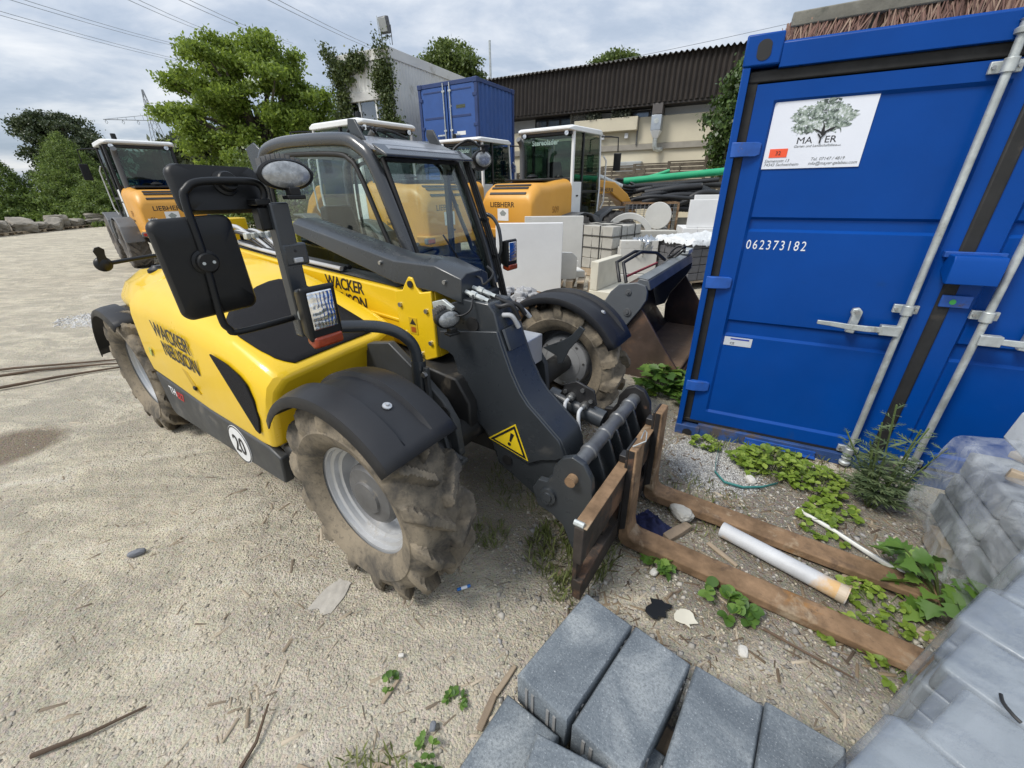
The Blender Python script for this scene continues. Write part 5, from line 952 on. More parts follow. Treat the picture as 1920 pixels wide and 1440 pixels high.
    for x0, x1 in ((4.1, 4.7), (5.2, 6.0)):
        r = np.random.default_rng(int(x0 * 10)); n = 900; P = np.stack([r.uniform(x0, x1, n), -.17 + r.normal(0, .08, n), 4.28 + np.abs(r.normal(0, .13, n))], -1)
        q = leaves('planter_shrub', P, .06, leafmat('sage_leaf', (.06, .075, .05), (.13, .15, .10), (.22, .23, .17)), R, 5, 2.0)
building()
# garden fence in front of the workshop
def fence():
    yaw = math.radians(-27.5); off = 3.0; o = (off * math.sin(yaw), 23.46 - off * math.cos(yaw))
    M_fence = mat('brown_fence', (.105, .088, .066), .9, var=.35, vs=5, dirt=((.20, .18, .14), .60, 6), bump=.4, bs=40)
    R = thing('board_fence', 'weathered wooden panel fence between workshop wall and the pipe pile', 'fence', (o[0], o[1], 0), yaw); r = random.Random(4)
    for k in range(10):
        x = 2.0 + 1.25 * k; h = 2.22 + .045 * k + (.12 if k > 5 else 0); MB().box((x, 0, h / 2), (.10, .10, h)).build('fence_post', M_fence, R, bev=.01)
        for j in range(11): MB().box((x + .625, -.03 + .012 * (j % 2), h - .12 - .135 * j), (1.16, .02, .115), Matrix.Rotation(r.uniform(-.006, .006), 3, 'Y')).build('fence_board', M_fence, R)
        MB().box((x + .625, .0, h - .02), (1.16, .07, .045)).build('fence_cap', M_fence, R)
        MB().box((x + .40, -.05, h - .75), (.05, .02, 1.35)).build('fence_batten', M_fence, R)
fence()

# ------------------------------------------------------------------ trees and shrubs
M_bark = mat('bark', (0.10, 0.085, 0.065), 0.95, var=0.4, vs=6, bump=0.8, bs=25)
def crown_points(blobs, n, rng, clump=.34, shell=.42, per=170):
    """points in leafy clumps spread through ellipsoids: (cx,cy,cz,rx,ry,rz,weight)"""
    out, cent = [], []
    w = np.array([b[6] for b in blobs]); w = w / w.sum()
    for b, k in zip(blobs, (w * n).astype(int)):
        m = max(4, k // per); d = rng.normal(0, 1, (m, 3)); d /= np.linalg.norm(d, axis=1)[:, None]; rad = shell + (1 - shell) * rng.random(m) ** .6
        cc = np.array(b[:3]) + d * rad[:, None] * np.array(b[3:6]) * rng.uniform(.86, 1.10, (m, 1)); cent.append(cc)
        out.append((cc[rng.integers(0, m, k)] + rng.normal(0, 1, (k, 3)) * clump * (1.15, 1.15, .62)))
    return np.concatenate(out), np.concatenate(cent)
def tree(name, label, base, trunk_h, r0, blobs, n, leaf, m, seed, clump=.34, stretch=1.7, cat='tree', limbs=22, group='trees around the yard', droop=.2, per=170):
    R = thing(name, label, cat, base, 0, group); rng = np.random.default_rng(seed)
    P, cent = crown_points(blobs, n, rng, clump, per=per); leaves('crown', P, leaf, m, R, seed, stretch, droop)
    t = MB(); top = Vector(blobs[0][:3]); t.tube([(0, 0, -.1), (.03, .02, trunk_h * .5), (top.x * .3, top.y * .3, trunk_h), tuple(top)], [r0 * 1.25, r0, r0 * .8, r0 * .35], 8)
    for k in rng.integers(0, len(cent), limbs):
        e = Vector(cent[k]); s = Vector((top.x * .3, top.y * .3, trunk_h)).lerp(top, float(rng.random()) * .8); mid = s.lerp(e, .5) + Vector((0, 0, .12 * (e - s).length)); t.tube([s, mid, e], [r0 * .42, r0 * .24, r0 * .08], 5)
    o = t.build('trunk', M_bark, R, smooth=60); return R
G_wal = leafmat('walnut_leaf', (0.085, 0.135, 0.016), (0.19, 0.28, 0.034), (0.34, 0.43, 0.075), 0.55, 0.42)
G_dark = leafmat('dark_leaf', (0.03, 0.048, 0.02), (0.06, 0.085, 0.034), (0.11, 0.135, 0.055), 0.5, 0.2)
G_con = leafmat('conifer_needle', (0.06, 0.10, 0.022), (0.15, 0.225, 0.042), (0.27, 0.345, 0.085), 0.6, 0.3)
G_mid = leafmat('mid_leaf', (0.05, 0.08, 0.014), (0.115, 0.165, 0.03), (0.20, 0.26, 0.065), 0.5, 0.3)
G_clim = leafmat('creeper_leaf', (0.025, 0.05, 0.012), (0.06, 0.11, 0.022), (0.13, 0.20, 0.045), 0.42, 0.2)
tree('walnut_tree', 'large bright green walnut tree behind the lone loader', (-11.4, 22.0, 0), 2.0, .30, [(0, 0, 5.1, 3.0, 2.6, 2.7, 5), (-2.0, -.6, 4.1, 1.9, 1.8, 1.5, 2), (2.2, .2, 4.4, 1.8, 1.8, 1.6, 2), (-1.1, 0, 6.9, 1.3, 1.2, .9, 1.1), (1.3, 0, 6.9, 1.2, 1.2, .8, 1.0), (0, -1, 3.0, 3.2, 2.0, 1.0, 2), (-2.9, 0, 6.2, .8, .8, .5, .4)], 80000, .09, G_wal, 11, clump=.20, limbs=70, per=360)
tree('dark_tree', 'dark broad tree standing far left against the sky', (-28.6, 30.5, 0), 1.8, .35, [(0, 0, 4.3, 2.1, 2.0, 2.0, 4), (-1.5, 0, 5.2, .9, 1.0, 1.0, 1.0), (1.6, 0, 4.0, 1.5, 1.5, 1.3, 2), (-.5, 0, 5.6, 1.3, 1.2, .8, 1.2), (0, -1, 2.4, 2.2, 1.5, 1.0, 1.5)], 34000, .10, G_dark, 12, clump=.20, limbs=26)
tree('roadside_tree', 'leafy tree rising behind the ivy covered cabin roof', (-3.1, 27.0, 0), 3.4, .22, [(0.1, 0, 7.2, 1.5, 1.4, 1.5, 4), (-1.2, 0, 6.6, .9, .9, .7, 1), (1.5, 0, 6.5, .9, .9, .9, 1.1)], 26000, .10, G_mid, 13, clump=.20)
tree('roadside_tree', 'round green treetop peeping over the dark cladded roof', (6.9, 31.5, 0), 4.6, .22, [(0, 0, 8.1, 1.5, 1.5, 1.2, 4), (-.9, 0, 7.6, .9, .9, .8, 1), (.9, 0, 7.8, .8, .8, .8, 1)], 18000, .11, G_mid, 14, clump=.20)
tree('low_tree', 'wispy olive green shrub tree under the pylon behind the lone loader cab', (-17.6, 25.5, 0), 1.2, .14, [(0, 0, 3.2, 1.9, 1.3, 1.4, 3), (1.2, 0, 3.0, 1.6, 1.2, 1.3, 2), (-1.5, 0, 2.6, 1.3, 1.2, 1.3, 2)], 10000, .16, leafmat('olive_leaf', (.035, .05, .02), (.08, .10, .04), (.14, .165, .07)), 15, clump=.30, stretch=2.4, droop=-.8)
tree('hedge_tree', 'dense green hedge tree between the lone loader and the walnut', (-8.2, 17.5, 0), .8, .12, [(0, 0, 1.7, 2.3, 1.2, 1.4, 3), (-2.0, .5, 1.6, 1.6, 1.0, 1.4, 2)], 22000, .085, G_mid, 16, clump=.24)
tree('climbing_shrub', 'dense dark green creeper bush beside the big blue container, against the workshop', (7.15, 15.2, 0), 1.6, .10, [(0, 0, 3.4, .72, .7, .9, 2), (.25, 0, 4.35, .75, .7, .65, 2), (.1, 0, 2.6, .60, .6, .7, 1.5), (.6, 0, 4.9, .6, .6, .45, .9), (.7, 0, 3.6, .7, .7, 1.2, 1.5)], 20000, .095, G_clim, 17, clump=.15, cat='shrub', stretch=1.5, droop=1.0)
def conifer(label, base, h, r, seed, m=None, n=9000):
    R = thing('conifer_shrub', label, 'conifer', base, 0, 'conifers at the left edge of the yard'); rng = np.random.default_rng(seed)
    z = h * (1 - rng.random(n) ** .62); ang = rng.random(n) * 2 * PI; lob = 1 + .22 * np.sin(ang * 5 + z * 7) + .16 * np.sin(ang * 9 - z * 11)
    rad = r * np.clip(1 - z / h, 0.02, 1) ** .75 * lob * (.55 + .5 * rng.random(n) ** .5)
    P = np.stack([rad * np.cos(ang), rad * np.sin(ang), z], -1) + rng.normal(0, .06, (n, 3)); leaves('crown', P, .075, m or G_con, R, seed, 2.6, -.5); MB().tube([(0, 0, 0), (0, 0, h * .85)], [.09, .02], 6).build('trunk', M_bark, R)
conifer('tall bushy conifer at the left, nearest the lone loader', (-26.6, 28.0, 0), 5.0, 2.6, 21, n=26000)
conifer('slim conifer standing behind the others on the left', (-28.9, 29.5, 0), 5.0, 1.5, 22, n=12000)
conifer('conifer shrub cut by the left edge of the picture', (-29.4, 26.5, 0), 3.8, 1.7, 23, n=17000)
conifer('low dark conifer spreading over the lawn by the stone pallets', (-24.3, 26.6, 0), 2.6, 1.9, 24, G_con, 14000)

# lawn, pylon, overhead wires
lw = np.array([(-60, 17), (-27.5, 21.5), (-25.0, 24.6), (-23.2, 28), (-14, 40), (-60, 70)], float)
lm, lt_, lp = _nodes('lawn_grass'); lp.inputs['Roughness'].default_value = .9; lt_.links.new(_ramp(lt_, _noise(lt_, _coord(lt_), 1.2, 8, .7), [(.3, (.07, .12, .02)), (.7, (.16, .24, .05))]), lp.inputs['Base Color'])
tag(MB().add([(x, y, .012) for x, y in lw], [tuple(range(6))]).build('lawn', lm), kind='structure')
n = 26000; gp = np.stack([RNG.uniform(-46, -23, n), RNG.uniform(21, 40, n), np.full(n, .03)], -1); keep = gp[:, 1] > 21.5 + (gp[:, 0] + 27.5) * 1.3; gp = gp[keep]; hh = RNG.uniform(.05, .16, len(gp)); dx = RNG.normal(0, .04, (len(gp), 2))
V = np.stack([gp + np.array([-.012, 0, 0]), gp + np.array([.012, 0, 0]), gp + np.stack([dx[:, 0], dx[:, 1], hh], -1)], 1).reshape(-1, 3)
tag(np_mesh('grass', V, np.arange(len(V)).reshape(-1, 3), leafmat('grass_blade', (.06, .11, .015), (.12, .19, .03), (.20, .27, .06)), rnd=RNG.random(len(gp))), 'mown grass of the lawn beyond the stone pallets', 'grass', kind='stuff')
def pylon():
    R = thing('power_pylon', 'lattice power pylon with long crossarm, far away against the sky', 'pylon', (-115, 156, 0), math.radians(18)); M_pyl = mat('pylon_steel', (.22, .24, .26), .6, var=.05)
    b = MB(); H_, w0, w1 = 31.5, 3.2, .15
    zz_ = [0, 5, 10, 14, 18, 21.5, 24.5, 27, 29, 31.5]; hw = lambda z: w0 + (w1 - w0) * (z / H_)
    for sx in (-1, 1):
        for sy in (-1, 1): b.tube([(sx * hw(z), sy * hw(z), z) for z in (0, H_)], .10, 4)
    for z0, z1 in zip(zz_[:-1], zz_[1:]):
        for sy in (-1, 1): b.tube([(-hw(z0), sy * hw(z0), z0), (hw(z1), sy * hw(z1), z1)], .06, 4); b.tube([(hw(z0), sy * hw(z0), z0), (-hw(z1), sy * hw(z1), z1)], .06, 4)
    o = b.build('mast', M_pyl, R); o['kind'] = 'stuff'
    a = MB(); zc = 23.2; a.tube([(-13, 0, zc), (13, 0, zc)], .13, 4); a.tube([(-13, 0, zc), (0, 0, zc + 1.6), (13, 0, zc)], .08, 4)
    for k in range(-5, 6): a.tube([(2.3 * k, 0, zc), (2.3 * k, 0, zc + 1.6 * (1 - abs(2.3 * k) / 13))], .06, 4)
    a = a.build('crossarm', M_pyl, R); a['kind'] = 'stuff'
    for k in (-12.4, -8, -4, 4, 8, 12.4): MB().tube([(k, 0, zc), (k - .35, 0, zc - .7), (k, 0, zc - 1.2), (k + .35, 0, zc - .7), (k, 0, zc)], .07, 4).build('insulator', M_pyl, R)
pylon()
M_wire = mat('cable_grey', (.20, .22, .25), .6, var=.02)
W3 = [((-39.5, 40, 14.7), (-47.7, 75, 19.5), 'lowest power line crossing the sky at the upper left'), ((-36.5, 40, 15.1), (-47.0, 75, 21.2), 'second lowest power line crossing the sky at the upper left'), ((-28.1, 40, 15.1), (-41.6, 75, 22.5), 'power line running down behind the top of the walnut tree'), ((-24.2, 40, 15.0), (-33.2, 75, 21.9), 'power line passing just right of the walnut treetop'), ((-17.3, 40, 14.8), (-18.0, 75, 20.2), 'power line running towards the ivy covered cabin roof')]
for a, b_, lab in W3:
    a, b_ = Vector(a), Vector(b_); d = b_ - a; R = thing('power_line', lab, 'power line', tuple(a - d * .35), 0, 'high voltage power lines')
    for off in (-.16, .16):
        pts = [d * t * 1.7 + Vector((off, 0, -.4 * math.sin(PI * t) + off * .6)) for t in np.linspace(0, 1, 9)]
        MB().tube(pts, .022, 4).build('conductor', M_wire, R)
a, b_ = Vector((-8.19, 30, 6.9)), Vector((14.67, 26, 8.95)); d = b_ - a
tag(MB().tube([a + d * t + Vector((0, 0, -.35 * math.sin(PI * t))) for t in np.linspace(-.1, 1.4, 14)], .012, 4).build('overhead_cable', M_wire), 'single thin cable strung above the dark cladded workshop roof', 'cable')

# ------------------------------------------------------------------ stone yard between loaders and container
def single(mb, name, label, cat, m, loc, rz=0.0, group=None, bev=.006, **k):
    o = mb.build(name, m, None, bev=bev, **k); o.location = loc; o.rotation_euler = (0, 0, rz); return tag(o, label, cat, group)
_pm = {}
def pallet(label, loc, rz, w=1.2, d=.8, group='wooden pallets'):
    R = thing('pallet', label, 'pallet', loc, rz, group)
    for k in range(5): MB().box((0, -d / 2 + .05 + k * (d - .1) / 4, .133), (w, .11, .022)).build('top_board', M_palletwood, R)
    for k in range(3):
        y = -d / 2 + .05 + k * (d - .1) / 2; MB().box((0, y, .011), (w, .10, .022)).build('bottom_board', M_palletwood, R)
        for x in (-w / 2 + .07, 0, w / 2 - .07): MB().box((x, y, .072), (.14, .10, .10)).build('pallet_block', M_palletwood, R)
    return R
single(MB().bx(-.49, .49, -.06, .06, 0, 1.14), 'concrete_plate', 'smooth white concrete slab standing upright in front, beside the telehandler lamp', 'slab', M_concrete_w, (.29, 6.36, .01), math.radians(-5), 'upright concrete slabs')
s2 = single(MB().bx(-.49, .49, -.06, .06, 0, 1.17), 'concrete_plate', 'pale concrete slab standing upright behind the front one', 'slab', M_concrete, (.75, 7.35, .01), math.radians(-4), 'upright concrete slabs')
pallet('pallet under the broken corner stone beside the white slab', (.98, 6.75, 0), math.radians(80), .8, .8); pallet('second pallet of the pair stacked beside the white slab', (1.0, 6.74, .15), math.radians(77), .8, .8)
single(MB().prism([(-.13, 0), (.13, 0), (.13, .33), (.05, .40), (-.13, .41)], -.05, .05, 'y').bx(.0, .30, .05, .45, 0, .10).bx(.0, .30, .42, .47, .08, .20), 'corner_stone', 'broken pale L shaped kerb stone on the pallet beside the white slab', 'kerb stone', M_concrete, (.91, 6.55, .30), math.radians(8), None)
pallet('low pallet under the cream L stone near the bucket', (1.42, 6.12, 0), math.radians(52), 1.0, .6)
single(MB().bx(-.40, .40, -.30, .22, 0, .12).bx(-.40, .40, .09, .21, .12, .52), 'corner_stone', 'clean cream L shaped stone lying on the low pallet near the bucket', 'kerb stone', M_cream, (1.55, 6.05, .15), math.radians(52), None, bev=.01)
# strapped block pile
def block_pile(label, loc, rz, nx, ny, nz, bw, bd, bh, m, strap=True, name='block_stack', z0=.145, cat='paving blocks', gap=.006):
    R = thing(name, label, cat, loc, rz, 'stacks of blocks'); me = None; r = random.Random(nx * 7 + nz)
    for k in range(nz):
        for i in range(nx):
            for j in range(ny):
                if 0 < i < nx - 1 and 0 < j < ny - 1 and k < nz - 1: continue
                if me is None: o = MB().box((0, 0, 0), (bw - gap, bd - gap, bh - gap)).build('block', m, R, bev=.008, seg=1); me = o.data; mo = o
                else: o = link('block', me, None, R); q = o.modifiers.new('bevel', 'BEVEL'); q.width = .008; q.segments = 1
                o.location = ((i - (nx - 1) / 2) * bw + r.uniform(-.004, .004), (j - (ny - 1) / 2) * bd + r.uniform(-.004, .004), z0 + bh * (k + .5)); o.rotation_euler = (0, 0, r.uniform(-.012, .012))
    W_, D_, T_ = nx * bw, ny * bd, z0 + nz * bh
    if strap:
        for x in (-W_ * .22, W_ * .26): MB().bx(x - .01, x + .01, -D_ / 2 - .006, D_ / 2 + .006, z0, T_ + .005).build('strap', M_black, R) if False else MB().tube([(x, -D_ / 2 - .008, z0), (x, -D_ / 2 - .008, T_ + .006), (x, D_ / 2 + .008, T_ + .006), (x, D_ / 2 + .008, z0)], .009, 4).build('strap', M_black, R)
        for y in (-D_ * .2, D_ * .22): MB().tube([(-W_ / 2 - .008, y, z0), (-W_ / 2 - .008, y, T_ + .006), (W_ / 2 + .008, y, T_ + .006), (W_ / 2 + .008, y, z0)], .009, 4).build('strap', M_black, R)
        for z in (z0 + nz * bh * .5, z0 + nz * bh * .78): MB().tube([(-W_ / 2 - .008, -D_ / 2 - .008, z), (W_ / 2 + .008, -D_ / 2 - .008, z), (W_ / 2 + .008, D_ / 2 + .008, z), (-W_ / 2 - .008, D_ / 2 + .008, z), (-W_ / 2 - .008, -D_ / 2 - .008, z)], .008, 4).build('strap', M_black, R)
    MB().bx(-W_ / 2, W_ / 2, -D_ / 2, D_ / 2, .11, z0 - .004).build('deck', M_palletwood, R)
    for x in (-W_ / 2 + .06, 0, W_ / 2 - .06): MB().bx(x - .06, x + .06, -D_ / 2, D_ / 2, 0, .11).build('runner', M_palletwood, R)
    return R
M_blockg = mat('grey_block', (.42, .41, .37), .9, var=.14, vs=3, dirt=((.28, .26, .22), .58, 4), bump=.4, bs=40)
M_blockd = mat('dark_brick', (.11, .11, .115), .85, var=.2, vs=5, bump=.3, bs=50)
block_pile('cube of pale grey paving blocks bound with dark straps, behind the upright slabs', (1.95, 8.65, 0), math.radians(42), 4, 4, 4, .24, .24, .20, M_blockg)
block_pile('dark brick stack under white sheeting, against the left edge of the big container', (3.45, 7.55, 0), math.radians(20), 6, 4, 5, .22, .22, .13, M_blockd, strap=False)
M_sheet = mat('white_sheeting', (.70, .72, .72), .35, var=.12, vs=6, dirt=((.45, .45, .44), .62, 5), bump=.8, bs=16, dist=.05)
def sheet(name, label, loc, rz, w, d, skirt, m, seed, group=None, n=26, amp=.03, cat='sheeting'):
    r = np.random.default_rng(seed); u = np.linspace(-.5 - skirt, .5 + skirt, n); X_, Y_ = np.meshgrid(u, u); ex = np.maximum(np.abs(X_), np.abs(Y_)) - .5
    Z_ = np.where(ex > 0, -ex * min(w, d) * 1.6, 0) + amp * r.normal(0, .4, X_.shape) + amp * np.sin(X_ * 17 + seed) * np.cos(Y_ * 13) * .5
    V_ = np.stack([np.clip(X_, -.53, .53) * w + r.normal(0, .006, X_.shape), np.clip(Y_, -.53, .53) * d + r.normal(0, .006, X_.shape), Z_], -1).reshape(-1, 3)
    ii = np.arange(n * n).reshape(n, n); F_ = np.stack([ii[:-1, :-1], ii[:-1, 1:], ii[1:, 1:], ii[1:, :-1]], -1).reshape(-1, 4)
    o = np_mesh(name, V_, F_, m, smooth=True); o.location = loc; o.rotation_euler = (0, 0, rz); return tag(o, label, cat, group)
sheet('plastic_sheet', 'crumpled white sheeting spread over the dark brick stack by the container', (3.45, 7.55, .815), math.radians(20), 1.34, .9, .06, M_sheet, 3)
single(MB().bx(-.33, .33, -.20, .20, 0, .44).bx(-.33, .33, -.20, .0, .44, .58), 'concrete_block', 'grey concrete block with a lifting hook, left of the brick stack', 'block', M_concrete, (2.36, 7.85, .15), math.radians(-6), 'concrete blocks')
single(MB().tube([(-.06, 0, 0), (-.06, -.05, .05), (0, -.07, .09), (.05, -.05, .05), (.05, 0, 0)], .012, 6), 'lifting_hook', 'small steel lifting hook on the grey concrete block', 'hook', M_steel, (2.36, 7.655, .45), 0, bev=0)
single(MB().bx(-.35, .35, -.22, .22, 0, .14), 'concrete_block', 'low concrete base stone under the block with the hook', 'block', M_concrete, (2.40, 7.80, .0), math.radians(-6), 'concrete blocks')
single(MB().bx(-.42, .42, -.12, .12, 0, .30), 'concrete_block', 'long grey kerb block behind the block with the hook', 'block', M_blockg, (3.0, 8.9, .487), math.radians(-8), 'concrete blocks')
block_pile('pale block stack carrying the long grey kerb block', (3.05, 9.0, 0), math.radians(-8), 4, 2, 2, .22, .22, .17, M_blockg, strap=False)
single(MB().bx(-.30, .30, -.05, .05, 0, .52), 'concrete_plate', 'white slab leaning upright on the stack next to the big container edge', 'slab', M_concrete_w, (3.98, 8.95, .832), math.radians(-12), 'upright concrete slabs')
single(MB().bx(-.26, .26, -.05, .05, 0, .60), 'concrete_plate', 'smaller white slab peeping out above the leaning one by the container', 'slab', M_concrete_w, (4.22, 9.45, .832), math.radians(-12), 'upright concrete slabs')
block_pile('pale stack of slabs carrying the white upright slabs', (4.1, 9.2, 0), math.radians(-12), 3, 3, 5, .30, .28, .15, M_concrete_w, strap=False, z0=.08)
# arched ring and wire basket
ar = MB(); n_ = 22; sec_ = [(.42, -.09), (.55, -.09), (.55, .09), (.42, .09)]
ar.loft([[(r_ * math.cos(PI * k / n_), y_, r_ * math.sin(PI * k / n_) + .0) for r_, y_ in sec_] for k in range(n_ + 1)])
single(ar, 'concrete_arch', 'pale concrete ring half standing upright behind the strapped cube', 'concrete ring', M_concrete, (2.72, 9.9, .53), math.radians(-14), None, bev=.01)
block_pile('low grey block stack under the concrete ring', (2.75, 9.95, 0), math.radians(-14), 4, 2, 2, .28, .2, .19, M_blockg, strap=False)
def wire_basket():
    R = thing('wire_basket', 'rusty wire mesh pallet cage with stones in front of the pipe pile', 'cage', (3.35, 10.6, 0), math.radians(-10)); w, d, h = 1.2, .8, 1.26
    for x in (-w / 2, w / 2):
        for y in (-d / 2, d / 2): MB().box((x, y, h / 2), (.045, .045, h)).build('cage_post', M_rust, R)
    for z in (.35, h): 
        for y in (-d / 2, d / 2): MB().box((0, y, z), (w, .035, .035)).build('cage_rail', M_rust, R)
        for x in (-w / 2, w / 2): MB().box((x, 0, z), (.035, d, .035)).build('cage_rail', M_rust, R)
    wm = MB()
    for y in (-d / 2, d / 2):
        for k in range(1, 13): wm.box((-w / 2 + k * w / 13, y, .8), (.008, .008, .92))
        for k in range(1, 10): wm.box((0, y, .35 + k * .09), (w, .008, .008))
    wm = wm.build('wire_mesh', M_steel, R); wm['kind'] = 'stuff'
    MB().bx(-w / 2, w / 2, -d / 2, d / 2, .30, .34).build('cage_floor', M_rust, R)
    r = random.Random(5)
    for k in range(14): MB().box((r.uniform(-.45, .45), r.uniform(-.25, .25), r.uniform(.42, .72)), (r.uniform(.18, .35), r.uniform(.15, .3), r.uniform(.08, .16)), Matrix.Rotation(r.uniform(-.5, .5), 3, (r.random(), r.random(), .3))).build('rubble_stone', M_concrete if k % 2 else M_wood, R, bev=.015)
wire_basket()
block_pile('narrow grey block stack in front of the wire cage, under the concrete disc', (3.42, 10.02, 0), math.radians(-25), 2, 1, 3, .28, .16, .187, M_blockg, strap=False)
single(MB().cyl((0, -.03, 0), (0, .03, 0), .29, 28), 'concrete_disc', 'round pale concrete disc leaning on the wire cage', 'concrete disc', M_concrete, (3.42, 10.05, 1.0), math.radians(-25), None, bev=.01)
# pipe pile
M_pipe = mat('black_pipe', (.016, .017, .019), .5, var=.2, dirt=((.08, .075, .07), .66, 4)); M_gpipe = mat('green_pipe', (.02, .33, .15), .4, var=.08)
def pipe(label, pts, r, m, group, ribs=True):
    pts = [Vector(p) for p in pts]; n = 60 if ribs else 12; cur = []
    for i in range(n + 1):
        t = i / n * (len(pts) - 1); k = min(int(t), len(pts) - 2); f = t - k; p0, p1, p2, p3 = pts[max(k - 1, 0)], pts[k], pts[k + 1], pts[min(k + 2, len(pts) - 1)]
        cur.append(.5 * ((2 * p1) + (p2 - p0) * f + (2 * p0 - 5 * p1 + 4 * p2 - p3) * f * f + (3 * p1 - p0 - 3 * p2 + p3) * f ** 3))
    o_ = cur[0].copy(); b = MB().tube([p - o_ for p in cur], [r * (1.0 if (i % 2 or not ribs) else .92) for i in range(n + 1)], 12)
    o = b.build('pipe', m, None, smooth=50); o.location = o_; return tag(o, label, 'pipe', group)
for args in (("long green drain pipe lying on top of the black pipe pile", [(3.02, 11.9, 1.74), (4.2, 11.6, 1.83), (5.45, 11.25, 1.93)], .085, M_gpipe), ("short green drain pipe tucked behind the long green one", [(3.15, 12.5, 1.70), (3.9, 12.3, 1.86), (4.3, 12.2, 1.98)], .05, M_gpipe)): pipe(*args, 'green drain pipes', False)
rp = random.Random(9)
BP = [('straight black pipe directly below the long green pipe', [(3.2, 11.55, 1.62), (4.2, 11.45, 1.66), (5.2, 11.2, 1.74)], .06), ('black pipe bending down at the right end of the pile', [(3.6, 11.3, 1.58), (4.4, 11.2, 1.60), (4.9, 11.1, 1.52), (5.1, 11.0, 1.30)], .07), ('black pipe curving along the front of the pile', [(3.3, 11.1, 1.38), (4.0, 11.05, 1.50), (4.8, 11.0, 1.50), (5.4, 11.0, 1.36)], .07), ('thick black corrugated pipe in the middle of the pile', [(3.4, 11.2, 1.46), (4.1, 11.0, 1.56), (4.7, 10.95, 1.60)], .08), ('black pipe rising to the left end beside the loader arm', [(3.0, 11.6, 1.55), (3.4, 11.5, 1.52), (4.4, 11.3, 1.42), (5.4, 11.0, 1.25)], .055), ('low black pipe drooping towards the wire cage', [(3.3, 11.0, 1.24), (4.0, 10.9, 1.40), (4.7, 10.85, 1.38), (5.2, 10.8, 1.20)], .07), ('black pipe arching at the right of the pile, near the container edge', [(4.2, 10.9, 1.20), (4.6, 10.8, 1.44), (5.1, 10.8, 1.42), (5.5, 10.8, 1.18)], .07), ('bottom black pipe running the whole length of the pile', [(3.0, 11.2, 1.15), (4.0, 11.0, 1.20), (5.5, 10.8, 1.10)], .08), ('black pipe at the back of the pile, mostly hidden', [(3.2, 12.0, 1.60), (4.3, 11.9, 1.62), (5.5, 11.6, 1.62)], .075), ('black pipe resting under the front curve of the pile', [(3.5, 11.1, 1.12), (4.4, 10.85, 1.10), (5.6, 10.7, 1.02)], .08)]
for a_, b_, r_ in BP: pipe(a_, b_, r_, M_pipe, 'black drain pipes')
for k in range(12):
    x0, z0 = rp.uniform(3.0, 3.9), rp.uniform(1.06, 1.55); yy = rp.uniform(10.75, 11.6)
    pipe('black corrugated drain pipe tangled in the heap below the green pipes', [(x0, yy + .2, z0), (x0 + rp.uniform(.4, .7), yy, z0 + rp.uniform(-.05, .18)), (x0 + rp.uniform(1.0, 1.4), yy - .1, z0 + rp.uniform(-.08, .12)), (x0 + rp.uniform(1.6, 2.0), yy - .1, z0 + rp.uniform(-.25, .05))], rp.uniform(.045, .07), M_pipe, 'black drain pipes')
co_ = MB()
for k in range(4): co_.tube([(.26 * math.cos(a), .26 * math.sin(a), .07 * k) for a in np.linspace(0, 2 * PI, 25)], .035, 8)
co_ = co_.build('pipe_coil', M_pipe, None, smooth=50); co_.location = (2.95, 11.7, 1.50); co_.rotation_euler = (.3, .2, 0); tag(co_, 'coil of black pipe beside the orange loader arm', 'pipe coil')
rk = thing('pipe_rack', 'timber rack of posts and bearers carrying the drain pipes', 'rack', (4.25, 11.4, 0), math.radians(-14))
for x in (-1.2, 0, 1.2):
    MB().box((x, 0, 1.0), (.10, 1.2, .10)).build('bearer', M_greywood, rk, bev=.006)
    for y in (-.58, .58): MB().box((x, y, .62), (.10, .10, 1.24)).build('rack_post', M_greywood, rk, bev=.006)
single(MB().bx(-.75, .75, -.02, .02, 0, .55), 'board_stack', 'old boards leaning against the front of the pipe rack', 'boards', M_greywood, (4.1, 10.95, .35), math.radians(-12), None)

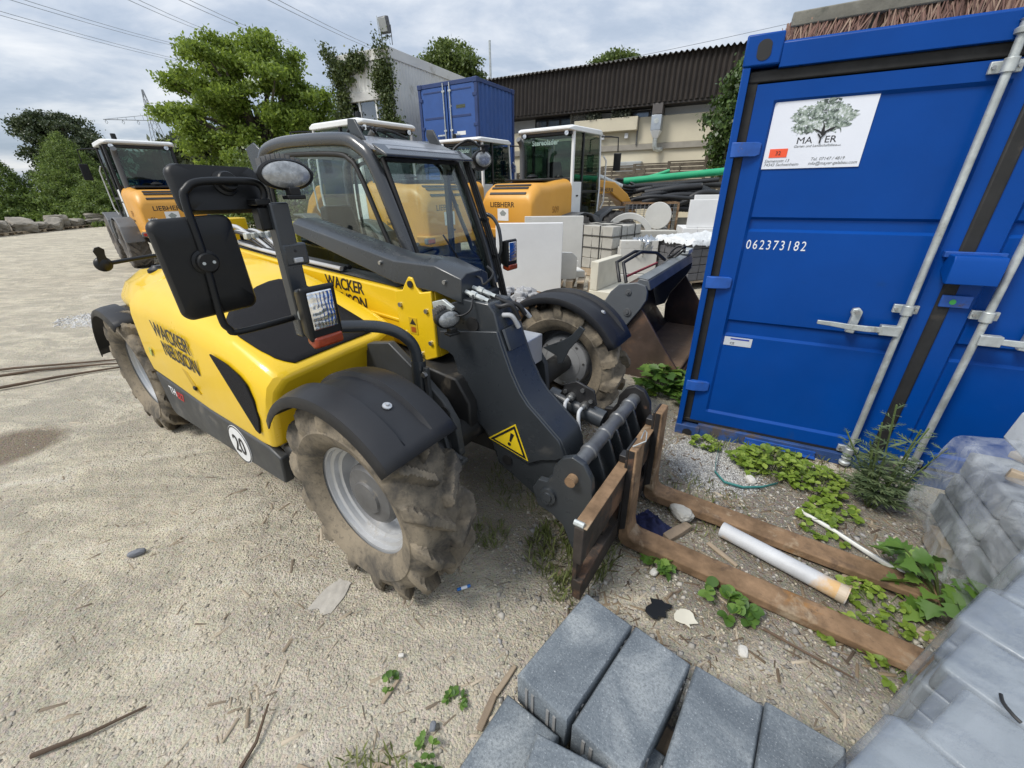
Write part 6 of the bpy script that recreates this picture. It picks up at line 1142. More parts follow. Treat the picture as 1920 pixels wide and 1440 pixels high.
# ------------------------------------------------------------------ digger bucket beside the container
def bucket():
    ang = math.atan2(-.55, .83); R = thing('loader_bucket', 'dark grey folding loader bucket lying beside the big blue container', 'bucket', (1.0, 3.5, 0), ang)
    M_bk = mat('bucket_grey', (.105, .115, .125), .45, var=.12, vs=3, dirt=[((.16, .10, .07), .68, 4), ((.02, .02, .02), .72, 16)]); M_bkr = mat('bucket_rust', (.075, .05, .038), .55, var=.4, vs=4, dirt=[((.15, .085, .05), .52, 4), ((.10, .10, .105), .62, 7)]); M_mud = mat('dried_mud', (.20, .135, .085), .9, var=.25, vs=4, dirt=((.30, .26, .20), .58, 7), bump=.6, bs=30)
    A = [(-.31, .46), (-.14, .77), (-.07, .84), (.08, .87), (.16, .85), (.18, .80), (.18, .73), (.14, .65), (-.01, .42), (-.06, .28), (-.19, .22), (-.30, .24)]
    for y, nm in ((0, 'side_plate'), (1.78, 'side_plate')):
        sp = MB().prism(A, y, y + .035, 'y').build(nm, M_bk, R, bev=.006)
        if y == 0:
            for s_, z_, r_ in ((.03, .61, .034), (.02, .785, .026)): MB().lathe([(.0, .02), (r_ * .4, .02), (r_ * .45, .01), (r_ * .7, .012), (r_, .010), (r_, .0)], (s_, 0, z_), (0, -1, 0), 20).build('pivot_bolt', M_lgrey, sp, smooth=35)
            ys = MB().bx(-.135, -.09, -.002, -.0005, .44, .53).build('warning_sticker', M_warn, sp); MB().prism([(-.13, .49), (-.095, .49), (-.1125, .522)], -.003, -.0022, 'y').build('sticker_sign', M_black, ys); MB().bx(-.128, -.098, -.003, -.0022, .45, .475).build('sticker_figure', M_black, ys)
    B_ = [(.14, .645), (-.01, .415), (-.045, .28), (-.03, -.02), (.22, -.02), (.54, .02), (.52, .14), (.33, .38)]
    for y in (.036, 1.745): MB().prism(B_, y, y + .03, 'y').build('clam_side', M_bkr, R, bev=.006)
    prof = [(.10, .86), (-.06, .80), (-.20, .62), (-.22, .42), (-.16, .24), (-.05, .10), (.10, .03), (.52, .015)]
    b = MB(); b.loft([[(s_, y, z_) for s_, z_ in prof] for y in (.05, 1.76)], closed=False, caps=False); b.build('shell', M_bkr, R, smooth=50, thick=.02)
    MB().prism([(.06, .84), (.09, .90), (.17, .89), (.20, .81), (.12, .80)], .036, 1.745, 'y').build('top_beam', M_bk, R, bev=.008)
    MB().prism([(.07, .902), (.16, .893), (.165, .898), (.075, .908)], .04, 1.74, 'y').build('beam_strip', mat('worn_beam', (.30, .32, .33), .35, metal=.5, var=.2), R)
    MB().bx(-.02, .5, .07, 1.7, .022, .075).build('mud_bed', M_mud, R, bev=.02)
    for k in range(2): MB().tube([(-.10 + .06 * k, .10, .84), (-.16 + .06 * k, .15, 1.0), (-.10 + .06 * k, .45, 1.06), (.02, .75, 1.02), (.06, .95, .93)], .016, 8).build('hose', M_hose, R, smooth=60)
    MB().cyl((-.10, .25, .86), (.0, .9, .90), .012, 6).build('red_rod', mat('red_rod', (.35, .05, .06), .5), R)
    MB().tube([(.10 + .08 * math.cos(a), 1.25 + .05 * math.sin(a), .97 + .06 * math.sin(a * 1.3)) for a in np.linspace(0, 9, 30)], .012, 6).build('hose', M_hose, R, smooth=60)
    MB().box((.13, 1.62, .94), (.10, .22, .05)).build('coupling', M_galv, R, bev=.01)
    return R
bucket()
sheet('plastic_wrap', 'torn clear plastic draped over the grey concrete block with the hook', (2.50, 7.80, .745), .3, .34, .34, .35, glass('clear_wrap', (.9, .92, .93), .55, .15), 9, None, 22, .06)
# tray of setts behind the near fender
def sett_tray():
    R = thing('sett_tray', 'rusty round dish heaped with granite setts in front of the white slab', 'dish of setts', (.04, 5.0, 0), 0)
    MB().lathe([(.0, .22), (.20, .22), (.36, .34), (.42, .40), (.43, .385), (.38, .31), (.21, .19), (.0, .19)], (0, 0, 0), (0, 0, 1), 30).build('dish', M_rust, R, smooth=35); MB().lathe([(.2, 0), (.2, .19)], (0, 0, 0), (0, 0, 1), 20).build('stand', M_rust, R)
    r = random.Random(12); me = None; M_sett = mat('granite_sett', (.38, .38, .38), .85, var=.3, vs=9, bump=.3, bs=60)
    for k in range(60):
        a, q = r.uniform(0, 2 * PI), .36 * math.sqrt(r.random()); x, y = q * math.cos(a), q * math.sin(a); z = .36 + .12 * (1 - q / .4) + r.uniform(-.03, .03)
        if me is None: o = MB().box((0, 0, 0), (.095, .095, .085)).build('sett', M_sett, R, bev=.012, seg=1); me = o.data
        else: o = link('sett', me, None, R); w_ = o.modifiers.new('bevel', 'BEVEL'); w_.width = .012; w_.segments = 1
        o.location = (x, y, z); o.rotation_euler = (r.uniform(-.7, .7), r.uniform(-.7, .7), r.uniform(0, 3)); s_ = r.uniform(.75, 1.15); o.scale = (s_, s_, s_)
sett_tray()

# ------------------------------------------------------------------ quarry stones on pallets at the left
rs = random.Random(21); RNs = np.random.default_rng(21)
M_qstone = mat('quarry_stone', (.25, .225, .185), .9, var=.35, vs=2, dirt=((.38, .35, .30), .58, 2.5), bump=.6, bs=14, dist=.02)
def rough_stone(label, loc, d, rz, name='quarry_stone', m=None, group='quarry stones on pallets', cat='stone', tilt=0, boxy=.88):
    import bmesh
    bm = bmesh.new(); bmesh.ops.create_icosphere(bm, subdivisions=3, radius=.5)
    for v in bm.verts:
        c_ = v.co; q = max(abs(c_.x), abs(c_.y), abs(c_.z)); c_ *= (.5 / q) ** boxy; c_ *= 1 + rs.uniform(-.06, .06); v.co = Vector((c_.x * d[0], c_.y * d[1], c_.z * d[2]))
    me = bpy.data.meshes.new(name); bm.to_mesh(me); bm.free(); o = link(name, me, m or M_qstone); o.location = (loc[0], loc[1], loc[2] + d[2] * .45); o.rotation_euler = (tilt, tilt * .5, rz); return tag(o, label, cat, group)
ps = [(-23.4, 19.6), (-23.7, 21.6), (-23.9, 23.5), (-24.0, 25.4)]
for k, p_ in enumerate(ps): pallet(['pallet at the far left end of the quarry stone row', 'second pallet from the left under the quarry stones', 'third pallet from the left under the quarry stones', 'pallet at the right end of the quarry stone row, by the conifer'][k], (p_[0], p_[1], 0), math.radians(93), 1.8, 1.2)
desc = ['flat slab at the left end of the stone row', 'tall split block leaning in the stone row', 'long flat stone lying on the second pallet', 'thick squared stone standing on the third pallet', 'broad flat slab on top of the third pallet', 'thin stacked slab at the right end of the row', 'small rough stone on the left pallet', 'tilted wedge stone between second and third pallet', 'flat cover slab on the right pallet', 'grey flat stone on top of the left pallet']
dat = [(-23.3, 19.2, .15, 1.0, 1.2, .35, 0), (-23.5, 21.1, .15, .9, 1.2, .5, .22), (-23.7, 21.9, .15, .9, 1.1, .32, 0), (-23.8, 23.1, .15, .9, .8, .6, 0), (-23.9, 23.9, .15, .9, 1.0, .35, .05), (-24.0, 25.2, .15, 1.0, 1.4, .3, 0), (-23.5, 20.0, .15, .8, .8, .5, .1), (-23.4, 22.5, .15, .6, .9, .4, .4), (-24.0, 25.6, .44, 1.0, 1.2, .28, .04), (-23.4, 19.5, .48, .9, 1.0, .25, .05)]
for l_, (x, y, z, a, b, c_, t_) in zip(desc, dat): rough_stone('pale brown ' + l_, (x, y, z), (a, b, c_), rs.uniform(.4, 1.1), tilt=t_)
bb = thing('garden_furniture', 'grey covered bench standing on the lawn between the conifers', 'bench', (-28.0, 26.6, 0), .5); M_cover = mat('grey_cover', (.24, .25, .27), .8, var=.2, bump=.3, bs=8)
MB().loft([[(-.7, -.35, z), (.7, -.35, z), (.7, .35, z), (-.7, .35, z)] if z < .6 else [(-.65, .05, z), (.65, .05, z), (.65, .32, z), (-.65, .32, z)] for z in (.45, .55, .62, 1.15)]).build('cover', M_cover, bb, bev=.05)
for x in (-.55, .55):
    for y in (-.25, .25): MB().bx(x - .04, x + .04, y - .04, y + .04, 0, .46).build('leg', M_cover, bb)

# ------------------------------------------------------------------ grey paving blocks in front
def paver_material():
    m, t, p = _nodes('blue_grey_paver'); co = _coord(t); oi = t.nodes.new('ShaderNodeObjectInfo')
    va = t.nodes.new('ShaderNodeVectorMath'); va.operation = 'ADD'; cx = t.nodes.new('ShaderNodeCombineXYZ'); t.links.new(oi.outputs['Random'], cx.inputs[0]); sc = t.nodes.new('ShaderNodeVectorMath'); sc.operation = 'SCALE'; sc.inputs['Scale'].default_value = 40; t.links.new(cx.outputs[0], sc.inputs[0]); t.links.new(co, va.inputs[0]); t.links.new(sc.outputs[0], va.inputs[1]); co = va.outputs[0]
    c = _ramp(t, _noise(t, co, 5, 8, .65, .6), [(.32, (.105, .125, .145)), (.5, (.165, .19, .21)), (.66, (.30, .325, .335))])
    c = _mix(t, _ramp(t, _noise(t, co, 120, 4, .7), [(.35, .55), (.55, 0.0)]), c, (.07, .083, .097)); c = _mix(t, _ramp(t, _noise(t, co, 170, 3, .6), [(.58, 0.0), (.68, .5)]), c, (.40, .43, .45))
    c = _mix(t, _ramp(t, _noise(t, co, 30, 5, .7), [(.67, 0.0), (.71, .85)]), c, (.62, .65, .67))
    t.links.new(c, p.inputs['Base Color']); p.inputs['Roughness'].default_value = .75; p.inputs['Specular IOR Level'].default_value = .35; t.links.new(_bump(t, _noise(t, co, 150, 5, .7), .7, .004), p.inputs['Normal']); return m
M_paver = paver_material()
M_paver_s = mat('paver_flank', (.25, .25, .245), .85, var=.2, vs=6, dirt=((.14, .14, .14), .56, 9), bump=.5, bs=90)
def paver(label, cx, cy, top, yaw, th=.15, rx=0.0, ry=0.0):
    """40 x 20 cm block with chamfered rim and spacer ribs down the flanks"""
    o = MB(); L_, W_, ch = .397, .195, .006
    o.loft([[(sx * (W_ / 2 - i), sy * (L_ / 2 - i), z) for sx, sy in ((-1, -1), (1, -1), (1, 1), (-1, 1))] for i, z in ((0, -th), (0, -.010), (ch, 0.0))])
    R = o.build('paving_block', M_paver, None, bev=.0025, seg=1); R.location = (cx, cy, top); R.rotation_euler = (rx, ry, yaw)
    for sx in (-1, 1):
        for y in (-.145, -.118, .118, .145): MB().box((sx * (W_ / 2 + .0015), y, -th / 2 - .012), (.005, .010, th - .03)).build('spacer_rib', M_paver_s, R)
    for sy in (-1, 1):
        for x in (-.055, -.030, .030, .055): MB().box((x, sy * (L_ / 2 + .0015), -th / 2 - .012), (.010, .005, th - .03)).build('spacer_rib', M_paver_s, R)
    return tag(R, label, 'paving block', 'grey paving blocks in front')
rd = math.radians
paver('grey paving block at the far left of the front row, nearest the fork carriage', .208, .845, .200, rd(-43.3))
paver('second grey paving block of the front row, with a gap on either side', .364, .711, .200, rd(-42.5))
paver('third grey paving block of the front row, pale smears on top', .541, .573, .200, rd(-37.6))
paver('fourth grey paving block at the right end of the front row', .709, .466, .204, rd(-37))
paver('lower grey paving block left of the front row, lying flat', -.070, .540, .115, rd(-36.6), .105)
paver('grey paving block lying askew on the lower one at the bottom edge', .060, .392, .205, rd(-24.7), .088)
paver('grey paving block tucked beneath the front row beside the lower one', .23, .50, .112, rd(-40), .10)
single(MB().bx(-.42, .42, -.04, .04, 0, .048), 'timber_batten', 'timber batten carrying the front row of paving blocks', 'batten', M_wood, (.50, .62, .0), rd(-40), None)

# ------------------------------------------------------------------ wrapped stacks at the right
M_film = film_mat('stretch_film', (.50, .53, .55), .70)
M_stack = mat('stacked_granite', (.20, .215, .225), .85, var=.2, vs=5, dirt=((.36, .37, .37), .60, 6), bump=.3, bs=60)
M_pale = mat('pale_granite', (.52, .55, .57), .7, var=.10, vs=4, dirt=((.40, .41, .41), .60, 5), bump=.25, bs=40)
def film(name, parent, prof_fn, nu, nv, m, seed, fold=.012):
    r = np.random.default_rng(seed); U, Vv = np.meshgrid(np.linspace(0, 1, nu), np.linspace(0, 1, nv), indexing='ij'); P = prof_fn(U, Vv)
    w = fold * (np.sin(U * 41 + Vv * 9 + seed) * .5 + np.sin(U * 23 - Vv * 31) * .6 + np.sin(U * 67 + Vv * 17) * .3 + r.normal(0, .35, U.shape)); P = P + w[..., None] * np.array([-.6, -.4, .55]); ii = np.arange(nu * nv).reshape(nu, nv)
    return np_mesh(name, P.reshape(-1, 3), np.stack([ii[:-1, :-1], ii[1:, :-1], ii[1:, 1:], ii[:-1, 1:]], -1).reshape(-1, 4), m, parent, smooth=True)
def wrapped_stack():
    R = thing('wrapped_stack', 'stack of dark granite blocks in torn clear film at the right, by the container', 'wrapped stack', (2.07, 1.56, 0), rd(-27.2))
    # local x to the right, local -y towards the camera
    for k in range(3):
        for j in range(2): MB().bx(.02 + .012 * k, 1.2, -.36 * j - .345, -.36 * j, .11 + .125 * k, .11 + .125 * k + .12).build('granite_block', M_stack, R, bev=.012)
    for j in range(2): MB().bx(.0, 1.2, -.36 * j - .26, -.36 * j - .10, 0, .10).build('runner', M_palletwood, R, bev=.005)
    MB().box((.22, -.30, .508), (.34, .035, .045), Matrix.Rotation(.12, 3, 'Y') @ Matrix.Rotation(-.35, 3, 'Z')).build('batten', M_palletwood, R, bev=.004); MB().box((.34, -.18, .50), (.5, .05, .03), Matrix.Rotation(-.9, 3, 'Z')).build('batten', M_palletwood, R, bev=.004)
    MB().box((.44, -.02, .565), (.50, .30, .15), Matrix.Rotation(.10, 3, 'Y')).build('cap_stone', M_pale, R, bev=.012)
    def pf(U, Vv):   # drapes from the top over the left flank and end
        x = np.interp(Vv, [0, .35, .5, .62, 1], [.85, .25, .00, -.03, -.055]); z = np.interp(Vv, [0, .35, .5, .62, 1], [.52, .535, .50, .36, .10]); y = .03 - U * .86; s_ = np.sin(U * 9) * .03 * Vv
        return np.stack([x + s_ - .02 * Vv, y, z + .03 * np.sin(U * 14 + 1) * (1 - Vv) + .02], -1)
    film('stretch_film', R, pf, 70, 46, M_film, 3, .0045)
    def pg(U, Vv):
        y = np.interp(Vv, [0, .3, 1], [-.5, -.75, -.80]); z = np.interp(Vv, [0, .3, 1], [.51, .48, .06]); return np.stack([.0 + U * 1.0, y, z + .015 * np.sin(U * 12)], -1)
    film('film_skirt', R, pg, 60, 36, M_film, 5, .0045)
    return R
wrapped_stack()
def draped_stack():
    ang = math.atan2(.792 - .438, 1.457 - .739); R = thing('draped_stack', 'pale granite stack under milky plastic film in the bottom right corner', 'wrapped stack', (.739, .438, 0), ang)
    m = mat('milky_film', (.26, .29, .315), .28, var=.14, vs=3.5, dirt=[((.40, .44, .47), .58, 5), ((.16, .17, .17), .64, 7)], bump=.2, bs=7, dist=.02, spec=.6); q = random.Random(6)
    xs = [(-.02, .20), (.205, .43), (.435, .645), (.65, .87), (.875, 1.10), (1.105, 1.4)]; off = [0, -.035, .02, .045, .01, .05]
    for (x0, x1), dy in zip(xs, off):
        for k in range(4):
            y1 = dy + q.uniform(-.01, .01) - .012 * (3 - k) * 0; MB().box(((x0 + x1) / 2, y1 - .16, .05 + .10 * k + .05), (x1 - x0, .32, .096), Matrix.Rotation(q.uniform(-.03, .03), 3, 'X') @ Matrix.Rotation(q.uniform(-.03, .03), 3, 'Y')).build('granite_block', m, R, bev=.014, seg=3)
            MB().box(((x0 + x1) / 2 + .01, y1 - .49, .05 + .10 * k + .05), (x1 - x0, .32, .098), Matrix.Rotation(q.uniform(-.03, .03), 3, 'Y')).build('granite_block', m, R, bev=.014, seg=3)
    def pf(U, Vv):
        x = -.04 + U * 1.45; jag = np.interp(U, [0, .15, .17, .32, .34, .46, .49, .62, .64, .78, .80, 1], [.0, .0, -.035, -.035, .02, .02, .045, .045, .01, .01, .05, .05])
        y = np.interp(Vv, [0, .10, 1], [.03, .018, -.64]) + jag * np.clip(1 - Vv * 2, 0, 1); z = np.interp(Vv, [0, .10, .15, 1], [.12, .44, .462, .466]) + .010 * np.abs(((U * 6.1 + .5 * Vv) % 1) - .5) + .006 * np.abs(((U * 13 - 2 * Vv) % 1) - .5)
        return np.stack([x, y, z], -1)
    film('plastic_film', R, pf, 150, 70, film_mat('loose_film', (.42, .46, .49), .72, 3.2), 8, .0016)
    MB().ctube([(.40, -.135, .478), (.405, -.12, .479), (.420, -.10, .479), (.440, -.09, .479)], .004, 6).build('marker_stroke', M_black, R, smooth=50)
    MB().add([(.78, -.30, .472), (1.0, -.22, .474), (1.0, -.42, .474), (.82, -.44, .472)], [(0, 1, 2, 3)]).build('paper_label', M_white, R)
draped_stack()

# ------------------------------------------------------------------ small things on the ground
def gz(x, y): return float(hgt(np.array(x), np.array(y)))
M_card = mat('paper_tube', (.50, .51, .52), .55, var=.12, vs=7, dirt=[((.60, .37, .14), .55, 3.4), ((.4, .38, .35), .66, 14)], bump=.3, bs=30)
tb = thing('cardboard_tube', 'white paper covered cardboard tube with orange stain lying between the tines', 'tube', (1.045, 1.518, .040), math.atan2(-.381, .349)); Lt = .517
MB().lathe([(.028, 0), (.038, 0), (.0385, .02), (.0375, .05), (.038, Lt - .04), (.0385, Lt), (.028, Lt)], (0, 0, 0), (1, 0, 0), 24).build('paper_wrap', M_card, tb, smooth=40); MB().lathe([(.028, .004), (.027, .05), (.0, .05)], (0, 0, 0), (1, 0, 0), 20).build('tube_core', M_wood, tb); MB().lathe([(.028, Lt - .004), (.027, Lt - .05), (.0, Lt - .05)], (0, 0, 0), (1, 0, 0), 20).build('tube_core', M_wood, tb)
MB().lathe([(.0386, 0), (.0392, .001), (.0392, .028), (.0386, .03)], (Lt - .035, 0, 0), (1, 0, 0), 24).build('tape_band', mat('brown_tape', (.48, .40, .30), .5), tb)
def plank(label, x, y, rz, l, w, t, m=None, tilt=0): o = single(MB().loft([[(-l / 2, -w / 2, 0), (-l / 2, w / 2 * .8, 0), (-l / 2, w / 2 * .8, t), (-l / 2, -w / 2, t * .8)], [(0, -w / 2 * 1.05, 0), (0, w / 2, 0), (0, w / 2, t), (0, -w / 2, t)], [(l / 2, -w / 2 * .8, 0), (l / 2, w / 2, 0), (l / 2, w / 2 * .9, t * .9), (l / 2, -w / 2 * .7, t)]]), 'wood_scrap', label, 'wood scrap', m or M_wood, (x, y, gz(x, y) + .004), rz, 'wood scraps on the ground', bev=.003); o.rotation_euler.y = tilt
plank('thick short wood offcut lying beside the navy rag', .84, 1.545, rd(28), .17, .05, .03)
plank('thin splintered wood stick next to the cardboard tube', 1.00, 1.40, rd(-62), .16, .022, .012, M_palletwood)
plank('flat square wood chip with a hole at the far end of the tube', 1.49, 1.235, rd(30), .12, .075, .012, M_palletwood)
plank('dark short board between the far tine and the container weeds', 1.60, 1.30, rd(10), .16, .05, .02)
plank('broken board end under the hop leaves by the draped stack', 1.66, .93, rd(-65), .22, .05, .02, M_palletwood)
plank('pale wood splinter in front of the near wheel', -.45, .83, rd(62), .085, .014, .007, M_palletwood)
plank('flat pale wood stick lying on the sandy patch at the bottom', -.62, .60, rd(-18), .13, .02, .008, M_palletwood)
plank('small yellowish wood piece left of the bottom weeds', -.42, .62, rd(-8), .06, .018, .008, M_palletwood)
plank('long wood splinter beside the far left paving block', -.04, .86, rd(52), .12, .02, .01, M_palletwood)
plank('dry wood chip left of the far left paving block', -.10, .77, rd(64), .13, .025, .010)
M_twig = mat('twig_brown', (.11, .075, .05), .9, var=.3)
def twig(label, pts, r): pts = [Vector((x, y, gz(x, y) + z)) for x, y, z in pts]; o_ = pts[0].copy(); o = MB().tube([p - o_ for p in pts], [r * (1 - .5 * i / (len(pts) - 1)) for i in range(len(pts))], 6).build('twig', M_twig, None, smooth=60); o.location = o_; tag(o, label, 'twig', 'twigs on the ground')
twig('bent dark twig poking out at the lower left block', [(-.05, .60, .02), (-.10, .605, .05), (-.15, .585, .03), (-.20, .54, .012)], .006)
twig('long dry twig lying at the left picture edge bottom', [(-1.55, .66, .012), (-1.42, .72, .016), (-1.30, .80, .01)], .008)
twig('dark stick upright in the wood chip heap at the bottom left', [(-.86, .60, .01), (-.84, .68, .015), (-.85, .78, .03)], .007)
twig('thin twig lying across the white stones right of the pavers', [(.98, 1.02, .01), (1.08, .92, .02), (1.2, .84, .01)], .006)
for k, (lab, pts) in enumerate((('uppermost of the long vine stems on the ground at the left edge', [(-5.6, 3.75, .02), (-5.1, 3.85, .03), (-4.5, 3.95, .02), (-3.95, 4.15, .02)]), ('middle long vine stem on the ground at the left edge', [(-5.4, 3.55, .02), (-4.8, 3.8, .02), (-4.2, 3.9, .03), (-3.7, 4.0, .02)]), ('lowest long vine stem on the ground at the left edge', [(-4.9, 3.25, .02), (-4.4, 3.6, .03), (-4.1, 3.8, .02), (-3.6, 4.02, .02)]))): twig(lab, pts, .016)
def shard(seed, r_, n=15):
    q = random.Random(seed); return [(r_ * q.uniform(.45, 1.15) * math.cos(2 * PI * i / n) * 1.3, r_ * q.uniform(.45, 1.15) * math.sin(2 * PI * i / n)) for i in range(n)]
def crumple(name, label, cat, loc, w, d, h, m, seed, n=22, outline=None, rz=0):
    r = np.random.default_rng(seed); u = np.linspace(-1, 1, n); A_, B_ = np.meshgrid(u, u); ex = np.ones_like(A_) if outline is None else outline(A_, B_)
    Z_ = h * np.clip(1 - np.hypot(A_, B_), 0, 1) * (.6 + .5 * np.sin(A_ * 7 + seed) * np.cos(B_ * 6)) + np.abs(r.normal(0, h * .10, A_.shape)); V_ = np.stack([A_ * w * ex, B_ * d * ex, Z_ + .006], -1).reshape(-1, 3); ii = np.arange(n * n).reshape(n, n)
    o = np_mesh(name, V_, np.stack([ii[:-1, :-1], ii[:-1, 1:], ii[1:, 1:], ii[1:, :-1]], -1).reshape(-1, 4), m, smooth=True); o.location = (loc[0], loc[1], gz(*loc)); o.rotation_euler.z = rz; return tag(o, label, cat)
crumple('rag', 'crumpled navy blue rag lying behind the near tine', 'rag', (.735, 1.60), .065, .10, .06, mat('navy_cloth', (.012, .016, .06), .9, var=.3, vs=30, bump=.8, bs=140), 3, rz=.5)
crumple('paper_scrap', 'flat greyish scrap of wet paper left of the near front wheel', 'paper scrap', (-.80, 1.235), .055, .10, .006, mat('wet_paper', (.40, .375, .33), .7, var=.12, vs=20, bump=.4, bs=50), 4, outline=lambda a, b: .55 + .45 * np.clip(.9 - b, .15, 1) * (1 + .2 * np.sin(a * 5)), rz=-.35)
single(MB().prism(shard(3, .052), 0, .005, 'z'), 'plastic_shard', 'black plastic shard on the ground above the paving blocks', 'shard', M_plastic, (.60, 1.12, .004), .6, None, bev=.002)
single(MB().prism(shard(8, .05), 0, .006, 'z'), 'paper_scrap', 'pale stone like paper scrap beside the black shard', 'paper scrap', mat('pale_scrap', (.60, .57, .47), .8, var=.15), (.69, 1.08, .004), 1.1, None, bev=.002)
pn = thing('marker_pen', 'blue and white marker pen cap lying behind the near front wheel', 'pen', (-.228, 1.229, .012), rd(20)); MB().cyl((-.03, 0, 0), (.03, 0, 0), .007, 10).build('barrel', mat('pen_blue', (.02, .16, .50), .4), pn, smooth=40); MB().cyl((-.012, 0, 0), (.015, 0, 0), .0075, 10).build('band', M_white, pn, smooth=40)
single(MB().tube([(1.579 - 1.6, .0, .01), (.0, -.06, .012), (.05, -.15, .014), (.10, -.26, .012), (.16, -.38, .01), (.20, -.44, .008)], .012, 6), 'plastic_strip', 'twisted strip of pale plastic film between far tine and mugwort', 'plastic strip', mat('film_strip', (.62, .62, .58), .4, var=.1), (1.56, 1.68, .006), 0, None, bev=0, smooth=60)
st_p = [(1.37, 2.24), (1.30, 2.12), (1.235, 2.0), (1.245, 1.90), (1.33, 1.85), (1.44, 1.85), (1.55, 1.88)]
b = MB()
b.loft([[(x - 1.4, y - 2.0, .012), (x - 1.4, y - 2.0, .030)] for x, y in st_p], closed=False, caps=False); o = b.build('packing_strap', mat('teal_strap', (.05, .22, .21), .5, var=.1), None, smooth=60, thick=.002); o.location = (1.4, 2.0, .0); tag(o, 'teal plastic packing strap looped on the gravel in front of the container', 'strap')
single(MB().loft([[(-.06, -.006, .0), (-.06, .006, .0), (-.06, .006, .002), (-.06, -.006, .002)], [(.06, -.006, .012), (.06, .006, .012), (.06, .006, .014), (.06, -.006, .014)]]), 'strap_piece', 'short green strap piece at the bottom edge of the ground', 'strap', mat('green_strap', (.03, .25, .17), .5), (-.68, .47, .005), rd(50), None, bev=0)
M_wst = mat('white_stone', (.60, .58, .53), .85, var=.2, bump=.3, bs=30); M_dst = mat('dark_stone', (.16, .17, .19), .7, var=.2, bump=.3, bs=30)
rough_stone('dark oval pebble alone on the gravel left of the near wheel', (-1.861, 1.451, 0), (.075, .035, .03), .5, 'pebble', M_dst, 'single stones on the ground', boxy=.25)
for lab, x, y, s_, m_ in (('flat white stone by the gravel heap behind the far tine', 1.42, 1.93, .07, M_wst), ('grey rubble lump under the near end of the far tine', .90, 1.66, .13, M_blockg), ('white stone between near tine and pavers', .86, .94, .05, M_wst), ('pale chalky stone left of the near tine root', .64, 1.30, .045, M_wst), ('small dark stone left of the far left paver', -.28, .72, .03, M_dst), ('pinkish white pebble on the sand below the wheel', -.44, .95, .022, M_wst)): rough_stone(lab, (x, y, -.005), (s_, s_ * .7, s_ * .5), rs.uniform(0, 3), 'pebble', m_, 'single stones on the ground', boxy=.45)

# pebbles, wood chips: uncountable
def scatter(name, label, n, area, size, m, seed, kind='peb', cat='gravel', dens=None, lift=.0):
    r = np.random.default_rng(seed); x = r.uniform(area[0], area[1], n * 3); y = r.uniform(area[2], area[3], n * 3); k = np.ones_like(x) if dens is None else dens(x, y); ok = r.random(n * 3) < k; x, y = x[ok][:n], y[ok][:n]; n = len(x)
    z = hgt(x, y) * np.clip((14 - np.hypot(x, y)) / 6, 0, 1); s_ = size[0] * (size[1] / size[0]) ** (r.random(n) ** 2.2)
    if kind == 'peb':
        T = np.array([(1, 0, 0), (-1, 0, 0), (0, 1, 0), (0, -1, 0), (0, 0, 1), (0, 0, -1), (.65, .65, .5), (-.65, .6, .5)]); T = T[:6]; Fq = np.array([(0, 2, 4), (2, 1, 4), (1, 3, 4), (3, 0, 4), (2, 0, 5), (1, 2, 5), (3, 1, 5), (0, 3, 5)])
        J = T[None] * (1 + r.normal(0, .22, (n, 6, 1))) * np.stack([np.ones(n), r.uniform(.45, 1, n), r.uniform(.25, .55, n)], -1)[:, None]
    else:
        T = np.array([(-1, -.12, 0), (1, -.08, 0), (1, .10, 0), (-1, .12, 0), (-.9, -.1, .10), (.95, -.06, .08), (.95, .08, .08), (-.9, .1, .10)]); Fq = np.array([(4, 5, 6), (4, 6, 7), (0, 1, 5), (0, 5, 4), (1, 2, 6), (1, 6, 5), (2, 3, 7), (2, 7, 6), (3, 0, 4), (3, 4, 7)])
        J = np.repeat(T[None], n, 0) * np.stack([np.ones(n), r.uniform(.5, 1.6, n), r.uniform(.5, 1.2, n)], -1)[:, None]
    a = r.random(n) * 2 * PI; ca, sa = np.cos(a)[:, None], np.sin(a)[:, None]; ti = r.normal(0, .12, n)[:, None]
    Vx = (J[..., 0] * ca - J[..., 1] * sa) * s_[:, None]; Vy = (J[..., 0] * sa + J[..., 1] * ca) * s_[:, None]; Vz = (J[..., 2] + J[..., 0] * ti) * s_[:, None]
    V_ = np.stack([Vx + x[:, None], Vy + y[:, None], Vz + z[:, None] + lift * s_[:, None]], -1).reshape(-1, 3); F_ = (Fq[None] + (np.arange(n) * T.shape[0])[:, None, None]).reshape(-1, 3)
    o = np_mesh(name, V_, F_, m, rnd=np.repeat(r.random(n), len(Fq))); return tag(o, label, cat, kind='stuff')
def stone_mat(name, cols):
    m, t, p = _nodes(name); at = t.nodes.new('ShaderNodeAttribute'); at.attribute_name = 'rnd'; t.links.new(_ramp(t, at.outputs['Fac'], [(i / (len(cols) - 1), c_) for i, c_ in enumerate(cols)]), p.inputs['Base Color']); p.inputs['Roughness'].default_value = .9; return m
near = lambda x, y: np.clip(1.25 / (np.hypot(x, y - .2) ** 1.3), .05, 1)
M_gra = stone_mat('gravel_grains', [(.18, .165, .14), (.36, .32, .25), (.48, .43, .33), (.53, .475, .36), (.42, .38, .30), (.30, .28, .245), (.58, .53, .43)])
scatter('gravel', 'loose gravel and crumbs strewn all over the yard floor', 90000, (-5.5, 2.6, .25, 5.0), (.0026, .012), M_gra, 41, dens=lambda x, y: near(x, y) * (.55 + .45 * np.sin(x * 2.1 + y) * np.sin(y * 2.7 - x)))
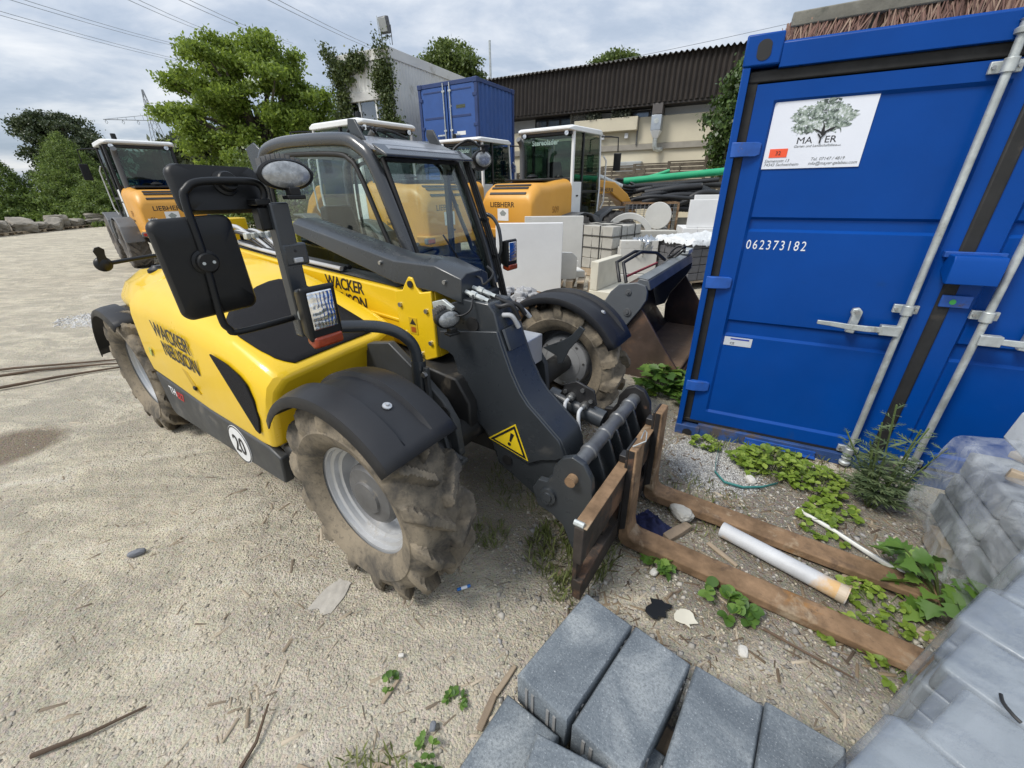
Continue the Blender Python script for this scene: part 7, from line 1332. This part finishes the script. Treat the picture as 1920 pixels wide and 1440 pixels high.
scatter('gravel', 'grey chippings heaped in front of the container by the far tine', 14000, (1.0, 1.75, 1.75, 2.5), (.003, .009), stone_mat('chippings', [(.22, .22, .215), (.36, .355, .34), (.50, .49, .46), (.62, .61, .58)]), 42, dens=lambda x, y: np.clip(1.3 - ((x - 1.28) / .27) ** 2 - ((y - 2.12) / .30) ** 2, 0, 1), lift=.3)
scatter('gravel', 'coarser stones scattered among the weeds and forks', 4200, (-.1, 2.3, .7, 3.6), (.007, .022), stone_mat('field_stones', [(.16, .15, .135), (.26, .245, .22), (.36, .335, .29), (.46, .43, .37), (.30, .29, .28)]), 43)
M_chip = stone_mat('chip_wood', [(.14, .11, .08), (.25, .20, .14), (.36, .30, .22), (.48, .41, .31)])
scatter('wood_debris', 'wood chips and splinters trodden into the yard floor', 2600, (-4.0, 2.2, .3, 3.8), (.010, .045), M_chip, 44, 'chip', 'wood chips', dens=lambda x, y: near(x, y) * (.35 + .65 * (np.sin(x * 1.9 + 1) * np.sin(y * 2.3) > 0)))
scatter('wood_debris', 'heap of wood splinters at the bottom left of the yard floor', 60, (-1.15, -.75, .62, 1.0), (.010, .04), M_chip, 45, 'chip', 'wood chips', dens=lambda x, y: np.clip(1.1 - ((x + .95) / .13) ** 2 - ((y - .80) / .15) ** 2, 0, 1), lift=.1)
scatter('leaf_litter', 'dry leaves and stalks rotting between the tines and the container', 4200, (.2, 2.3, .85, 2.9), (.008, .042), stone_mat('litter', [(.07, .05, .035), (.15, .11, .07), (.25, .19, .12)]), 46, 'chip', 'leaf litter')
scatter('gravel', 'pale gravel spill on the far ground at the left', 5000, (-7.0, -4.6, 5.0, 6.6), (.010, .03), stone_mat('pale_gravel', [(.4, .39, .37), (.55, .54, .52), (.66, .65, .63)]), 47, dens=lambda x, y: np.clip(1.2 - ((x + 5.7) / .8) ** 2 - ((y - 5.8) / .5) ** 2, 0, 1))

# ------------------------------------------------------------------ weeds
def leaf_template(kind):
    if kind == 'round': o = [(0, 0), (.30, .10), (.46, .32), (.44, .60), (.26, .86), (0, .98)]
    elif kind == 'serrate': o = [(0, 0), (.20, .10), (.17, .20), (.32, .30), (.26, .40), (.36, .50), (.27, .62), (.30, .72), (.16, .82), (0, 1.0)]
    elif kind == 'lobed': o = [(0, 0), (.30, .02), (.52, .12), (.40, .26), (.62, .46), (.40, .46), (.34, .62), (.20, .66), (0, 1.0)]
    else: o = [(0, 0), (.045, .25), (.06, .5), (.035, .8), (0, 1)]
    L_ = [(x, y) for x, y in o]; Rr = [(-x, y) for x, y in o[1:-1]][::-1]; P = L_ + Rr; mid = [(0, .33), (0, .66)]
    V_ = np.array([(x, y, .30 * abs(x) - .10 * y * y) for x, y in P] + [(0, .40, -.03)]); n = len(P); c_ = n
    return V_, np.array([(i, (i + 1) % n, c_) for i in range(n)])
def weed(name, label, base, specs, m, seed, cat='weed', group='weeds on the yard floor', stem=(.0025,), mstem=None):
    """specs: list of (attach xyz, leaf direction xyz, size, template) relative to the base; stems listed separately as polylines"""
    R = thing(name, label, cat, (base[0], base[1], gz(base[0], base[1]) if math.hypot(*base[:2]) < 8 else 0), 0, group); r = np.random.default_rng(seed); leaf, stems = specs
    V_, F_, rn, off = [], [], [], 0
    for at, d, s_, kind in leaf:
        T, Fq = TPL[kind]; d = Vector(d).normalized(); side = d.cross(Vector((0, 0, 1))); side = side.normalized() if side.length > .05 else Vector((1, 0, 0)); nn = side.cross(d); ro = r.normal(0, .35); side = (side * math.cos(ro) + nn * math.sin(ro)); nn = side.cross(d)
        B3 = np.array([tuple(side), tuple(d), tuple(nn)]); V_.append(np.array(at) + (T * s_) @ B3); F_.append(Fq + off); off += len(T); rn += [r.random()] * len(Fq)
    np_mesh('foliage', np.concatenate(V_), np.concatenate(F_), m, R, rnd=rn)
    b = MB()
    for p in stems: b.tube(p, stem[0], 4)
    if stems: o = b.build('stems', mstem or M_stem, R, smooth=60); o['kind'] = 'stuff'
    return R
TPL = {k: leaf_template(k) for k in ('round', 'serrate', 'lobed', 'blade')}
M_stem = mat('green_stem', (.10, .14, .04), .7, var=.2)
L_lime = leafmat('lime_leaf', (.10, .165, .018), (.22, .32, .04), (.36, .46, .09), .55, .3); L_mugw = leafmat('mugwort_leaf', (.06, .095, .04), (.13, .18, .08), (.22, .27, .13), .6, .2); L_hop = leafmat('hop_leaf', (.05, .11, .018), (.10, .20, .03), (.20, .32, .06), .5, .28); L_gr = leafmat('grass_leaf', (.09, .11, .03), (.17, .21, .055), (.30, .31, .13), .6, .25)
def rosette(rng, rad, h, nst, size, kind, per=3):
    leaf, stems = [], []
    for k in range(nst):
        a = rng.random() * 2 * PI; q = rad * math.sqrt(rng.random()); x, y = q * math.cos(a), q * math.sin(a); z = h * (.35 + .65 * rng.random()) * (1 - .5 * q / max(rad, .01)); stems.append([(x * .6, y * .6, 0), (x * .85, y * .85, z * .6), (x, y, z)])
        for j in range(per): b = a + (j - (per - 1) / 2) * 1.25 + rng.normal(0, .2); leaf.append(((x, y, z), (math.cos(b), math.sin(b), rng.uniform(-.15, .45)), size * rng.uniform(.65, 1.2), kind))
    return leaf, stems
def tufts(rng, rad, n, h, size=1.0):
    leaf = []
    for k in range(n): a = rng.random() * 2 * PI; q = rad * math.sqrt(rng.random()); leaf.append(((q * math.cos(a), q * math.sin(a), 0), (rng.normal(0, .45), rng.normal(0, .45), 1), h * rng.uniform(.5, 1.2), 'blade'))
    return leaf, []
rg = np.random.default_rng(77)
for lab, x, y, rad, h, n, s_, kd, mm in (
    ('lush lime green bramble patch under the forklift pocket of the container', 1.62, 2.05, .20, .14, 80, .044, 'serrate', L_lime), ('lime green bramble shoots just right of the teal strap', 1.50, 2.10, .12, .11, 34, .042, 'serrate', L_lime), ('yellow green creeping leaves right of the bramble patch, below the lock rod', 1.80, 1.90, .17, .09, 60, .033, 'round', L_lime), ('small lime leaves at the container corner above the gravel heap', 1.33, 2.33, .09, .07, 20, .035, 'round', L_lime), ('creeping lime leaves in front of the mugwort', 1.72, 1.66, .12, .06, 32, .036, 'round', L_lime), ('low green leaves between mugwort and far tine', 1.60, 1.55, .12, .05, 24, .034, 'round', L_lime),
    ('fresh green bramble sprig over the near tine', .885, 1.115, .085, .085, 12, .045, 'round', L_hop), ('small nettle like weed at the root of the near tine', .68, 1.345, .06, .07, 9, .050, 'serrate', L_hop), ('creeping weed along the outer side of the near tine tip', 1.28, 1.03, .10, .05, 20, .036, 'round', L_lime), ('trailing lime weed between tube end and hop', 1.55, 1.12, .15, .06, 40, .030, 'round', L_lime), ('weed sprigs at the tip of the near tine by the draped stack', 1.37, .86, .08, .06, 15, .034, 'serrate', L_lime), ('leafy green nettle clump in front of the bucket', 1.31, 3.16, .20, .26, 44, .10, 'serrate', L_hop), ('pale green weed beside the far front wheel', 1.13, 3.05, .07, .06, 9, .05, 'serrate', L_lime), ('dark green weed behind the container corner', 1.45, 2.85, .14, .16, 22, .08, 'serrate', L_hop), ('tiny weed sprout on the sand below the near wheel', -.46, .86, .03, .03, 5, .022, 'round', L_hop), ('little weed beside the far left paving block', -.22, .80, .035, .03, 6, .026, 'serrate', L_hop), ('weed tuft left of the lower paving block', -.28, .66, .05, .04, 9, .026, 'serrate', L_hop)):
    weed('weed_plant', lab, (x, y), rosette(rg, rad, h, n, s_, kd), mm, int(rg.integers(1e6)))
for lab, x, y, rad, n, h in (('grassy weed mat at the bottom edge left of the pavers', -.44, .50, .17, 420, .05), ('sparse grass under the boom head', .12, 1.95, .28, 620, .05), ('dry grass around the carriage foot', .28, 1.45, .22, 620, .07), ('mossy green tuft behind the near front wheel', -.13, 1.55, .10, 160, .05), ('small grass tuft in front of the carriage foot', .22, 1.22, .08, 110, .05), ('thin grass below the far tine', 1.05, 1.75, .25, 260, .05), ('grass fringe along the container sill', 1.75, 2.25, .40, 500, .06), ('short green tuft at the bottom left corner', -1.05, .52, .10, 120, .035), ('grass sprigs between the bucket and the pallets', 1.0, 5.2, .45, 420, .12)):
    weed('grass_tuft', lab, (x, y), tufts(rg, rad, n, h), L_gr, int(rg.integers(1e6)), 'grass tuft', 'grass tufts')
def mugwort():
    leaf, stems = [], []; r = np.random.default_rng(5)
    for k in range(10):
        a = r.random() * 2 * PI; H_ = r.uniform(.28, .58) if k else .66; lx, ly = r.normal(0, .10), r.normal(0, .08); p = [(lx * .1, ly * .1, 0), (lx * .5 + .02 * math.cos(a), ly * .5, H_ * .5), (lx, ly, H_)]; stems.append(p)
        for j in range(20):
            t = .15 + .85 * j / 20; x = np.interp(t, [0, .5, 1], [q[0] for q in p]); y = np.interp(t, [0, .5, 1], [q[1] for q in p]); z = H_ * t; b = j * 2.4 + a; d = (math.cos(b), math.sin(b), .35); s_ = (.12 * (1.15 - t) + .035) * r.uniform(.7, 1.25)
            leaf.append(((x, y, z), d, s_, 'blade'))
            for q in (-1, 1):
                for w in (.30, .52, .75): leaf.append(((x + d[0] * s_ * w, y + d[1] * s_ * w, z + d[2] * s_ * w), (math.cos(b + q * .8), math.sin(b + q * .8), .25), s_ * .55 * (1.2 - w), 'blade'))
    weed('mugwort_plant', 'tall feathery mugwort growing against the container between the lock rods', (1.98, 1.72), (leaf, stems), L_mugw, 6, 'weed', None, (.004,))
mugwort()
def hop():
    leaf, stems = [], []; r = np.random.default_rng(15)
    for k in range(44): a = r.uniform(1.2, 4.9); q = r.uniform(.02, .20); z = r.uniform(.03, .26); x, y = q * math.cos(a), q * math.sin(a) + .03; stems.append([(0, 0, 0), (x * .6, y * .6, z * .7), (x, y, z)]); leaf.append(((x, y, z), (math.cos(a) * .9, math.sin(a), r.uniform(-.5, .1)), r.uniform(.05, .095), 'lobed'))
    weed('hop_plant', 'big dark green lobed hop leaves beside the wrapped granite stack', (1.80, 1.13), (leaf, stems), L_hop, 16, 'weed', None)
hop()
